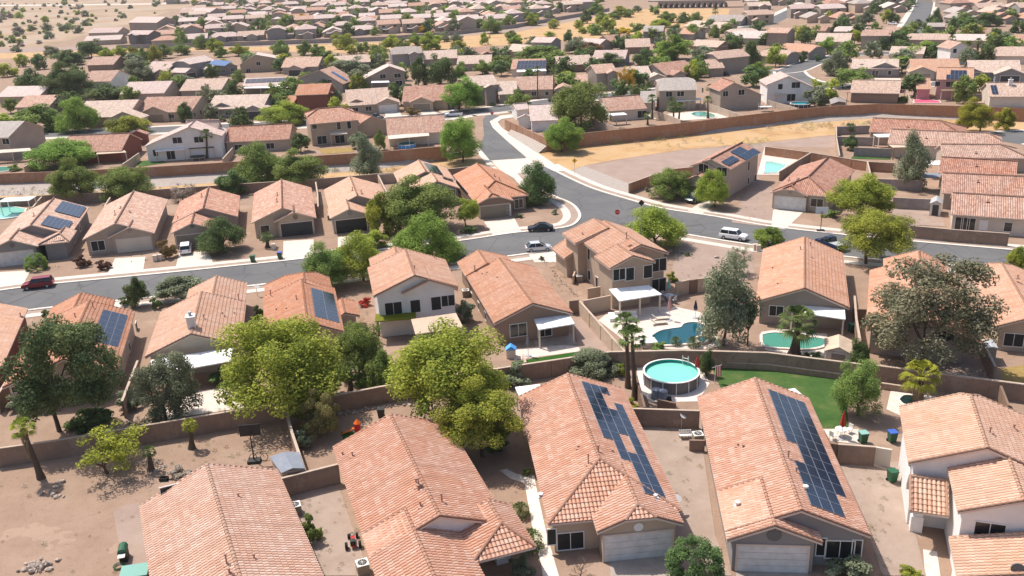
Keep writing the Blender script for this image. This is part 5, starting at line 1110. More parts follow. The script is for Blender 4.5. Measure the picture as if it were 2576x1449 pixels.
# ================================================================= MIDDLE-DISTANCE HOUSES
def M(label, A, B, E, st=1, wall='beige', roof='tanroof', ends=(0, 0), gab=(), feats=(), low=(), group=None, eaves=None, lod=0):
    ze = (2.7 if st == 1 else 5.3) if eaves is None else eaves
    ws = [dict(A=A, B=B, L=E, R=None, ze=ze, ends=ends)]; code = {}
    for g_ in gab:
        x, y, hw = g_[:3]; n = g_[3] if len(g_) > 3 else 5; gz = g_[4] if len(g_) > 4 else ze; k = ppm(x, y, gz+1.5)
        ws.append(dict(B=(x, y), par=0, rot=-90, n=n, L=hw/k, R=hw/k, ze=gz, os=.35)); 
        if len(g_) > 5: code['%dB' % (len(ws)-1)] = ('G', g_[5])
    for l_ in low:       # extra wings with their own ridge: A, B, eave, height
        ws.append(dict(A=l_[0], B=l_[1], L=l_[2], R=None, ze=l_[3], ends=(l_[4] if len(l_) > 4 else (0, 0))))
    return house(label, ws, wall, roof, lod, feats, group, auto=code, st=st)
gd, gw, gt = 'garage_dark', 'garage_white', 'garage_tan'
WC = 'whitecover'
# row above the left channel (seen from the back)
M('grey roofed two-storey house at the left edge above the channel wall', (-30, 305), (62, 304), (50, 346), 2, 'beige', 'greyroof', feats=[('patio', [(-20, 378), (75, 372), (80, 379), (-20, 386)], 2.8, 2.5, 'cream', 3), ('win', 0, 'L', (15, 356), 1.8, 1.3)])
M('terracotta roofed house with dark red side wall above the channel', (172, 342), (327, 335), (300, 379), 1, 'red', 'brownred', gab=[(342, 328, 26, 2)], feats=[('patio', [(245, 380), (312, 377), (318, 383), (242, 388)], 2.6, 2.4, 'tancover', 2)], lod=1)
house('white two-storey house with a wide white gable and two patio covers above the channel', [dict(B=(475, 319), az=8, n=9, L=(358, 372), R=(556, 345), zeL=3.6, zeR=4.9, p=.34, zt=7.4), dict(A=(468, 303), B=(552, 303), L=(500, 318), R=None, ze=5.6, zt=7.3)], 'white', 'paleroof', 1,
      [('win', 0, 'B', (446, 353), 2.0, 1.3), ('win', 0, 'B', (500, 351), 2.0, 1.3), ('win', 0, 'B', (391, 385), 1.0, 1.4), ('win', 0, 'B', (430, 390), 1.8, 1.9), ('patio', [(392, 373), (462, 368), (465, 376), (390, 381)], 2.8, 2.5, WC, 2), ('patio', [(478, 370), (535, 365), (538, 370), (474, 374)], 2.7, 2.5, 'garage_dark', 2)])
M('terracotta single-storey house right of the white gabled house above the channel', (575, 319), (736, 311), (660, 353), 1, 'beige', 'brownred', feats=[('win', 0, 'L', (600, 371), 1.8, 1.3), ('win', 0, 'L', (680, 367), 1.8, 1.3)], lod=1)
M('large tan two-storey house with patio covers above the channel', (800, 274), (858, 269), (840, 307), 2, 'tan', 'rose', ends=(.5, .5), low=[((895, 283), (935, 292), (920, 331), 2.7)], feats=[('win', 0, 'L', (791, 318), 1.1, 1.2, 'pane'), ('win', 0, 'L', (852, 316), .9, 1.8, 'pane'), ('win', 0, 'L', (878, 314), .9, 1.8, 'pane'), ('patio', [(830, 333), (872, 331), (874, 336), (830, 339)], 2.9, 2.6, 'cream', 2), ('win', 0, 'L', (810, 352), 2.2, 1.9), ('win', 0, 'L', (855, 350), 2.2, 1.9)], lod=1)
M('terracotta house with a long pale patio roof left of the street mouth', (971, 297), (1117, 288), (1060, 335), 1, 'cream', 'brownred', feats=[('patio', [(975, 341), (1078, 333), (1080, 341), (978, 350)], 2.7, 2.4, 'cream', 3), ('patio', [(1078, 330), (1120, 326), (1122, 331), (1080, 335)], 2.7, 2.5, WC, 1)], lod=1)
# row fronting the street
M('brownish gabled house partly hidden behind bright trees at far left', (65, 240), (150, 238), (90, 269), 1, 'greywarm', 'rose', gab=[(112, 258, 20, 2)])
M('tan gabled house with two front gables right of the bright green tree', (217, 254), (350, 250), (320, 293), 1, 'tan', 'tanroof', gab=[(262, 266, 28, 4), (308, 281, 45, 5, 2.7, gd)])
M('terracotta house with dark garage and a white van beside it', (370, 244), (508, 241), (480, 281), 1, 'tan', 'brownred', gab=[(385, 268, 38, 6, 2.7, gt), (440, 258, 22, 3)])
M('tan house with three front gables and a grey garage facing the street', (540, 240), (679, 236), (600, 273), 1, 'grey', 'tanroof', gab=[(557, 258, 36, 5), (605, 248, 20, 2), (635, 265, 28, 6, 2.7, gd)])
M('brick red two-storey house with terracotta roof', (751, 212), (834, 209), (780, 238), 2, 'red', 'terra', gab=[(816, 226, 20, 2)], low=[((705, 240), (752, 240), (725, 258), 2.7)])
M('tan house with three pale front gables and a white garage door', (868, 226), (975, 219), (940, 262), 1, 'beige', 'tanroof', gab=[(896, 249, 34, 4), (931, 235, 22, 3), (974, 247, 32, 6, 2.7, gw)])
M('terracotta house with an arched entry and wide tan garage behind the white pickup', (1016, 217), (1140, 212), (1030, 255), 1, 'tan', 'brownred', gab=[(1059, 244, 32, 6, 2.7, gt), (1091, 232, 18, 3), (1130, 243, 22, 4)])
M('tall tan two-storey house near the street corner with low side wing', (1172, 193), (1240, 187), (1200, 217), 2, 'taupe', 'tanroof', ends=(.3, 0), gab=[(1235, 213, 16, 2)], low=[((1252, 205), (1300, 203), (1275, 237), 2.7)])
# rows behind
M('wide pale roofed house at the left edge with tall trees in front', (20, 217), (125, 215), (40, 243), 1, 'beige', 'paleroof')
M('white walled two-storey house with brownish roof behind dark trees at left', (230, 178), (302, 176), (260, 205), 2, 'white', 'brownred', eaves=4.6)
M('pale roofed house with a small chimney and white patio strip', (325, 206), (435, 203), (380, 235), 1, 'beige', 'paleroof', feats=[('patio', [(318, 232), (378, 230), (380, 234), (316, 236)], 2.7, 2.5, WC, 2)])
M('long tan roofed house between the chimney house and the skylight house', (470, 199), (575, 196), (510, 227), 1, 'taupe', 'tanroof')
M('pale roofed house with a long dark solar strip along its roof', (617, 197), (738, 192), (700, 214), 1, 'greywarm', 'paleroof', feats=[('solar', 0, 'L', (620, 199), 1, 1, ["1"]*8, 'solar', True, (722, 204)), ('patio', [(615, 214), (735, 212), (738, 220), (612, 222)], 2.7, 2.4, WC, 4)])
house('grey green gabled house with blue tinted solar roof on its right side', [dict(B=(804, 176), az=-14, n=11, L=(766, 193), R=(881, 205), ze=2.8)], 'greywarm', 'rose', 0, [('solar', 0, 'R', (838, 179), 1, 1, ["11"]*3, 'solarblue', True, (870, 203)), ('win', 0, 'B', (830, 204), 1.4, 1)])
house('two-storey house with a wide gable and a tall fan palm in front', [dict(B=(979, 166), az=10, n=10, L=(905, 203), R=(1021, 180), zeL=3.0, zeR=5.2, zt=7.3)], 'taupe', 'paleroof', 0, [('win', 0, 'B', (963, 192), 1.9, 1.4), ('win', 0, 'B', (1000, 190), 2.2, 1.4), ('patio', [(935, 204), (978, 203), (980, 207), (933, 208)], 2.8, 2.5, WC, 2), ('win', 0, 'B', (1004, 210), 2.2, 1.9)])
M('small terracotta roofed house at left of the fourth row', (235, 143), (303, 141), (250, 163), 1, 'brown', 'brownred')
M('pale grey house with small front gable left of the two-storey blue solar house', (385, 154), (447, 155), (425, 183), 1, 'greywarm', 'paleroof', gab=[(402, 174, 26, 4, 2.7, gt)])
M('grey two-storey house with a dark garage and pale blue solar panels', (460, 148), (515, 139), (480, 161), 2, 'grey', 'paleroof', ends=(.4, 0), gab=[(480, 171, 22, 8, 2.7, gd)], low=[((525, 150), (560, 153), (550, 178), 2.7)], feats=[('solar', 3 - 1, 'L', (540, 150), 1, 1, ["1"], 'solarblue', True, (565, 166))])
house('two-storey tan house with a front gable left of the dark garage terracotta house', [dict(B=(642, 137), az=6, n=9, L=(588, 172), R=(690, 160), zeL=3.2, zeR=4.8, zt=7.0)], 'tan', 'paleroof', 0, [('win', 0, 'B', (650, 160), 1.6, 1.3), ('win', 0, 'B', (625, 178), 1.6, 1.5)])
M('rosy roofed house with a dark garage door facing the street', (719, 145), (811, 142), (770, 168), 1, 'greywarm', 'rose', gab=[(739, 164, 22, 6, 2.7, gd), (766, 154, 12, 2), (795, 157, 18, 3)])
M('tan hip roofed house beside the grey green gabled house', (842, 141), (922, 137), (880, 158), 1, 'grey', 'tanroof', ends=(.3, .3))
M('two-storey grey roofed house with small front gable in the fourth row', (994, 118), (1044, 115), (1020, 135), 2, 'grey', 'greyroof', ends=(.4, .4), gab=[(1042, 130, 14, 3)])
M('tan single-storey house with a small turret vent right of the grey roofed house', (1064, 128), (1150, 124), (1100, 148), 1, 'taupe', 'tanroof')
M('brown roofed house with dark porch in the fourth row', (1173, 120), (1247, 114), (1200, 136), 1, 'grey', 'brownred', gab=[(1225, 130, 16, 3)])
M('long pale roof house below the brown roofed house in the fourth row', (1152, 140), (1238, 137), (1200, 160), 1, 'taupe', 'tanroof')
M('house with a long row of bright blue solar panels behind the two tall palms', (1290, 149), (1373, 147), (1340, 173), 1, 'cream', 'rose', feats=[('solar', 0, 'L', (1303, 153), 1, 1, ["11"]*8, 'solar', False, (1372, 172)), ('patio', [(1300, 176), (1372, 173), (1375, 178), (1300, 181)], 2.7, 2.4, WC, 3)])
M('brown walled house with smooth pinkish roof right of the blue solar house', (1395, 142), (1483, 137), (1440, 163), 1, 'brown', 'tanroof')
M('terracotta house behind the two tall palms near the corner', (1298, 193), (1395, 190), (1330, 226), 1, 'tan', 'brownred', gab=[(1416, 216, 24, 7, 2.7, gt), (1365, 210, 20, 3)])
M('pale two-storey house with front gable and attached low garage wing', (1485, 163), (1540, 159), (1500, 185), 2, 'taupe', 'rose', gab=[(1543, 177, 16, 3)], low=[((1445, 188), (1478, 187), (1465, 209), 2.8)])
M('tan house with arched entry behind the yellow blossomed tree', (1572, 168), (1630, 165), (1600, 188), 1, 'beige', 'tanroof', gab=[(1612, 184, 20, 4), (1655, 186, 26, 5, 2.7, gt)])
M('terracotta roofed house with long ridge left of the tall gabled two-storey house', (1641, 160), (1723, 151), (1690, 187), 1, 'taupe', 'brownred', gab=[(1712, 178, 22, 5, 2.7, gt), (1752, 170, 14, 3)])
M('tan two-storey house with hipped roof and low garage wing', (1796, 129), (1860, 123), (1830, 146), 2, 'taupe', 'tanroof', ends=(.35, .2), low=[((1772, 150), (1812, 148), (1790, 172), 2.8)])
M('two-storey house with a smooth grey roof and white patio roof behind the palms', (1668, 196), (1730, 194), (1710, 227), 2, 'beige', 'greyroof', ends=(.3, .3), feats=[('win', 0, 'L', (1683, 237), 1.6, 1.3), ('win', 0, 'L', (1712, 236), 1.8, 1.3), ('patio', [(1700, 249), (1762, 246), (1765, 251), (1703, 255)], 2.8, 2.5, WC, 3)], low=[((1610, 229), (1650, 228), (1640, 258), 2.8)])
house('beige two-storey house with terracotta roof and long sloping right side', [dict(B=(1848, 207), az=8, n=9, L=(1808, 228), R=(1920, 239), zeL=5.2, zeR=3.4, zt=7.2)], 'beige', 'brownred', 1, [('win', 0, 'B', (1865, 232), 1.7, 1.4), ('win', 0, 'B', (1825, 236), 1.4, 1.4), ('patio', [(1855, 246), (1908, 243), (1912, 247), (1858, 251)], 2.8, 2.5, WC, 2), ('win', 0, 'L', (1768, 227), 1.0, 1.4)])
M('terracotta house with a white box patio room beside the biggest mesquite tree', (1513, 246), (1608, 239), (1580, 276), 1, 'cream', 'brownred', feats=[('patio', [(1520, 286), (1570, 283), (1578, 288), (1524, 292)], 2.7, 2.5, WC, 3), ('win', 0, 'L', (1615, 287), 2.4, 1.7)], lod=1)
M('white walled house with pale tiled roof at the corner behind the orange wall', (1330, 264), (1398, 261), (1370, 303), 1, 'white', 'paleroof', gab=[(1322, 288, 22, 1)], low=[((1290, 262), (1325, 259), (1310, 276), 2.7)], feats=[('win', 0, 'A', (1326, 313), .9, 1.2)], lod=1)
# rows to the right, above the side streets
for a in (('two-storey tan roofed house left of the dark cypress shaped tree', (1348, 93), (1400, 94), (1370, 107), 2, 'grey', 'paleroof'), ('long tan roofed house below the two-storey house by the cypress', (1290, 110), (1338, 113), (1310, 131), 1, 'taupe', 'tanroof'),
          ('terracotta house with small dark chimney near the green bushes', (1517, 89), (1575, 84), (1550, 105), 1, 'taupe', 'brownred'), ('brown walled house with a dark chimney and pinkish roof', (1572, 98), (1635, 96), (1610, 118), 1, 'brown', 'tanroof'),
          ('white roofed house with dark skylight strips', (1497, 126), (1580, 125), (1560, 148), 1, 'grey', 'paleroof'), ('tall grey two-storey house right of the orange field edge', (1620, 65), (1672, 64), (1640, 79), 2, 'grey', 'greyroof'),
          ('low tan house behind the round grey green tree', (1472, 96), (1525, 98), (1500, 115), 1, 'taupe', 'paleroof'), ('small terracotta house with two front gables below the orange field', (1722, 69), (1762, 70), (1740, 86), 1, 'greywarm', 'terra'),
          ('wide pale house near the top of the right hand rows', (1748, 51), (1828, 55), (1790, 70), 1, 'taupe', 'tanroof'), ('wide grey pale roof house just below the arched bridge', (1797, 37), (1868, 37), (1830, 53), 1, 'grey', 'greyroof'),
          ('tan roofed house with a red-brown lean-to right of the bright green trees', (1752, 99), (1825, 103), (1790, 118), 1, 'brown', 'tanroof'), ('pale house behind a bare branched tree', (1852, 77), (1928, 78), (1880, 96), 1, 'greywarm', 'paleroof'),
          ('pale roofed house left of the curved street', (1934, 123), (1988, 126), (1960, 143), 1, 'taupe', 'tanroof'), ('terracotta house with pale solar panels left of the curved street', (1980, 108), (2050, 112), (2030, 132), 1, 'greywarm', 'terra'),
          ('tan house with dark garage above the curved street', (2057, 83), (2145, 83), (2120, 105), 1, 'taupe', 'tanroof'), ('two-storey terracotta house with a small hipped garage roof', (2180, 74), (2235, 74), (2210, 90), 2, 'taupe', 'brownred'),
          ('long terracotta roof joining the two-storey house at the far street', (2230, 67), (2292, 68), (2260, 82), 1, 'beige', 'brownred'), ('two-storey house with small square windows and terracotta roof', (1938, 69), (1993, 70), (1960, 83), 2, 'taupe', 'rose'),
          ('tan house with a wide white patio behind the umbrella shaped tree', (2243, 116), (2330, 117), (2265, 135), 1, 'cream', 'tanroof'), ('tan hip roofed house left of the far yellow tree', (2292, 84), (2383, 84), (2340, 100), 1, 'beige', 'tanroof'),
          ('long pale roofed house below the far yellow tree', (2407, 85), (2503, 86), (2450, 102), 1, 'beige', 'paleroof'), ('beige house with pale roof at the right edge above the tan house row', (2517, 117), (2600, 117), (2560, 141), 1, 'cream', 'tanroof'),
          ('terracotta house at the right edge near the top', (2542, 88), (2600, 88), (2570, 107), 1, 'cream', 'rose'), ('dark walled house with solar panels beside the far straight street', (2334, 57), (2380, 57), (2350, 67), 1, 'dark', 'greyroof'),
          ('pale hip roofed house with white awning near the far street', (2110, 66), (2175, 66), (2140, 79), 1, 'grey', 'paleroof'), ('terracotta roofed long house behind the two-storey square window house', (2009, 65), (2085, 66), (2040, 77), 1, 'tan', 'brownred')):
    M(*a, ends=(.3, .3) if 'hip' in a[0] or 'pale' in a[0] else (0, 0), gab=[(a[1][0]*.3+a[2][0]*.7, (a[1][1]+a[3][1])/2+2, (a[2][0]-a[1][0])*.2, 4)] if len(a[0]) % 2 else [])
house('white gabled two-storey house with a covered back deck beside the small shed', [dict(B=(1984, 191), az=-4, n=10, L=(1925, 212), R=(2052, 221), zeL=5.2, zeR=3.6, zt=7.4)], 'white', 'paleroof', 0, [('win', 0, 'B', (2002, 214), 2.2, 1.5), ('win', 0, 'B', (1963, 218), 1.2, 1.4), ('patio', [(1946, 234), (2042, 226), (2046, 231), (1950, 239)], 2.9, 2.6, 'cream', 4), ('win', 0, 'B', (1990, 245), 2.2, 1.8)])
M('low tan roofed house with a shaded patio above the curved wall', (2145, 201), (2268, 203), (2200, 234), 1, 'brown', 'tanroof', feats=[('patio', [(2130, 226), (2278, 226), (2280, 233), (2128, 233)], 2.7, 2.5, 'rose', 5)], lod=1)
M('pink two-storey house with terracotta roof and blue solar panels', (2358, 170), (2451, 171), (2390, 200), 2, 'pink', 'terra', low=[((2302, 196), (2340, 196), (2320, 224), 2.9)], feats=[('solar', 0, 'L', (2382, 176), 1, 1, ["01", "11", "11", "11", "11"], 'solar', False, (2431, 199)), ('win', 0, 'L', (2392, 212), 2.4, 1.4, 'pane'), ('win', 0, 'L', (2359, 211), 1.2, 1.3, 'pane'), ('win', 0, 'L', (2445, 212), 1.4, 1.2, 'pane'), ('patio', [(2368, 224), (2452, 223), (2453, 228), (2366, 229)], 2.9, 2.7, 'wood', 4)], lod=1)
M('tan roofed house with a white chimney and a small solar block at right edge', (2480, 208), (2610, 208), (2520, 243), 1, 'cream', 'tanroof', feats=[('solar', 0, 'L', (2491, 214), 1, 1, ["111"]*2, 'solar', False, (2512, 236)), ('chim', 0, 'L', (2541, 214), .9, .8, 1.3)], lod=1)
M('house with twin pale gables and two white garage doors on the curved street', (2144, 148), (2262, 148), (2200, 173), 1, 'grey', 'tanroof', gab=[(2168, 160, 26, 4), (2227, 157, 38, 6, 2.7, gw)])
M('terracotta house with a wide front gable right of the twin garage house', (2288, 148), (2411, 147), (2350, 180), 1, 'beige', 'terra', gab=[(2322, 168, 32, 6, 2.7, gt), (2365, 158, 20, 3)])
M('tan roofed house with hipped front gables at right edge of the curved street', (2433, 151), (2565, 151), (2500, 182), 1, 'grey', 'tanroof', gab=[(2450, 172, 24, 5), (2488, 158, 24, 3), (2545, 172, 36, 6, 2.7, gd)])
house('white two-storey gabled house between the two far fan palm groups', [dict(B=(2420, 106), az=4, n=9, L=(2375, 120), R=(2480, 134), zeL=5.2, zeR=3.6, zt=7.2)], 'white', 'brownred', 0, [('win', 0, 'B', (2436, 128), 2.2, 1.5), ('win', 0, 'B', (2402, 128), 1.2, 1.3)])

M('wide pale two-storey house at the left end of the far rooftops', (345, 42), (417, 42), (380, 57), 2, 'taupe', 'paleroof')
M('low pale house nearest the upper left desert', (235, 70), (310, 68), (270, 82), 1, 'beige', 'paleroof')
M('long low pale house below the one nearest the desert', (218, 91), (310, 87), (260, 101), 1, 'beige', 'paleroof')
M('dark grey two-storey house by the left end of the grey wall', (335, 76), (388, 76), (360, 87), 2, 'dark', 'paleroof', gab=[(330, 84, 12, 3)], feats=[('win', 0, 'L', (348, 92), 1.6, 1.4, 'pane'), ('win', 0, 'L', (372, 98), 1.6, 1.8, 'pane')])
M('grey two-storey house among trees at the upper left of the far rooftops', (485, 20), (545, 20), (515, 31), 2, 'grey', 'paleroof')
# ================================================================= VEHICLES AND OBJECTS
car('black sedan parked by the rounded street corner', (1389, 579), (1330, 581), 'paint_black', 'sedan')
car('silver hatchback parked by the kerb beside the two-storey corner house', (1326, 633), (1382, 628), 'paint_silver', 'hatch')
car('white boxy SUV on the curved street right of the large roadside tree', (1813, 597), (1878, 606), 'paint_white', 'suv')
car('dark red SUV at the left edge of the main street', (139, 718), (56, 728), 'paint_red', 'suv')
car('white SUV parked in the driveway of the third left row house', (467, 649), (470, 620), 'paint_white', 'suv', scale=.95)
car('white car partly hidden behind the two-storey corner house garage', (1432, 640), (1420, 655), 'paint_white', 'hatch')
car('dark green van parked under the trees at the pinkish two-storey house', (1770, 500), (1733, 512), 'paint_green', 'van')
car('blue pickup truck parked behind the green pool house roof', (2118, 634), (2062, 612), 'paint_blue', 'pickup', cat='pickup truck')
car('white pickup truck at the north street corner', (1165, 292), (1118, 293), 'paint_white', 'pickup', cat='pickup truck')
car('black pickup truck parked on the north street', (928, 299), (960, 301), 'paint_black', 'pickup', cat='pickup truck')
car('white van parked beside the terracotta garage house', (343, 303), (362, 301), 'paint_white', 'van', cat='van')
car('dark car parked at the base of the two tall palms', (1380, 256), (1412, 254), 'paint_green', 'sedan')
car('black car parked in front of the low garage wing of the tan two-storey house', (1812, 190), (1834, 191), 'paint_black', 'sedan')
car('white pickup at the near end of the far straight street', (2232, 62), (2258, 63), 'paint_white', 'pickup', cat='pickup truck')
car('dark car parked below the bright green far trees', (1755, 92), (1772, 92), 'paint_black', 'sedan')
for i, x in enumerate((8, 28, 62, 108, 118)): car('small distant vehicle on the desert road, %s of five' % nth(i), (x, 11), (x+9, 11), ['paint_black', 'paint_blue', 'paint_silver', 'paint_black', 'paint_silver'][i], 'suv' if i % 2 else 'van', group='vehicles on the desert road')
car('dark blue van on the desert road near the dense rooftops', (408, 5), (425, 4), 'paint_blue', 'van', cat='van')
# bins and units
wheelie_bin('green rubbish bin by the kerb left of the blue-lidded bin', (637, 660), 'bin_green', 'bin_green')
wheelie_bin('dark bin with a blue lid on the kerb near the arched garage house', (705, 651), 'bin_green', 'bin_blue')
wheelie_bin('green rubbish bin against the white two-storey house wall', (2243, 1212), 'bin_green', 'bin_green', 10)
wheelie_bin('green bin with blue lid behind the lower right gate', (2243, 1112), 'bin_green', 'bin_blue', 5)
wheelie_bin('green bin with teal lid beside the closed red umbrella patio', (2170, 1114), 'bin_green', 'tealcover', 5)
wheelie_bin('black bin behind the second bottom row roof by the stone border', (960, 1052), 'black', 'black')
wheelie_bin('dark green bin beside the green pool house wall', (2142, 836), 'bin_green', 'bin_green')
for lab, p, r in (('beside the hip-fronted house roof in the gravel side yard', (1755, 1112), 5), ('in the low enclosure left of the two-storey corner house', (1457, 708), 10), ('at the bottom edge between the two leftmost roofs', (914, 1440), 20), ('against the bottom left house near the side yard bush', (745, 1292), 20), ('between the white two-storey house and the bay window house', (1172, 745), 10), ('beside the fifth left row house garage', (832, 552), 0)):
    ac_unit('square grey air conditioning unit '+lab, p, r)
t = thing('ac_screen_wall', 'low brown wall screening the air conditioner beside the hip-fronted house', 'wall', G(1753, 1130)); mb = MB(); b = G(1734, 1136); mb.box(b, G(1772, 1137)-b, Vector((0, .2, 0)), UP*1.1); obj('wall_body', mb, ['blockwall'], t)
t = thing('ac_screen_wall', 'low tan wall around the air conditioner left of the two-storey corner house', 'wall', G(1445, 715)); mb = MB(); b = G(1440, 716); mb.box(b, G(1447, 698)-b, Vector((.2, 0, 0)), UP*1.2); obj('wall_body', mb, ['tan'], t)
# umbrellas, furniture
umbrella_closed('closed grey patio umbrella on the deck of the bay window house', (1329, 896), 'greycloth')
umbrella_closed('closed pink striped umbrella beside the two sun loungers', (1684, 806), 'pinkcloth', 3.0)
umbrella_closed('closed pale teal umbrella in the round patio table', (1682, 750), 'tealcover', 2.6)
umbrella_closed('closed red umbrella on the small patio right of the lawn', (2117, 1104), 'redcloth', 2.7)
umbrella_closed('closed red umbrella standing next to the round raised pool', (1753, 952), 'redcloth', 2.5)
umbrella_closed('closed dark blue umbrella near the flagstone path by the pool', (1749, 800), 'paint_blue', 2.2)
lounger('white sun lounger nearest the freeform pool', (1656, 816), 5); lounger('white sun lounger farther from the freeform pool', (1660, 805), 5)
table_chairs('round metal patio table under the pale teal umbrella', (1682, 756), .6, 'metal', clabel='metal chair %s of the teal umbrella table')
table_chairs('white patio table by the closed red umbrella at lower right', (2115, 1098), .55, 'frame', n=2, clabel='white chair %s of the table with red umbrella')
t = thing('outdoor_sofa', 'white corner sofa at the left edge of the pool patio', 'sofa', G(1560, 800)); mb = MB(); b = G(1548, 806); mb.box(b, Vector((2.6, 0, 0)), Vector((0, .9, 0)), UP*.45); mb.box(b+Vector((0, .7, 0)), Vector((2.6, 0, 0)), Vector((0, .22, 0)), UP*.8); obj('seat', mb, ['frame'], t); mb = MB(); mb.box(b+Vector((-.7, -.5, 0)), Vector((.7, 0, 0)), Vector((0, 2, 0)), UP*.45); obj('chaise', mb, ['frame'], t)
t = thing('table_cover', 'white covered furniture under the twin palms near the pool', 'furniture', G(1625, 872)); mb = MB(); b = G(1612, 878); mb.box(b+UP*.55, Vector((1.9, .2, 0)), Vector((-.2, 1.4, 0)), UP*.1); obj('table_top', mb, ['frame'], t)
for v in ((.1, .1), (1.7, .3), (0, 1.3), (1.6, 1.5)): mb = MB(); mb.tube(b+Vector((v[0], v[1], 0)), b+Vector((v[0], v[1], .55)), .03, .03, 6); obj('leg', mb, ['metal'], t)
t = thing('playhouse', 'small blue-roofed toy playhouse on the bay window house patio', 'playhouse', G(1286, 896)); b = G(1286, 898); mb = MB(); mb.cbox(b, XX, YY, 1.0, .9, 1.0); obj('wall', mb, ['cream'], t); mb = MB(); P = [b+Vector((x, y, 1.0)) for x, y in ((-.6, -.5), (.6, -.5), (.6, .5), (-.6, .5))]; a1, a2 = b+Vector((0, -.5, 1.45)), b+Vector((0, .5, 1.45)); mb.poly([P[0], a1, a2, P[3]]); mb.poly([P[1], P[2], a2, a1]); mb.poly([P[0], P[1], a1]); mb.poly([P[2], P[3], a2]); obj('roof', mb, ['bluecloth'], t)
t = thing('toy_slide', 'orange and yellow plastic toy slide beside the second bottom row roof', 'toy slide', G(897, 1092)); b = G(899, 1094); mb = MB(); mb.box(b+Vector((-.2, 0, 0)), Vector((.5, 0, 0)), Vector((0, .5, 0)), UP*1.1); obj('tower', mb, ['signred'], t); mb = MB(); mb.tube(b+Vector((.05, .25, 1.1)), b+Vector((.05, .25, 1.5)), .35, .02, 8); obj('roof', mb, ['orange'], t); mb = MB(); mb.poly([b+Vector((-.15, 0, .7)), b+Vector((-.15, .4, .7)), b+Vector((-1.5, .4, .05)), b+Vector((-1.5, 0, .05))]); obj('chute', mb, ['orange'], t)
t = thing('pedal_kart', 'red and black pedal go-kart in the gravel side yard', 'go-kart', G(888, 1365)); b = G(889, 1368); d, e = ax(100)
mb = MB(); mb.cbox(b+UP*.25-d*.1, d, e, 1.3, .3, .1); obj('frame', mb, ['signred'], t); mb = MB(); mb.cbox(b+UP*.3-d*.5, d, e, .4, .4, .4); obj('seat', mb, ['black'], t); mb = MB(); c = b+UP*.7+d*.2
for k in range(10): u0, u1 = k*.628, (k+1)*.628; mb.tube(c+(e*math.cos(u0)+UP*math.sin(u0))*.16, c+(e*math.cos(u1)+UP*math.sin(u1))*.16, .02, .02, 4)
obj('steering_wheel', mb, ['black'], t)
for x, y, r_ in ((-.55, -.5, .28), (-.55, .5, .28), (.75, -.3, .2), (.75, .3, .2)): mb = MB(); c = b+d*x+e*y+UP*r_; mb.tube(c-e*.1, c+e*.1, r_, r_, 12); obj('wheel', mb, ['tyre'], t)
t = thing('grill', 'dark green and white barbecue grill on the concrete slab at bottom left', 'barbecue', G(313, 1410)); b = G(314, 1406); d, e = ax(-75)
mb = MB(); mb.cbox(b, d, e, 1.0, .55, .75); obj('cart', mb, ['black'], t); mb = MB(); mb.tube(b+UP*.85-d*.5, b+UP*.85+d*.5, .33, .33, 12); obj('lid', mb, ['bin_green'], t); mb = MB(); mb.cbox(b+UP*.8+d*.8, d, e, .5, .5, .05); obj('side_shelf', mb, ['frame'], t)
t = thing('storage_chest', 'teal-roofed low storage chest at the bottom left corner beside the roof', 'storage chest', G(345, 1449)); b = G(345, 1468); mb = MB(); d, e = ax(10); mb.cbox(b, d, e, 1.7, 1.1, 1.0); obj('body', mb, ['wood'], t); mb = MB(); mb.box(b-d*.95-e*.6+UP*1.0, d*1.9, e*1.25+UP*.15, UP*.06); obj('lid', mb, ['tealcover'], t)
t = thing('garden_hose', 'bundle of green plastic hose next to the storage chest', 'hose', G(300, 1425)); b = G(300, 1427); mb = MB()
for j in range(3):
    for k in range(12): u0, u1 = k*.5236, (k+1)*.5236; r_ = .3+.05*j; mb.tube(b+Vector((math.cos(u0)*r_, math.sin(u0)*r_, .04+.06*j)), b+Vector((math.cos(u1)*r_, math.sin(u1)*r_, .04+.06*j)), .03, .03, 5)
obj('coil', mb, ['bin_green'], t)
t = thing('crate', 'black plastic crate near the bottom left roof peak', 'crate', G(413, 1208)); b = G(413, 1208); mb = MB(); d, e = ax(0)
for a, b2, c, dd in ((-.35, -.22, .7, .04), (-.35, .18, .7, .04), (-.35, -.22, .04, .44), (.31, -.22, .04, .44)): mb.box(b+Vector((a, b2, 0)), XX*c, YY*dd, UP*.3)
mb.box(b+Vector((-.35, -.22, .0)), XX*.7, YY*.44, UP*.03); obj('body', mb, ['black'], t)
hoop('black basketball hoop in the bare yard beside the grey shingled shed', (640, 1162), 5, 3.0, 'black')
hoop('portable basketball hoop with a clear backboard on the verge of the garage house', (2064, 582), -10, 3.1, 'frame')
t = thing('bicycle', 'dark bicycle lying beside the bare yard basketball hoop', 'bicycle', G(652, 1156)); b = G(652, 1158)
for x in (-.5, .5):
    mb = MB()
    for k in range(14): u0, u1 = k*.4488, (k+1)*.4488; c = b+Vector((x, 0, .32)); mb.tube(c+Vector((math.cos(u0)*.32, math.sin(u0)*.15, math.sin(u0)*.3)), c+Vector((math.cos(u1)*.32, math.sin(u1)*.15, math.sin(u1)*.3)), .03, .03, 5)
    obj('wheel', mb, ['tyre'], t)
mb = MB(); pts = [(-.5, .32), (-.15, .75), (.35, .75), (.5, .32)]
for k in range(3): mb.tube(b+Vector((pts[k][0], 0, pts[k][1])), b+Vector((pts[k+1][0], 0, pts[k+1][1])), .025, .025, 5)
obj('frame', mb, ['black'], t)
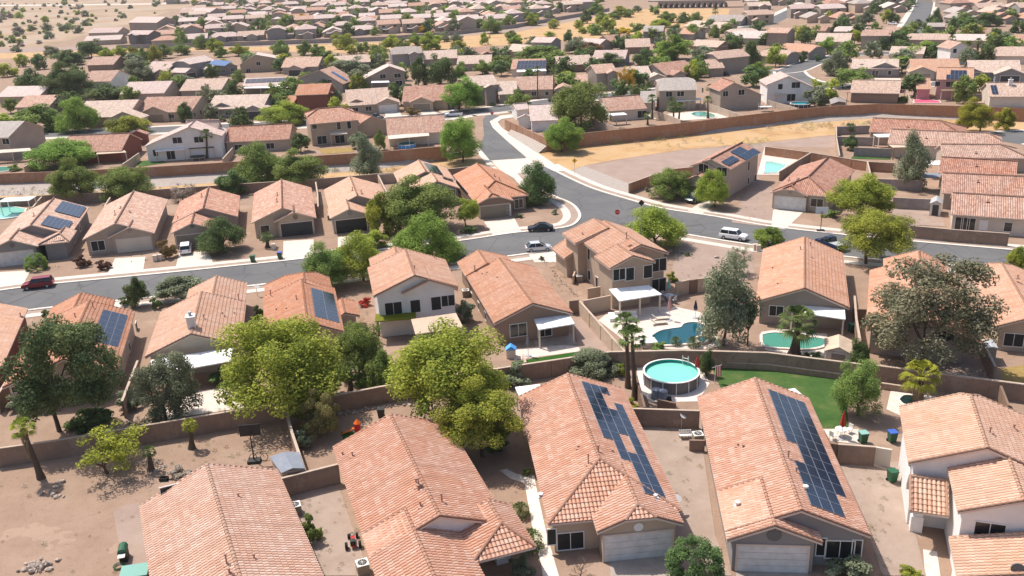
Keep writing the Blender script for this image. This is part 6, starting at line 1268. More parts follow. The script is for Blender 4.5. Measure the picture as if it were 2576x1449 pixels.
sh = shed('small outbuilding with a grey-blue shingled roof beside the bare dirt yard', [(708, 1190), (766, 1178), (752, 1137), (678, 1149)], 2.1, .25, 'tan', 'shingle')
shed('cream shed with a beige gabled roof beside the green swimming pool', [(2075, 882), (2145, 892), (2146, 857), (2073, 851)], 2.0, .6)
shed('small brown garden shed with grey roof by the curved wall at right', [(2090, 262), (2130, 258), (2118, 248), (2086, 250)], 2.2, .5, 'brown', 'greywall')
shed('grey shed with an open dark doorway below the stepped roofs', [(2339, 512), (2371, 513), (2370, 500), (2343, 499)], 2.0, .5, 'garage_white', 'metal', door='dark')
shed('grey metal shed at the right edge behind the long wall', [(2482, 875), (2511, 875), (2500, 855), (2475, 855)], 1.8, .1, 'grey', 'metal')
gazebo('white patio canopy beside the third stepped roof at right', (2345, 445), 3.5, 3, -3, 2.5, 'whitecover'); gazebo('blue-grey flat patio canopy below the white one at right', (2343, 478), 4.2, 3, -3, 2.5, 'shingle')
gazebo('white awning beside the second highest stepped roof', (2222, 372), 3.6, 3.2, -3, 2.5, 'whitecover'); gazebo('white shiny canopy in the back yard of the first left row house', (252, 500), 4, 3.2, 5, 2.5, 'whitecover'); gazebo('pale flat pergola over the pool at the left photo edge', (52, 537), 5.5, 3, 3, 2.6, 'whitecover')
gazebo('pinkish square patio roof next to the small lawn strip', (2258, 398), 3.2, 3.2, -3, 2.4, 'tancover'); gazebo('white flat patio roof behind the hip-fronted solar house', (1335, 1040), 2.4, 2.2, 10, 2.3, 'whitecover'); gazebo('white flat patio roof between solar roof and lawn', (1985, 1050), 2.0, 2.2, 12, 2.2, 'whitecover')
gazebo('green vine-covered pergola beside the white two-storey house', (1000, 850), 4.6, 2.2, 5, 2.6, 'leaf_chart')
sign('yellow diamond warning sign beside the pale pavement of the side street', (1446, 441), 3.0, 'yellow', s=.5)
sign('red stop sign on the corner of the north street', (1239, 309), 2.6, 'signred', 'oct', s=.42, text='STOP')
sign('red stop sign beside the large roadside tree, seen at an angle', (1553, 572), 2.6, 'signred', 'oct', s=.42, text='STOP')
sign('dark diamond street sign rising above the two-storey corner house roof', (1612, 650), 8.2, 'black', s=.45)
# utility boxes
for i, p in enumerate(((404, 655), (392, 657), (689, 628), (1900, 630), (1907, 632))):
    t = thing('utility_box', ['beige utility box nearest the white SUV driveway', 'beige utility box left of the one by the SUV driveway', 'pair of pale utility boxes near the arched garage house', 'left metal utility box by the desert corner lot', 'right metal utility box by the desert corner lot'][i], 'utility box', G(*p)); b = G(*p); mb = MB(); mb.cbox(b, XX, YY, .6, .5, .9); obj('cabinet', mb, ['cream'], t); mb = MB(); mb.cbox(b+UP*.9, XX, YY, .66, .56, .06); obj('lid', mb, ['gutter'], t)
# pools
pool('freeform dark teal swimming pool behind the two-storey corner house', [q(2, 2, u, v) for u, v in ((1410, 490), (1500, 440), (1620, 418), (1700, 405), (1730, 372), (1810, 356), (1890, 365), (1945, 400), (1925, 440), (1895, 470), (1900, 520), (1850, 560), (1680, 575), (1560, 583), (1440, 575))], 'water_teal')
pool('small round spa beside the freeform dark teal pool', [q(2, 2, u, v) for u, v in ((1865, 525), (1910, 508), (1960, 520), (1955, 550), (1905, 562), (1870, 550))], 'water_teal', .25)
pool('green swimming pool behind the tall feather palm', [(1918, 845), (1945, 840), (1980, 843), (2020, 850), (2072, 856), (2070, 872), (2030, 880), (1980, 878), (1925, 872)], 'water_green')
pool('bright aqua rectangular pool beside the pinkish two-storey house', [(1926, 409), (1945, 409), (1979, 417), (1955, 436), (1922, 437)], 'water_aqua', smooth_=False)
pool('aqua pool at the left photo edge under a pergola', [(-20, 523), (20, 520), (64, 527), (58, 545), (10, 552), (-20, 552)], 'water_aqua', smooth_=False)
pool('small green pool at the left edge behind the orange wall', [(-20, 424), (15, 421), (26, 426), (15, 432), (-20, 432)], 'water_green')
pool('kidney pool with pale rim behind the long orange wall', [(1738, 288), (1750, 283), (1775, 283), (1798, 290), (1795, 296), (1770, 295), (1748, 293)], 'water_green')
pool('dark round spa between the citrus tree and the thatched palm', [(2262, 1008), (2275, 998), (2300, 1000), (2312, 1010), (2300, 1020), (2275, 1020)], 'water_dark')
pool('pink and blue splash pad mat behind the pink two-storey house', [(2300, 252), (2330, 251), (2362, 255), (2366, 260), (2300, 260)], 'magenta', smooth_=False)
def round_pool(label, px, r, h, wat, wallm, z=1.0):
    c = G(*px); t = thing('above_ground_pool', label, 'swimming pool', c); n = 40; mb = MB(); mi = MB(); mw = MB(); mr = MB()
    P = lambda k, rr, zz: c+Vector((math.cos(k*2*math.pi/n)*rr, math.sin(k*2*math.pi/n)*rr, zz))
    for k in range(n):
        mb.poly([P(k, r, 0), P(k+1, r, 0), P(k+1, r, h), P(k, r, h)]); mi.poly([P(k, r-.04, h), P(k+1, r-.04, h), P(k+1, r-.04, h*.55), P(k, r-.04, h*.55)])
        mr.poly([P(k, r-.12, h+.02), P(k, r+.08, h+.02), P(k+1, r+.08, h+.02), P(k+1, r-.12, h+.02)]); mr.poly([P(k, r+.08, h-.06), P(k+1, r+.08, h-.06), P(k+1, r+.08, h+.02), P(k, r+.08, h+.02)])
        if k % 3 == 0: mr.tube(P(k, r+.05, 0), P(k, r+.05, h), .05, .05, 5)
    mw.poly([P(k, r-.05, h*.75) for k in range(n)])
    obj('pool_wall', mb, [wallm], t); obj('liner', mi, ['poolliner'], t); obj('water', mw, [wat], t); obj('rim', mr, ['frame'], t); return t, c
rp, rc = round_pool('large round above-ground pool with turquoise water on the white slab', (1688, 962), 2.75, 1.3, 'water_pale', 'dark')
t = rp; mb = MB()
for s in (0, .5): mb.tube(rc+Vector((1.6+s, 2.3-s*.6, 0)), rc+Vector((1.5+s, 1.9-s*.6, 2.0)), .04, .04, 6)
for k in range(5): mb.tube(rc+Vector((1.6, 2.3-k*.07, .3+k*.35)), rc+Vector((2.1, 2.0-k*.07, .3+k*.35)), .04, .04, 5)
obj('ladder', mb, ['frame'], t)
round_pool('small blue above-ground pool behind the orange wall', (1023, 370), 2.0, .8, 'water_blue', 'bluecloth'); round_pool('round play pool beside the long fence above the curved wall', (2013, 269), 2.6, 1.0, 'water_blue', 'garage_dark')
t = thing('trampoline', 'round trampoline in the white two-storey house back yard', 'trampoline', G(498, 400)); b = G(498, 402); mb = MB(); mb.tube(b+UP*.8, b+UP*.85, 1.7, 1.7, 22); obj('mat', mb, ['black'], t); mb = MB()
for k in range(6): a = k*1.047; mb.tube(b+Vector((math.cos(a)*1.6, math.sin(a)*1.6, 0)), b+Vector((math.cos(a)*1.6, math.sin(a)*1.6, .8)), .04, .04, 5)
obj('legs', mb, ['frame'], t)
t = thing('play_structure', 'white framed play structure in the yard beside the long fence', 'play structure', G(1925, 278)); b = G(1912, 282); mb = MB()
for x in (0, 1.6, 3.2): mb.tube(b+Vector((x, 0, 0)), b+Vector((x, 0, 2.1)), .05, .05, 5); mb.tube(b+Vector((x, 1.6, 0)), b+Vector((x, 1.6, 2.1)), .05, .05, 5)
mb.box(b+UP*1.2, XX*3.2, YY*1.6, UP*.06); obj('frame', mb, ['frame'], t)
t = thing('flag', 'small striped red and white flag on a leaning pole by the lawn', 'flag', G(1797, 965)); b = G(1797, 965); mb = MB(); mb.tube(b, b+Vector((.1, 0, 2.0)), .03, .03, 6); mb.tube(b+Vector((-.3, 0, 1.75)), b+Vector((.7, .1, 2.0)), .025, .025, 5); obj('pole', mb, ['frame'], t)
mb = MB()
for k in range(5): x = .12+k*.1; mb.poly([b+Vector((x, .02*(k % 2), 1.9)), b+Vector((x+.1, .02*((k+1) % 2), 1.93)), b+Vector((x+.16, .03, .75)), b+Vector((x+.06, .03, .75))], None, k % 2)
obj('cloth', mb, ['redcloth', 'frame'], t)
for i, (p, lb) in enumerate((((1650, 1002), 'left'), ((1668, 1006), 'right'))):
    t = thing('pool_pump', 'blue-grey covered pool pump below the round pool, on the %s' % lb, 'pump', G(*p)); b = G(*p); mb = MB(); mb.tube(b, b+UP*1.0, .5, .42, 12); obj('tank', mb, ['shingle'], t); mb = MB(); mb.cbox(b+Vector((.5, -.2, 0)), XX, YY, .5, .4, .4); obj('motor', mb, ['black'], t)
t = thing('bench', 'white slatted bench against the wall between the solar roofs', 'bench', G(1722, 1100)); b = G(1708, 1102); mb = MB()
for k in range(7): mb.box(b+Vector((k*.16, 0, 0)), XX*.1, YY*.06, UP*.8)
mb.box(b+Vector((0, -.4, .4)), XX*1.1, YY*.4, UP*.05); obj('seat', mb, ['frame'], t)
for i, (p, tx) in enumerate((((1714, 1078), 'satellite dish between the two bottom solar roofs'), ((1700, 1290), 'satellite dish at the right eave of the hip-fronted solar house'), ((648, 745), 'satellite dish left of the dark solar column house'))):
    t = thing('satellite_dish', 'small grey '+tx, 'satellite dish', G(*p)); b = G(*p); mb = MB(); mb.tube(b, b+UP*1.2, .04, .04, 6); obj('mast', mb, ['metal'], t); mb = MB(); mb.tube(b+UP*1.2, b+Vector((.12, -.1, 1.4)), .08, .34, 14); obj('dish', mb, ['frame'], t)
rocks('heap of grey brown boulders at the bottom left corner', [(65, 1440), (90, 1425), (115, 1435)], 34, .33, seed=3)
rocks('line of pale river rocks along the foot of the long back wall', [(838, 1042), (900, 1036), (960, 1026), (1060, 1010)], 110, .22, 'rock_border', seed=4)
rocks('grey gravel and stones around the small palm in the dirt yard', [(345, 1165), (385, 1158), (420, 1175), (380, 1190)], 130, .13, 'stones', seed=5)
rocks('dry creek of stones between the corner house and terracotta roof', [(1360, 650), (1390, 680), (1420, 715), (1450, 745)], 80, .14, 'dry_creek', seed=6)
rocks('scattered stones under the pine tree by the wall', [(160, 1215), (120, 1240), (170, 1248)], 14, .28, 'stones', seed=7)
rocks('scattered boulders in the desert corner lot', [(1690, 632), (1745, 642), (1800, 648), (1870, 655)], 12, .4, 'boulders', seed=8)
rocks('small rocks dotting the front yards of the left row', [(120, 670), (180, 672), (235, 668), (400, 652)], 22, .18, 'stones', seed=9)
for i, (a, b) in enumerate((((145, 960), (152, 1010)), )): pass
t = thing('dead_tree_stump', 'dark leaning cut tree trunk beside the big yellow-green tree', 'tree stump', G(595, 1030)); b = G(597, 1031); mb = MB(); mb.tube(b, b+Vector((-1.3, .3, 1.6)), .2, .16, 9); mb.tube(b+Vector((-.9, .2, 1.1)), b+Vector((-.6, .2, 1.5)), .1, .08, 7); obj('trunk', mb, ['bark'], t)
t = thing('bare_bush', 'leafless grey branching bush in front of the bay window in the bottom row', 'bush', G(1455, 1440)); b = G(1460, 1452); mb = MB(); rr = random.Random(5)
def br(p, d, L, r_, k):
    e = p+d*L; mb.tube(p, e, r_, r_*.6, 5, cap=False)
    if k: 
        for i in range(3): br(e, (d+Vector((rr.uniform(-.8, .8), rr.uniform(-.8, .8), rr.uniform(-.2, .5)))).normalized(), L*.72, r_*.6, k-1)
for i in range(5): br(b, Vector((rr.uniform(-.7, .7), rr.uniform(-.7, .7), .8)).normalized(), .55, .035, 3)
obj('branches', mb, ['leaf_bare'], t)
# ================================================================= TREES AND PLANTS
TR = tree
NEARTREES = [
 ('big dark pine tree in front of the solar house at left', 158, 915, 272, 250, (150, 1085), 'leaf_pine', 'gum', 'pine_tree', 'pine tree'),
 ('grey green tree in front of the long white patio roof', 412, 975, 165, 165, (420, 1062), 'leaf_olive', 'gum', 'olive_tree', 'tree'),
 ('big rounded yellow-green tree below the dark solar column house', 703, 908, 296, 228, (715, 1035), 'leaf_mesq', 'near', 'mesquite_tree', 'mesquite tree'),
 ('medium green tree right of the big rounded yellow-green tree', 905, 872, 118, 125, (905, 950), 'leaf_green', 'near', 'tree', 'tree'),
 ('biggest bright yellow-green tree in the middle of the back yards', 1122, 925, 284, 214, (1140, 1078), 'leaf_mesq', 'near', 'mesquite_tree', 'mesquite tree'),
 ('lower yellow-green tree touching the second bottom roof', 1208, 1032, 205, 165, (1215, 1150), 'leaf_mesq', 'near', 'mesquite_tree', 'mesquite tree'),
 ('dark green street tree south of the main street', 818, 665, 116, 110, (832, 725), 'leaf_green', 'near', 'street_tree', 'tree'),
 ('spreading light green street tree left of the white two-storey house', 903, 640, 148, 106, (915, 705), 'leaf_mesq', 'near', 'street_tree', 'mesquite tree'),
 ('feathery green tree overhanging the street behind the white two-storey house', 1078, 596, 166, 116, (1108, 652), 'leaf_bright', 'near', 'street_tree', 'tree'),
 ('wide green tree hiding the sixth house of the left row', 1058, 503, 186, 120, (1045, 578), 'leaf_green', 'near', 'mesquite_tree', 'mesquite tree'),
 ('narrow yellowish tree between the fifth and sixth left row houses', 953, 535, 72, 95, (972, 588), 'leaf_mesq', 'mid', 'tree', 'tree'),
 ('small slender tree left of the seventh house garage', 1178, 525, 54, 50, (1172, 572), 'leaf_mesq', 'mid', 'tree', 'tree'),
 ('dense dark tree with orange tinge beside the street corner', 1347, 458, 98, 95, (1350, 510), 'leaf_dark', 'near', 'tree', 'tree'),
 ('wide low feathery tree at the junction behind the two-storey corner house', 1637, 570, 157, 100, (1650, 624), 'leaf_mesq', 'near', 'mesquite_tree', 'mesquite tree'),
 ('rounded green tree left of the dark green van', 1687, 460, 100, 72, (1697, 497), 'leaf_green', 'near', 'mesquite_tree', 'mesquite tree'),
 ('olive green tree in front of the pinkish two-storey house', 1792, 466, 84, 75, (1797, 520), 'leaf_mesq', 'near', 'mesquite_tree', 'mesquite tree'),
 ('tall drooping grey green tree beside the freeform pool', 1828, 745, 140, 190, (1818, 872), 'leaf_olive', 'fluffy', 'willow_tree', 'tree'),
 ('bright green tree between the garage house and the stepped yards', 2168, 484, 162, 92, (2165, 553), 'leaf_mesq', 'near', 'palo_verde', 'palo verde tree'),
 ('forked bright green tree standing across the right hand street', 2208, 582, 178, 108, (2178, 664), 'leaf_mesq', 'near', 'palo_verde', 'palo verde tree'),
 ('tall weeping tree left of the stepped terracotta roofs', 2297, 400, 86, 140, (2277, 478), 'leaf_olive', 'fluffy', 'willow_tree', 'tree'),
 ('huge brownish gum tree at right over the gravel yard', 2350, 768, 325, 245, (2318, 930), 'leaf_euc', 'airy', 'gum_tree', 'gum tree'),
 ('bushy green citrus tree at the right end of the lawn', 2162, 970, 118, 120, (2158, 1045), 'leaf_green', 'near', 'citrus_tree', 'tree'),
 ('narrow dark tree behind the citrus tree by the beige shed', 2162, 893, 52, 80, (2160, 945), 'leaf_dark', 'mid', 'tree', 'tree'),
 ('round leafy tree in front of the third left row house', 550, 586, 114, 76, (560, 633), 'leaf_dark', 'near', 'street_tree', 'tree'),
 ('round green tree on the far left channel bank', 182, 448, 124, 92, (205, 505), 'leaf_green', 'near', 'mesquite_tree', 'mesquite tree'),
 ('round green tree second from the left along the channel', 312, 457, 132, 78, (310, 502), 'leaf_green', 'near', 'mesquite_tree', 'mesquite tree'),
 ('wide green tree above the orange wall at far left', 150, 380, 172, 68, (160, 418), 'leaf_bright', 'near', 'mesquite_tree', 'mesquite tree'),
 ('dark green tree left of the pair of big channel trees', 578, 458, 76, 56, (585, 492), 'leaf_dark', 'mid', 'tree', 'tree'),
 ('left one of the pair of big green trees in the channel', 645, 410, 125, 95, (650, 458), 'leaf_green', 'near', 'mesquite_tree', 'mesquite tree'),
 ('right one of the pair of big green trees in the channel', 755, 420, 125, 85, (745, 466), 'leaf_green', 'near', 'mesquite_tree', 'mesquite tree'),
 ('tall grey green drooping tree behind the fifth left row house', 920, 393, 76, 102, (925, 450), 'leaf_olive', 'fluffy', 'willow_tree', 'tree'),
 ('bright green tree at the right end of the left channel by the street', 1155, 345, 102, 95, (1165, 408), 'leaf_bright', 'near', 'mesquite_tree', 'mesquite tree'),
 ('tallest dark green mesquite behind the right channel wall', 1458, 262, 142, 105, (1462, 320), 'leaf_green', 'near', 'mesquite_tree', 'mesquite tree'),
 ('light green round tree on the orange channel floor near the crossing', 1415, 332, 94, 70, (1413, 383), 'leaf_bright', 'near', 'mesquite_tree', 'mesquite tree'),
 ('large chartreuse tree on the right channel bank', 2457, 285, 92, 74, (2465, 333), 'leaf_chart', 'near', 'palo_verde', 'palo verde tree'),
 ('smaller chartreuse tree right of the large chartreuse tree', 2529, 297, 54, 50, (2527, 327), 'leaf_chart', 'mid', 'palo_verde', 'palo verde tree'),
 ('brightest green rounded tree above the grey roofed house at left', 187, 285, 108, 74, (195, 330), 'leaf_bright', 'near', 'tree', 'tree'),
 ('dark green mass left of the brightest green tree', 90, 297, 132, 64, (90, 330), 'leaf_green', 'mid', 'tree', 'tree'),
 ('low olive tree below the tan house with two gables', 318, 313, 112, 42, (318, 338), 'leaf_mesq', 'mid', 'tree', 'tree'),
 ('tall dark willowy tree left of the white walled two-storey house', 170, 203, 122, 88, (185, 248), 'leaf_dark', 'near', 'tree', 'tree'),
 ('dark low tree below the white walled two-storey house', 265, 232, 122, 42, (265, 252), 'leaf_dark', 'mid', 'tree', 'tree'),
 ('dark green tree at far left in front of the pale roof', 78, 205, 92, 60, (80, 237), 'leaf_dark', 'mid', 'tree', 'tree'),
 ('dark round tree at the edge of the orange wash at left', 168, 145, 80, 42, (168, 165), 'leaf_dark', 'mid', 'tree', 'tree'),
 ('wide dark tree above the orange wash at left', 227, 120, 72, 40, (230, 145), 'leaf_dark', 'mid', 'tree', 'tree'),
 ('spreading olive tree behind the terracotta channel house', 710, 283, 122, 54, (705, 314), 'leaf_mesq', 'near', 'mesquite_tree', 'mesquite tree'),
 ('grey green tree right of the brick red house', 837, 245, 48, 40, (835, 270), 'leaf_olive', 'mid', 'tree', 'tree'),
 ('feathery tree shading the parked white pickup', 1162, 230, 100, 68, (1155, 278), 'leaf_bright', 'near', 'mesquite_tree', 'mesquite tree'),
 ('round green tree beside the north street right of the junction', 1303, 250, 66, 46, (1303, 280), 'leaf_green', 'mid', 'tree', 'tree'),
 ('tall dark green tree left of the darkest tree pair', 1053, 178, 46, 66, (1053, 216), 'leaf_dark', 'mid', 'tree', 'tree'),
 ('dense dark green tree beside the row of blue solar panels', 1108, 175, 70, 72, (1106, 214), 'leaf_dark', 'mid', 'tree', 'tree'),
 ('olive tree right of the dense dark green tree', 1158, 178, 38, 44, (1158, 202), 'leaf_green', 'mid', 'tree', 'tree'),
 ('green tree above the tall tan two-storey corner house', 1215, 168, 50, 32, (1215, 187), 'leaf_green', 'mid', 'tree', 'tree'),
 ('wide dark green tree below the grey green gabled house', 812, 203, 90, 46, (820, 228), 'leaf_dark', 'mid', 'tree', 'tree'),
 ('broad olive grey tree left of the tall fan palm house', 880, 166, 96, 42, (890, 187), 'leaf_olive', 'mid', 'tree', 'tree'),
 ('bright green large tree in the middle of the right far rows', 1697, 118, 94, 58, (1700, 150), 'leaf_bright', 'mid', 'tree', 'tree'),
 ('second bright green tree just left of the large bright one', 1672, 133, 60, 36, (1675, 152), 'leaf_bright', 'mid', 'tree', 'tree'),
 ('dark green tree below the skylight house', 1622, 142, 56, 40, (1622, 163), 'leaf_dark', 'mid', 'tree', 'tree'), ('dark shrubby tree left of the skylight house patio', 1535, 149, 62, 34, (1535, 166), 'leaf_dark', 'mid', 'tree', 'tree'),
 ('long dark hedge-like tree above the blue solar row house', 1360, 132, 126, 34, (1360, 150), 'leaf_green', 'mid', 'tree', 'tree'), ('grey green round tree behind the smooth roofed brown house', 1450, 113, 56, 38, (1450, 134), 'leaf_olive', 'mid', 'tree', 'tree'),
 ('brownish green tree beside the skylight house ridge', 1487, 120, 60, 28, (1487, 136), 'leaf_orange', 'mid', 'tree', 'tree'), ('dark tree above the brightest far green tree', 1697, 76, 40, 30, (1697, 92), 'leaf_dark', 'mid', 'tree', 'tree'),
 ('pale yellow blossomed tree in front of the arched entry house', 1575, 190, 46, 48, (1568, 226), 'leaf_yellow', 'thin', 'tree', 'tree'),
 ('dark conical tree at the orange field edge', 1430, 90, 24, 30, (1430, 105), 'leaf_dark', 'mid', 'tree', 'tree'),
 ('grey willowy tree at the bend of the curved street', 2105, 158, 66, 60, (2095, 190), 'leaf_olive', 'mid', 'tree', 'tree'), ('green tree spreading over the cul-de-sac in front of the low tan house', 2145, 192, 92, 44, (2120, 222), 'leaf_green', 'mid', 'tree', 'tree'),
 ('umbrella shaped green tree near the right edge of the far rows', 2318, 125, 104, 42, (2320, 148), 'leaf_bright', 'mid', 'tree', 'tree'), ('green tree in front of the tan house above the curved street', 2082, 113, 46, 38, (2082, 136), 'leaf_bright', 'mid', 'tree', 'tree'),
 ('pair of dark trees in front of the two-storey terracotta house', 2238, 103, 64, 42, (2235, 124), 'leaf_dark', 'mid', 'tree', 'tree'), ('tall dark tree beside the tan hipped two-storey house', 1893, 135, 44, 68, (1895, 168), 'leaf_dark', 'tall', 'tree', 'tree'),
 ('bright green bushy tree below the tall dark tree', 1905, 178, 70, 42, (1905, 200), 'leaf_bright', 'mid', 'tree', 'tree'), ('yellow blossomed far tree at the right', 2450, 74, 62, 20, (2450, 86), 'leaf_yellow', 'mid', 'tree', 'tree'),
 ('large grey round tree in the right far rows', 2178, 45, 50, 34, (2178, 64), 'leaf_olive', 'mid', 'tree', 'tree'), ('dark round tree beside the far white pickup', 2250, 45, 34, 24, (2250, 58), 'leaf_dark', 'mid', 'tree', 'tree'),
 ('dark tree left of the far straight street', 2355, 45, 36, 46, (2355, 70), 'leaf_dark', 'mid', 'tree', 'tree'), ('olive tree at the end of the far straight street', 2310, 60, 32, 24, (2310, 72), 'leaf_olive', 'mid', 'tree', 'tree'),
 ('dark green tree right of the far yellow tree', 2490, 45, 60, 36, (2490, 66), 'leaf_dark', 'mid', 'tree', 'tree'), ('grey tree at far left row behind the brown terracotta house', 345, 176, 80, 52, (345, 204), 'leaf_olive', 'mid', 'tree', 'tree'),
 ('dark round tree in front of the grey blue solar house', 532, 178, 40, 34, (532, 197), 'leaf_dark', 'mid', 'tree', 'tree'), ('round dark tree left of the tan house with three gables', 600, 190, 32, 28, (600, 205), 'leaf_green', 'mid', 'tree', 'tree'),
 ('dark green tree in front of the terracotta house with a white van', 463, 280, 40, 44, (463, 306), 'leaf_dark', 'mid', 'tree', 'tree'), ('grey green small tree right of the terracotta van house', 530, 280, 36, 38, (530, 304), 'leaf_olive', 'mid', 'tree', 'tree'),
 ('silver green low tree in front of the tan two-storey channel house', 900, 350, 50, 34, (900, 372), 'leaf_olive', 'mid', 'tree', 'tree'), ('dark green round bush tree left of the tan two-storey channel house', 757, 355, 50, 40, (757, 382), 'leaf_dark', 'mid', 'tree', 'tree'),
 ('green tree between the two-storey channel house and long pale patio', 955, 350, 30, 45, (955, 378), 'leaf_green', 'mid', 'tree', 'tree'), ('dark shrubby tree in front of the house with tall fan palm', 990, 222, 28, 30, (990, 240), 'leaf_dark', 'mid', 'tree', 'tree'),
 ('brown branched tree beside the pale roofed house at left', 568, 215, 40, 28, (568, 236), 'leaf_orange', 'thin', 'tree', 'tree'), ('dark tree at the left of the third street house row', 28, 262, 50, 30, (28, 285), 'leaf_green', 'mid', 'tree', 'tree'),
 ('green tree in the left upper stepped yard', 2138, 320, 30, 22, (2138, 336), 'leaf_dark', 'mid', 'tree', 'tree'), ('green tree in the lower left stepped yard', 2140, 358, 38, 34, (2140, 378), 'leaf_dark', 'mid', 'tree', 'tree'),
 ('yellowish palo verde in the bare yard at lower left', 280, 1125, 165, 115, (270, 1190), 'leaf_chart', 'thin', 'palo_verde', 'palo verde tree'), ('sparse orange-green small tree against the long wall', 808, 1035, 95, 100, (805, 1100), 'leaf_dull', 'gum', 'tree', 'tree'),
 ('grey green tree between the pine and the big rounded tree', 345, 1080, 60, 55, (340, 1110), 'leaf_olive', 'thin', 'tree', 'tree'), ('slender bush tree left of the biggest yellow-green tree', 962, 930, 80, 100, (958, 985), 'leaf_green', 'mid', 'tree', 'tree'),
 ('grey green street tree left, north of the chimney house', 448, 718, 118, 60, (458, 752), 'leaf_olive', 'mid', 'street_tree', 'tree'), ('dark small street tree above the solar pine house', 342, 730, 60, 66, (340, 770), 'leaf_dark', 'mid', 'street_tree', 'tree'),
 ('dark narrow tree right of the drooping pool tree', 1888, 790, 36, 120, (1880, 868), 'leaf_dark', 'tall', 'tree', 'tree'), ('dark slender tree beside the round pool against the wall', 1778, 910, 36, 72, (1778, 945), 'leaf_dark', 'mid', 'tree', 'tree'),
 ('sparse olive tree in the desert corner lot below the drooping tree', 1860, 650, 60, 60, (1850, 690), 'leaf_olive', 'thin', 'tree', 'tree'), ('leafless grey tree behind the third left row house', 462, 482, 66, 44, (462, 506), 'leaf_bare', 'thin', 'tree', 'tree'),
 ('bright yellow flowering tree, largest among the dense far rooftops', 762, 44, 34, 24, (762, 54), 'leaf_yellow', 'mid', 'tree', 'tree'), ('yellow flowering tree just right of the largest yellow one', 784, 34, 24, 16, (784, 42), 'leaf_yellow', 'mid', 'tree', 'tree'), ('rounded golden tree in the middle of the dense far rooftops', 882, 48, 32, 20, (882, 58), 'leaf_yellow', 'mid', 'tree', 'tree'), ('small golden tree left of the rounded golden tree', 814, 48, 18, 12, (814, 55), 'leaf_yellow', 'mid', 'tree', 'tree'), ('golden tree by the grey wall of the far rooftops', 1062, 73, 24, 16, (1062, 82), 'leaf_yellow', 'mid', 'tree', 'tree'),
 ('low yellow-green tree at the fifth left row house driveway', 935, 600, 76, 44, (938, 622), 'leaf_mesq', 'mid', 'tree', 'tree'),
 ('low green round tree behind the green pool house by the street', 1933, 594, 80, 48, (1933, 618), 'leaf_bright', 'mid', 'street_tree', 'tree'), ('green tree at the right photo edge by the street', 2560, 650, 60, 60, (2560, 685), 'leaf_mesq', 'mid', 'street_tree', 'tree'),
]
for a in NEARTREES: TR(*a)
# palms
palm('tall twin fan palm, front crown, beside the round pool', (1590, 850), (1597, 1004), 92, thick=.95); palm('twin fan palm behind the front one beside the round pool', (1575, 815), (1580, 975), 86, thick=.95, skirt=.6)
palm('thick feathery palm in front of the green pool', (2006, 812), (1998, 893), 122, thick=2.0)
palm('thatched fan palm with shaggy brown skirt right of the citrus tree', (2315, 945), (2310, 1012), 110, skirt=2.0, thick=1.2, mat='leaf_chart')
palm('thatched fan palm in the bare dirt yard at left', (62, 1072), (104, 1203), 76, skirt=1.3, thick=1.0, mat='leaf_mesq'); palm('small multi-stem palm by the grey stones in the dirt yard', (375, 1135), (380, 1183), 40)
palm('short palm with yellow fronds against the long wall', (478, 1068), (483, 1128), 44, mat='leaf_chart'); palm('fan palm beside the white two-storey channel house', (520, 338), (521, 398), 40)
palm('tall fan palm in front of the wide gabled two-storey house', (967, 151), (970, 212), 28); palm('left of the two tall slender palms', (1352, 175), (1352, 250), 26, thick=.8); palm('right of the two tall slender palms', (1393, 180), (1392, 250), 28, thick=.8)
palm('fan palm by the low grey garage wing behind the orange wall', (1640, 248), (1641, 300), 32); palm('tall palm at the left corner of the beige two-storey house', (1787, 222), (1787, 262), 30); palm('palm beside the kidney pool', (1780, 252), (1781, 298), 30)
palm('short palm in the patio box yard', (1629, 292), (1629, 314), 26); palm('left palm of the palm clump by the kidney pool fence', (1693, 272), (1695, 305), 40); palm('right palm of the palm clump by the kidney pool fence', (1710, 270), (1707, 305), 36); palm('green palm behind the palm clump', (1690, 255), (1692, 280), 28)
palm('bushy palm in front of the fourth left row house', (672, 597), (673, 622), 38, thick=1.2); palm('green palm behind the medium green tree by the wall', (880, 930), (882, 985), 52, mat='leaf_palm')
palm('far shaggy fan palm left of the white two-storey gabled house', (2396, 98), (2396, 140), 26, skirt=1.6); palm('far fan palm second from the left near the white gabled house', (2462, 105), (2460, 148), 26, skirt=1.2); palm('far fan palm third from the left near the white gabled house', (2488, 103), (2486, 150), 28, skirt=1.4)
palm('small far palm in the dense rooftops', (1005, 22), (1006, 38), 18); palm('far palm above the right hand rows', (1800, 28), (1800, 40), 22)
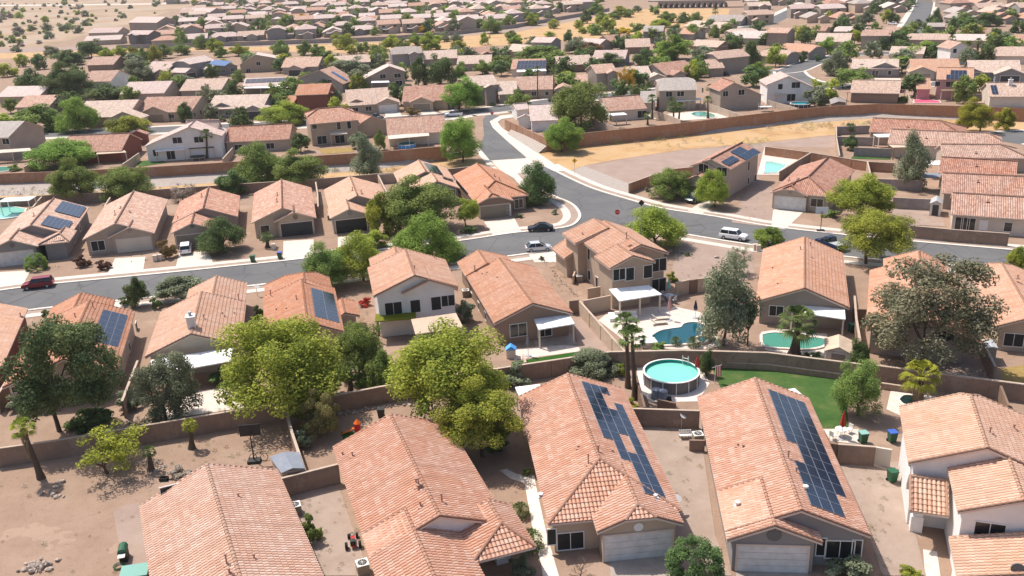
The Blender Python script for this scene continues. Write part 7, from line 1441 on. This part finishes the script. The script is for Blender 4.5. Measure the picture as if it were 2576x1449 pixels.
# agaves and clipped shrubs
agave('upper round yucca beside the pale footpath', (1310, 1298), 42); agave('lower larger yucca beside the pale footpath', (1334, 1378), 58); agave('spiky yucca beside the freeform pool', (1785, 855), 40); agave('small agave below the freeform pool spa', (1745, 872), 44); agave('agave left of the pool plants', (1700, 868), 36)
tree('large clipped round green shrub by the white garage door at the bottom', 1747, 1418, 142, 135, (1745, 1470), 'leaf_dark', 'ball', 'clipped_shrub', 'shrub', trunk=False)
BU = [('leafy green shrub at the foot of the medium green tree', (860, 935), 60, 50, 'leaf_green', 'bush'), ('grey mauve shrub left of the biggest yellow-green tree', (985, 965), 44, 44, 'leaf_bare', 'bush'), ('dark undergrowth shrub left of the leaning cut trunk', (560, 950), 60, 50, 'leaf_dark', 'bush'), ('pale grey dry shrub in the shade of the pine', (60, 1010), 70, 40, 'leaf_olive', 'bush'), ('dry grass tuft shrub by the bottom left roof peak', (455, 1188), 50, 30, 'leaf_bare', 'bush'), ('low olive shrub behind the pine trunk', (330, 1010), 60, 50, 'leaf_olive', 'bush'), ('grey shrub under the twin palms by the wall', (1545, 935), 40, 34, 'leaf_olive', 'bush'), ('shady green shrub under the lower yellow-green tree', (1250, 1110), 60, 60, 'leaf_dark', 'bush'), ('boxy clipped green hedge beside the first left row garage', (93, 664), 52, 44, 'leaf_green', 'ball'), ('dark reddish bush left in the second left row front yard', (210, 660), 38, 32, 'leaf_maroon', 'bush'), ('dark reddish bush right in the second left row front yard', (262, 668), 36, 26, 'leaf_maroon', 'bush'),
      ('orange-green bush left of the white driveway SUV', (425, 632), 42, 48, 'leaf_orange', 'bush'), ('white flowering oleander bush below the long wall', (1495, 912), 118, 78, 'leaf_olive', 'dense'), ('grey green bush behind the hip-fronted roof', (1296, 950), 72, 60, 'leaf_olive', 'bush'),
      ('red bougainvillea left of the white two-storey house', (918, 762), 30, 24, 'leaf_red', 'bush'), ('dark round clipped bush, second beside the solar pine house', (394, 766), 28, 30, 'leaf_dark', 'bush'), ('dark clipped bush by the driveway near the solar pine house', (318, 760), 30, 24, 'leaf_dark', 'bush'), ('small dark bush at the driveway of the solar pine house', (118, 790), 26, 22, 'leaf_dark', 'bush'),
      ('green bush against the wall in the gravel side yard at the bottom', (788, 1340), 50, 72, 'leaf_green', 'bush'), ('grey green shrub at bottom between footpath and porch', (1315, 1425), 60, 50, 'leaf_olive', 'bush'), ('bushy green shrub under the grey house window at the bottom', (2130, 1440), 100, 44, 'leaf_olive', 'bush'), ('small green shrub at the bottom edge near the white house', (2290, 1440), 50, 30, 'leaf_mesq', 'bush'),
      ('dark shrub beside the dark solar column house', (652, 790), 26, 44, 'leaf_dark', 'bush'), ('grey green bush right of the white two-storey house', (1168, 790), 46, 60, 'leaf_olive', 'bush'), ('green tall shrub under the twin palms', (1585, 1015), 38, 24, 'leaf_mesq', 'bush'), ('yellow green shrub right of the oleander', (1568, 935), 24, 40, 'leaf_mesq', 'bush'),
      ('grey round shrub beside the side wall near the shed', (770, 1110), 40, 50, 'leaf_olive', 'bush'), ('dark leafy bush under the biggest rounded tree', (650, 1000), 90, 60, 'leaf_dark', 'bush'), ('dark leafy bush at the foot of the long wall mid left', (820, 975), 70, 50, 'leaf_dark', 'bush'), ('bright green bush right of the small palm near the wall', (915, 960), 46, 44, 'leaf_bright', 'bush'),
      ('dark bush between pine tree and long wall', (225, 1060), 110, 50, 'leaf_dark', 'bush'), ('green bush left of the yucca by the gravel yard', (1325, 1188), 24, 22, 'leaf_green', 'bush'), ('small shrub on the corner verge, left', (1306, 543), 20, 12, 'leaf_olive', 'bush'), ('small shrub on the corner verge, right', (1396, 535), 16, 14, 'leaf_olive', 'bush'),
      ('dark hedge bush right of the fifth left row garage', (1003, 582), 18, 24, 'leaf_dark', 'ball'), ('dark hedge bush left of the narrow yellowish tree', (945, 585), 20, 26, 'leaf_dark', 'ball'), ('dark low bush behind the corner verge path', (1180, 578), 40, 20, 'leaf_dark', 'bush'), ('green bush beside the basketball hoop verge', (2085, 538), 40, 22, 'leaf_green', 'bush'),
      ('round green bush right of the white channel house', (560, 372), 36, 34, 'leaf_olive', 'bush'), ('green bush by the left edge pool', (40, 424), 30, 18, 'leaf_green', 'bush'), ('dark round bush left of the yellow blossomed tree', (1552, 230), 18, 12, 'leaf_dark', 'bush'), ('round clipped bush at the base of the yellow blossomed tree', (1571, 231), 14, 12, 'leaf_dark', 'bush'),
      ('round dark bush beside the curved street', (2058, 149), 18, 18, 'leaf_dark', 'bush'), ('round dark bush left on the curved street lawn', (2017, 147), 24, 28, 'leaf_dark', 'bush'), ('green bush behind the low tan house patio', (2268, 252), 34, 16, 'leaf_green', 'bush'), ('rounded bush left on the three-gable house front', (592, 303), 18, 18, 'leaf_olive', 'bush'), ('rounded bush right on the three-gable house front', (561, 300), 18, 18, 'leaf_olive', 'bush'),
      ('round bush near the tall tan corner house entry', (1240, 264), 12, 10, 'leaf_green', 'bush'), ('orange tinted bush in front of the wide garage gable house', (1040, 282), 36, 20, 'leaf_orange', 'bush'), ('dark low plant by the pool equipment', (1660, 875), 40, 26, 'leaf_green', 'bush'), ('green bush beside the green pool shed', (2028, 893), 20, 16, 'leaf_dark', 'bush'), ('dark plant left of the beige shed', (2056, 896), 30, 16, 'leaf_dark', 'bush'),
      ('yellow green bush by the desert corner gate', (1692, 700), 26, 26, 'leaf_mesq', 'bush'), ('small bush among the corner lot boulders', (1728, 640), 14, 14, 'leaf_olive', 'bush'), ('small bush at the corner lot left end', (1362, 650), 14, 12, 'leaf_olive', 'bush'), ('shrub by the dark green van driveway', (1780, 428), 24, 14, 'leaf_green', 'bush'), ('grey agave-like bush in the stepped wall yard', (1630, 478), 16, 12, 'leaf_olive', 'bush')]
for a in BU: bush(*a)
# trees along the wash: counted from the left
WT = [(128, 128, 40, 26, 'leaf_olive'), (268, 135, 44, 30, 'leaf_mesq'), (300, 128, 40, 26, 'leaf_mesq'), (336, 133, 34, 32, 'leaf_chart'), (358, 140, 34, 40, 'leaf_green'), (385, 133, 40, 38, 'leaf_chart'), (412, 128, 50, 34, 'leaf_green'), (455, 122, 46, 30, 'leaf_green'), (505, 105, 40, 34, 'leaf_green'), (540, 112, 46, 32, 'leaf_mesq'), (555, 130, 36, 26, 'leaf_green'),
      (600, 125, 50, 28, 'leaf_mesq'), (625, 140, 40, 24, 'leaf_bright'), (705, 123, 48, 42, 'leaf_green'), (767, 120, 40, 34, 'leaf_green'), (800, 127, 44, 32, 'leaf_green'), (845, 93, 32, 20, 'leaf_mesq'), (868, 104, 58, 34, 'leaf_mesq'), (880, 124, 30, 22, 'leaf_mesq'), (904, 120, 24, 26, 'leaf_green'), (920, 117, 26, 24, 'leaf_green'), (950, 126, 44, 34, 'leaf_green'),
      (985, 105, 46, 34, 'leaf_mesq'), (1012, 112, 44, 30, 'leaf_green'), (1045, 98, 40, 30, 'leaf_bright'), (1085, 103, 62, 42, 'leaf_mesq'), (1118, 92, 30, 24, 'leaf_olive'), (1148, 95, 34, 24, 'leaf_olive'), (1152, 112, 40, 22, 'leaf_mesq'), (1236, 62, 52, 40, 'leaf_green'), (1285, 88, 34, 22, 'leaf_green'), (1298, 100, 40, 24, 'leaf_bright'), (1340, 48, 36, 30, 'leaf_mesq'), (1393, 60, 30, 22, 'leaf_mesq'), (1382, 85, 28, 12, 'leaf_mesq'),
      (1456, 60, 26, 20, 'leaf_mesq'), (1466, 76, 24, 16, 'leaf_mesq'), (1474, 40, 28, 34, 'leaf_dark'), (1488, 70, 22, 16, 'leaf_mesq'), (1500, 22, 40, 28, 'leaf_green'), (1515, 45, 36, 30, 'leaf_mesq'), (1530, 60, 46, 34, 'leaf_mesq'), (1545, 38, 32, 20, 'leaf_green'), (1562, 28, 46, 26, 'leaf_mesq'), (1582, 33, 28, 20, 'leaf_green'), (1570, 78, 44, 18, 'leaf_yellow'), (1602, 22, 26, 16, 'leaf_olive'), (1647, 24, 26, 22, 'leaf_green'), (1680, 42, 50, 26, 'leaf_green'), (1660, 58, 50, 20, 'leaf_mesq'), (1750, 44, 34, 26, 'leaf_green'), (1612, 66, 22, 12, 'leaf_olive')]
WT.sort()
for i, (x, y, w_, h_, m_) in enumerate(WT):
    col = {'leaf_mesq': 'olive green', 'leaf_chart': 'yellow-green', 'leaf_green': 'green', 'leaf_bright': 'bright green', 'leaf_olive': 'grey green', 'leaf_dark': 'dark green', 'leaf_yellow': 'yellow flowering'}[m_]
    tree('%s tree in the long wash, %s' % (col, nth(i) if i < 50 else 'at the far right end'+(' by the bridge' if i == 51 else '')), x, y, w_, h_, (x, y+h_*.55), m_, 'mid' if w_ > 30 else 'far', 'desert_tree', 'tree', 'desert trees along the wash')
# ================================================================= FAR NEIGHBOURHOODS
rf = random.Random(21)
FARH = []
def far_proto(k):
    rr = random.Random(100+k); W_, D_ = rr.uniform(10, 12.5), rr.uniform(13, 17); st = 2 if k % 3 == 0 else 1; ze = 5.2 if st == 2 else 2.8
    class P_: pass
    rm, wm = MB(), MB(); w = W(); 
    def mk(cx_, cy_, ln, hw, z, dr, ca, cb, idx):
        w = W(); w.d = Vector(dr); w.e = Vector((-w.d.y, w.d.x, 0)); w.A = Vector((cx_, cy_, 0))-w.d*ln/2; w.len = ln; w.zt = z+.4*hw; w.wl = w.wr = hw; w.zeL = w.zeR = z; w.ca, w.cb = ca, cb
        w.s0r, w.s1r = ca*hw, ln-cb*hw; w.s0, w.s1 = 0, ln; w.slL = w.slR = .4; w.idx = idx; w.os = .45; w.oe = .35; w.z0 = 0; A = w.A; d = w.d; e = w.e
        w.P = lambda s, t: Vector((A.x+d.x*s+e.x*t, A.y+d.y*s+e.y*t, w.zt-.4*abs(t))); w.P2 = lambda s, t, z_: Vector((A.x+d.x*s+e.x*t, A.y+d.y*s+e.y*t, z_))
        wing_mesh(w, rm, wm, False, False); return w
    ax_ = (0, -1, 0) if k % 2 else (1, 0, 0); ln = D_ if k % 2 else W_+3; hw = W_/2 if k % 2 else 5.6; hp = (0, 0, .4, 1)[k % 4]
    w0 = mk(0, 0, ln, hw, ze, ax_, hp, hp, 0); w1 = mk(rr.uniform(-3, 3), -(ln/2 if k % 2 else hw)-.6, 7, 3.1, 2.7 if st == 2 else 2.75, (0, -1, 0), 0, 0, 1)
    roof_me = mesh_of(rm, 'roof', ['paleroof', 'gutter', 'paleroof']); wall_me = mesh_of(wm, 'wall', ['beige'])
    # one window and one patio roof mesh per side
    wb = MB(); y = -(ln/2 if k % 2 else hw)+.45
    wins = []
    for z in ([1.5, 4.0] if st == 2 else [1.5]):
        for x in (-3.4, 3.2): m_ = MB(); m_.box(Vector((x-.8, y-.06, z-.6)), Vector((1.6, 0, 0)), Vector((0, .05, 0)), Vector((0, 0, 1.2))); wins.append(mesh_of(m_, 'window', ['pane']))
    pb = MB(); pb.box(Vector((-4, y-3.2, 2.45)), Vector((4.2, 0, 0)), Vector((0, 3.1, 0)), Vector((0, 0, .12))); 
    return roof_me, wall_me, wins, mesh_of(pb, 'patio_cover', ['whitecover']), st
PR = [far_proto(k) for k in range(8)]
RC = {'paleroof': 'pale', 'tanroof': 'tan', 'rose': 'rosy', 'greyroof': 'grey', 'brownred': 'brownish'}; WCn = {'beige': 'beige', 'grey': 'grey', 'taupe': 'taupe', 'white': 'white', 'tan': 'tan', 'greywarm': 'grey brown'}
def far_house(label, p, rot, k, roof, wall, group, patio=False, det=True):
    r_, w_, wins, pc, st = PR[k]; t = thing('house', label, 'house', p, rot, group)
    o = bpy.data.objects.new('roof', r_); COL.objects.link(o); o.parent = t
    for i in (0, 2): o.material_slots[i].link = 'OBJECT'; o.material_slots[i].material = MATS[roof]
    o = bpy.data.objects.new('wall', w_); COL.objects.link(o); o.parent = t; setmat(o, wall)
    if det:
        for wi in wins: o = bpy.data.objects.new('window', wi); COL.objects.link(o); o.parent = t
        if patio: o = bpy.data.objects.new('patio_cover', pc); COL.objects.link(o); o.parent = t
    FARH.append(p); return t
def ftree(label, px, r_px, mat, H=None, group='trees among the far houses'):
    b = G(*px); k = ppm(*px); r = r_px/k; H = H or max(1.8, r*.9); return place_tree(label, b, r, H, r*.8, mat, 'far', group=group)
colm = {'leaf_green': 'green', 'leaf_dark': 'dark green', 'leaf_bright': 'bright green', 'leaf_yellow': 'yellow flowering', 'leaf_olive': 'grey green', 'leaf_mesq': 'olive green'}
def ycurve(y0, x, x0, x1, sl): return y0+sl*(x-x0)
NW = ['first', 'second', 'third', 'fourth', 'fifth', 'sixth', 'seventh', 'eighth', 'ninth', 'tenth']
# dense neighbourhood beyond the wash
rows = [(112, 420, 1300, 66), (97, 410, 1350, 50), (84, 420, 1400, 38), (73, 420, 1450, 29), (64, 440, 1480, 22), (55, 440, 1480, 15), (47, 470, 1500, 10), (40, 480, 1500, 5), (33, 470, 1480, 1), (26, 500, 1440, -3)]
far_rows = [(20, 510, 1420, -4), (15, 520, 1300, -4), (10, 430, 1200, -4), (5, 560, 1000, -4), (1, 560, 900, -4)]
TREEL = []; STUFFH = []; STUFFT = []
for ri, (ya, xa, xb, yb) in enumerate(rows+far_rows):
    x = xa+rf.uniform(0, 12); items = []; far_ = ri >= 8
    while x < xb:
        y = ya+(yb-ya)*(x-xa)/(xb-xa); k = ppm(x, y); gapm = rf.uniform(14.0, 17.5); r_ = rf.random()
        if r_ < .9: items.append((x, y+rf.uniform(-1, 1)*(.5 if far_ else 1)))
        else: (STUFFT if ri >= 5 else TREEL).append((x, y, ri))
        if rf.random() < .75: (STUFFT if ri >= 5 else TREEL).append((x+gapm*k*.5, y+rf.uniform(-3, 3), ri))
        x += gapm*k
    for i, (x, y) in enumerate(items):
        rc = rf.choice(['paleroof', 'paleroof', 'tanroof', 'rose', 'paleroof']); wc = rf.choice(['beige', 'grey', 'taupe', 'beige', 'greywarm'])
        k_ = rf.randrange(8); rot = rf.uniform(.05, .3)+rf.choice([0, 0, math.pi/2])
        if ri >= 7: STUFFH.append((G(x, y), rot, k_, rc, wc)); continue
        far_house('%s roofed house, %s, %s row beyond grey wall' % (RC[rc], nth(i), NW[ri]), G(x, y), rot, k_, rc, wc, 'houses of the dense far neighbourhood', ri == 0 or rf.random() < .3)
for y, xa, xb in ((4, 1880, 2040), (-3, 1500, 1640), (2, 2050, 2280), (-3, 1850, 2600), (3, 2350, 2600), (-6, 1400, 2600)):
    x = xa
    while x < xb: STUFFH.append((G(x, y), rf.uniform(-.1, .1), rf.randrange(8), rf.choice(['tanroof', 'paleroof', 'rose', 'greyroof']), rf.choice(['beige', 'grey', 'taupe']))); STUFFT.append((x+rf.uniform(0, 20), y+rf.uniform(-2, 3), 20)); x += rf.uniform(16, 22)*ppm(x, y)
mlist = ['paleroof', 'tanroof', 'rose', 'greyroof', 'beige', 'grey', 'taupe', 'greywarm', 'gutter', 'pane']; mb = MB()
for p, rot, k_, rc, wc in STUFFH:
    M_ = Matrix.Translation(p) @ Matrix.Rotation(rot, 4, 'Z')
    for me, mats in ((PR[k_][0], (rc, 'gutter', rc)), (PR[k_][1], (wc,)))+tuple((w_, ('pane',)) for w_ in PR[k_][2]):
        V_ = [M_ @ v.co for v in me.vertices]; uvl = me.uv_layers[0].data if me.uv_layers else None
        for pl in me.polygons: mb.poly([V_[i] for i in pl.vertices], [tuple(uvl[l].uv) for l in pl.loop_indices] if uvl else None, mlist.index(mats[pl.material_index]))
o = obj('distant_houses', mb, mlist); tag(o, 'mass of tiny distant pale rooftops along the top of the photo', 'houses'); o['kind'] = 'stuff'
def join_trees(lst, name, label, mats):
    Vs, As, Ms = [], [], []
    for x, y, ri in lst:
        p = G(x, y); me = CR['far'][rf.randrange(4)]; n = len(me.vertices); a = np.empty(n*3); me.vertices.foreach_get('co', a); a = a.reshape(-1, 3); r = rf.uniform(2.4, 4.4); an = rf.uniform(0, 6.28); c_, s_ = math.cos(an), math.sin(an)
        Vs.append(np.stack([(a[:, 0]*c_-a[:, 1]*s_)*r+p.x, (a[:, 0]*s_+a[:, 1]*c_)*r+p.y, a[:, 2]*r*.9+r*.85], -1)); v = np.empty(len(me.polygons), dtype=np.float32); me.attributes['v'].data.foreach_get('value', v); As.append(v); Ms.append(np.full(len(v), rf.randrange(len(mats)), dtype=np.int32))
    V = np.concatenate(Vs); n = len(V)//4; me = bpy.data.meshes.new(name); me.vertices.add(4*n); me.vertices.foreach_set('co', V.ravel()); me.loops.add(4*n); me.loops.foreach_set('vertex_index', np.arange(4*n)); me.polygons.add(n); me.polygons.foreach_set('loop_start', np.arange(0, 4*n, 4)); me.polygons.foreach_set('loop_total', np.full(n, 4))
    for m_ in mats: me.materials.append(MATS[m_])
    me.polygons.foreach_set('material_index', np.concatenate(Ms)); me.update(calc_edges=True); at = me.attributes.new('v', 'FLOAT', 'FACE'); at.data.foreach_set('value', np.concatenate(As)); o = bpy.data.objects.new(name, me); COL.objects.link(o); tag(o, label, 'trees'); o['kind'] = 'stuff'
# right hand far rows along the straight streets
rows2 = [(12, 1880, 2010), (24, 1890, 1960), (5, 2060, 2285), (17, 2040, 2280), (30, 2010, 2270), (43, 2000, 2150), (5, 2360, 2600), (17, 2372, 2600), (30, 2385, 2600), (43, 2395, 2600), (58, 2400, 2600), (56, 2030, 2160), (100, 1850, 1920), (60, 1890, 1925)]
for ri, (y, xa, xb) in enumerate(rows2):
    x = xa+15; i = 0
    while x < xb:
        k = ppm(x, y); rc = rf.choice(['paleroof', 'tanroof', 'rose', 'tanroof', 'brownred', 'greyroof']); wc = rf.choice(['beige', 'grey', 'taupe', 'tan'])
        far_house('%s roofed house %s of the row %s' % (RC[rc], nth(i) if i else 'at the left end', ['left of the upper far road', 'below the upper far road', 'topmost left of the straight street', 'second left of the straight street', 'third left of the straight street', 'fourth left of the straight street', 'topmost right of the straight street', 'second right of the straight street', 'third right of the straight street', 'fourth right of the straight street', 'fifth right of the straight street', 'beside the far solar house', 'by the bare tree', 'beside the far diagonal road'][ri]),
                  G(x, y+rf.uniform(-1, 1)), rf.uniform(-.1, .1), rf.randrange(8), rc, wc, 'houses of the far right rows'); i += 1
        if rf.random() < .75: TREEL.append((x+8.5*k, y+rf.uniform(-2, 5), 20))
        x += rf.uniform(15.5, 19)*k
# fill trees, labelled by their place in left-to-right order
random.Random(3).shuffle(TREEL); STUFFT += TREEL; TREEL = []
join_trees(STUFFT, 'distant_trees', 'tiny distant trees scattered among the farthest rooftops', ['leaf_green', 'leaf_dark', 'leaf_olive', 'leaf_green', 'leaf_bright'])
groups = {}
for x, y, ri in TREEL: groups.setdefault('right' if ri == 20 else NW[ri], []).append((x, y))
for g_, l_ in groups.items():
    l_.sort()
    for i, (x, y) in enumerate(l_):
        m_ = rf.choice(['leaf_green', 'leaf_dark', 'leaf_green', 'leaf_olive', 'leaf_bright', 'leaf_dark', 'leaf_yellow' if g_ in ('second', 'third', 'fourth') and rf.random() < .7 else 'leaf_mesq'])
        ftree('%s tree, %s %s' % (colm[m_], nth(i), 'among the far right rows' if g_ == 'right' else 'in the %s row beyond the grey wall' % g_), (x, y+1), rf.uniform(2.6, 4.4)*ppm(x, y), m_)
# trees squeezed between the middle-distance houses
MT = [(15, 335), (330, 255), (520, 262), (690, 262), (850, 290), (610, 330), (1010, 262), (740, 240), (590, 245), (460, 232), (300, 222), (195, 205), (630, 175), (705, 180), (830, 158), (960, 150), (1045, 150), (1165, 155), (1260, 150), (1255, 175), (1010, 200), (1290, 178), (1420, 190), (1470, 150), (1510, 205), (1600, 215), (1660, 180), (1740, 200), (1770, 155), (1650, 105), (1590, 120), (1540, 110), (1500, 85), (1600, 85), (1745, 95), (1720, 55), (1780, 78), (1830, 88), (1835, 118), (1870, 60), (1905, 85), (1925, 110), (1950, 165), (2010, 98), (1895, 215), (1950, 150), (2040, 95), (2155, 95), (2120, 75), (2190, 105), (2275, 100), (2130, 150), (2275, 165), (2420, 150), (2430, 165), (2350, 150), (2260, 145), (2380, 110), (2500, 128), (2540, 128), (2510, 105), (2440, 95), (2340, 75), (2290, 90), (2085, 50), (2120, 58), (2230, 55), (2395, 70), (2420, 62), (2560, 80), (1560, 250), (2050, 265), (1490, 180), (1340, 120), (1220, 110), (1330, 215), (800, 262), (905, 225), (100, 172), (150, 200), (20, 190), (60, 165), (380, 190), (440, 190), (420, 215)]
for o_ in [o for o in bpy.data.objects if o.parent is None and o.get('category') == 'house' and 115 < o.location.y < 480]:
    if len(MT) >= 140: break
    hx, hy = o_.location.x, o_.location.y
    for sx in (1, -1):
        p_ = Vector((hx+sx*rf.uniform(9.5, 11.5), hy+rf.uniform(-5, 6), 0)); px_, py_ = PJ(p_)
        if not (0 < px_ < 2576) or py_ > 300: continue
        if any((p_-o2.location).length < 8.5 for o2 in bpy.data.objects if o2.parent is None and o2.get('category') in ('house', 'tree', 'mesquite tree')): continue
        if any((p_-v).length < 8.5 for ln_ in RDS for v in ln_): continue
        if 275 < py_ and px_ > 1150 or (py_ > 240 and 1150 < px_ < 1300): continue
        MT.append((px_, py_-3)); break
MT.sort()
for i, (x, y) in enumerate(MT):
    m_ = rf.choice(['leaf_green', 'leaf_dark', 'leaf_olive', 'leaf_mesq', 'leaf_dark', 'leaf_green'])
    half = 'left' if x < 1288 else 'right'; j = i if x < 1288 else i-sum(1 for q_ in MT if q_[0] < 1288)
    place_tree('%s garden tree, %s among the %s middle-distance houses' % (colm[m_], nth(j), half), G(x, y+3), rf.uniform(2.4, 4.3), rf.uniform(2.6, 3.8), rf.uniform(1.9, 3.0), m_, 'far', group='garden trees between the houses')
# desert scrub at the upper left
DS = []
for i in range(230):
    x = rf.uniform(-10, 520); y = rf.uniform(2, 132)
    if x > 470-3.2*y+ (40 if y < 40 else 0) and y > 18: continue
    DS.append((x, y))
DS = sorted([(0 if y < 30 else 1 if y < 62 else 2 if y < 95 else 3, x, y) for x, y in DS]); bc = {}
for bnd, x, y in DS:
    i = bc.get(bnd, 0); bc[bnd] = i+1
    b = G(x, y); m_ = rf.choice(['leaf_olive', 'leaf_olive', 'leaf_mesq', 'leaf_bare', 'leaf_olive', 'leaf_green']); r = rf.choice([rf.uniform(1.2, 2.2), rf.uniform(1.6, 4.4)])
    place_tree('%s scrub bush, %s, %s band of the upper left desert' % ({'leaf_bare': 'straw brown'}.get(m_) or colm[m_], nth(i), ['topmost', 'upper', 'lower', 'lowest'][bnd]), b, r, r*.7, r*.65, m_, 'far', 'desert_shrub', 'shrub', 'desert scrub bushes', trunk=False)

# dry weeds and leaf litter in the near yards
def weeds(name, label, boxes, n, mats, r0, r1):
    Vs, As, Ms = [], [], []; me = CR['far'][0]; nv = len(me.vertices); a = np.empty(nv*3); me.vertices.foreach_get('co', a); a = a.reshape(-1, 3)[:240]; v0 = np.empty(len(me.polygons), dtype=np.float32); me.attributes['v'].data.foreach_get('value', v0); v0 = v0[:60]
    for i in range(n):
        x0, y0, x1, y1 = boxes[rf.randrange(len(boxes))]; p = G(rf.uniform(x0, x1), rf.uniform(y0, y1)); r = rf.uniform(r0, r1)
        Vs.append(np.stack([a[:, 0]*r+p.x, a[:, 1]*r+p.y, np.maximum(a[:, 2]*r*.6+r*.35, .01)], -1)); As.append(v0); Ms.append(np.full(60, rf.randrange(len(mats)), dtype=np.int32))
    V = np.concatenate(Vs); m = len(V)//4; me = bpy.data.meshes.new(name); me.vertices.add(4*m); me.vertices.foreach_set('co', V.ravel()); me.loops.add(4*m); me.loops.foreach_set('vertex_index', np.arange(4*m)); me.polygons.add(m); me.polygons.foreach_set('loop_start', np.arange(0, 4*m, 4)); me.polygons.foreach_set('loop_total', np.full(m, 4))
    for m_ in mats: me.materials.append(MATS[m_])
    me.polygons.foreach_set('material_index', np.concatenate(Ms)); me.update(calc_edges=True); at = me.attributes.new('v', 'FLOAT', 'FACE'); at.data.foreach_set('value', np.concatenate(As)); o = bpy.data.objects.new(name, me); COL.objects.link(o); tag(o, label, 'weeds'); o['kind'] = 'stuff'
weeds('dry_weeds', 'scattered dry weeds and leaf litter on the bare yards', [(0, 1150, 350, 1449), (350, 1100, 700, 1170), (700, 1040, 980, 1120), (720, 1240, 900, 1449), (1220, 1150, 1300, 1449), (1600, 1080, 1780, 1449), (2120, 1180, 2240, 1449), (380, 740, 420, 900), (1700, 610, 1890, 700), (400, 1030, 640, 1050), (1380, 640, 1440, 740), (1820, 480, 1930, 570), (2240, 515, 2380, 570), (850, 740, 930, 830)], 520, ['leaf_bare', 'leaf_dull', 'leaf_olive', 'leaf_orange'], .10, .32)
weeds('wash_scrub', 'low straw coloured scrub on the dry wash and channel floor', [(1400, 345, 1930, 372), (1930, 308, 2400, 330), (0, 480, 500, 494), (820, 420, 1140, 436), (500, 118, 1250, 138), (1250, 95, 1560, 112), (1500, 50, 1820, 80)], 620, ['leaf_bare', 'leaf_dull', 'leaf_mesq', 'leaf_bare'], .3, 1.0)
hz = MB(); hz.box(Vector((-900, -60, -1)), Vector((1900, 0, 0)), Vector((0, 1560, 0)), Vector((0, 0, 44)))
ho = obj('haze', hz, []); ho['kind'] = 'stuff'; hm = bpy.data.materials.new('haze'); hm.use_nodes = True; ht = hm.node_tree; ht.nodes.remove(ht.nodes['Principled BSDF'])
pv = ht.nodes.new('ShaderNodeVolumePrincipled'); pv.inputs['Color'].default_value = (.93, .9, .88, 1); pv.inputs['Density'].default_value = .00010; pv.inputs['Anisotropy'].default_value = .2
ht.links.new(pv.outputs[0], ht.nodes['Material Output'].inputs['Volume']); ho.data.materials.append(hm); hm.cycles.homogeneous_volume = True
tag(ho, 'thin pale haze over the far neighbourhood', 'haze')
for o in bpy.data.objects:
    if '_b' in o: del o['_b']
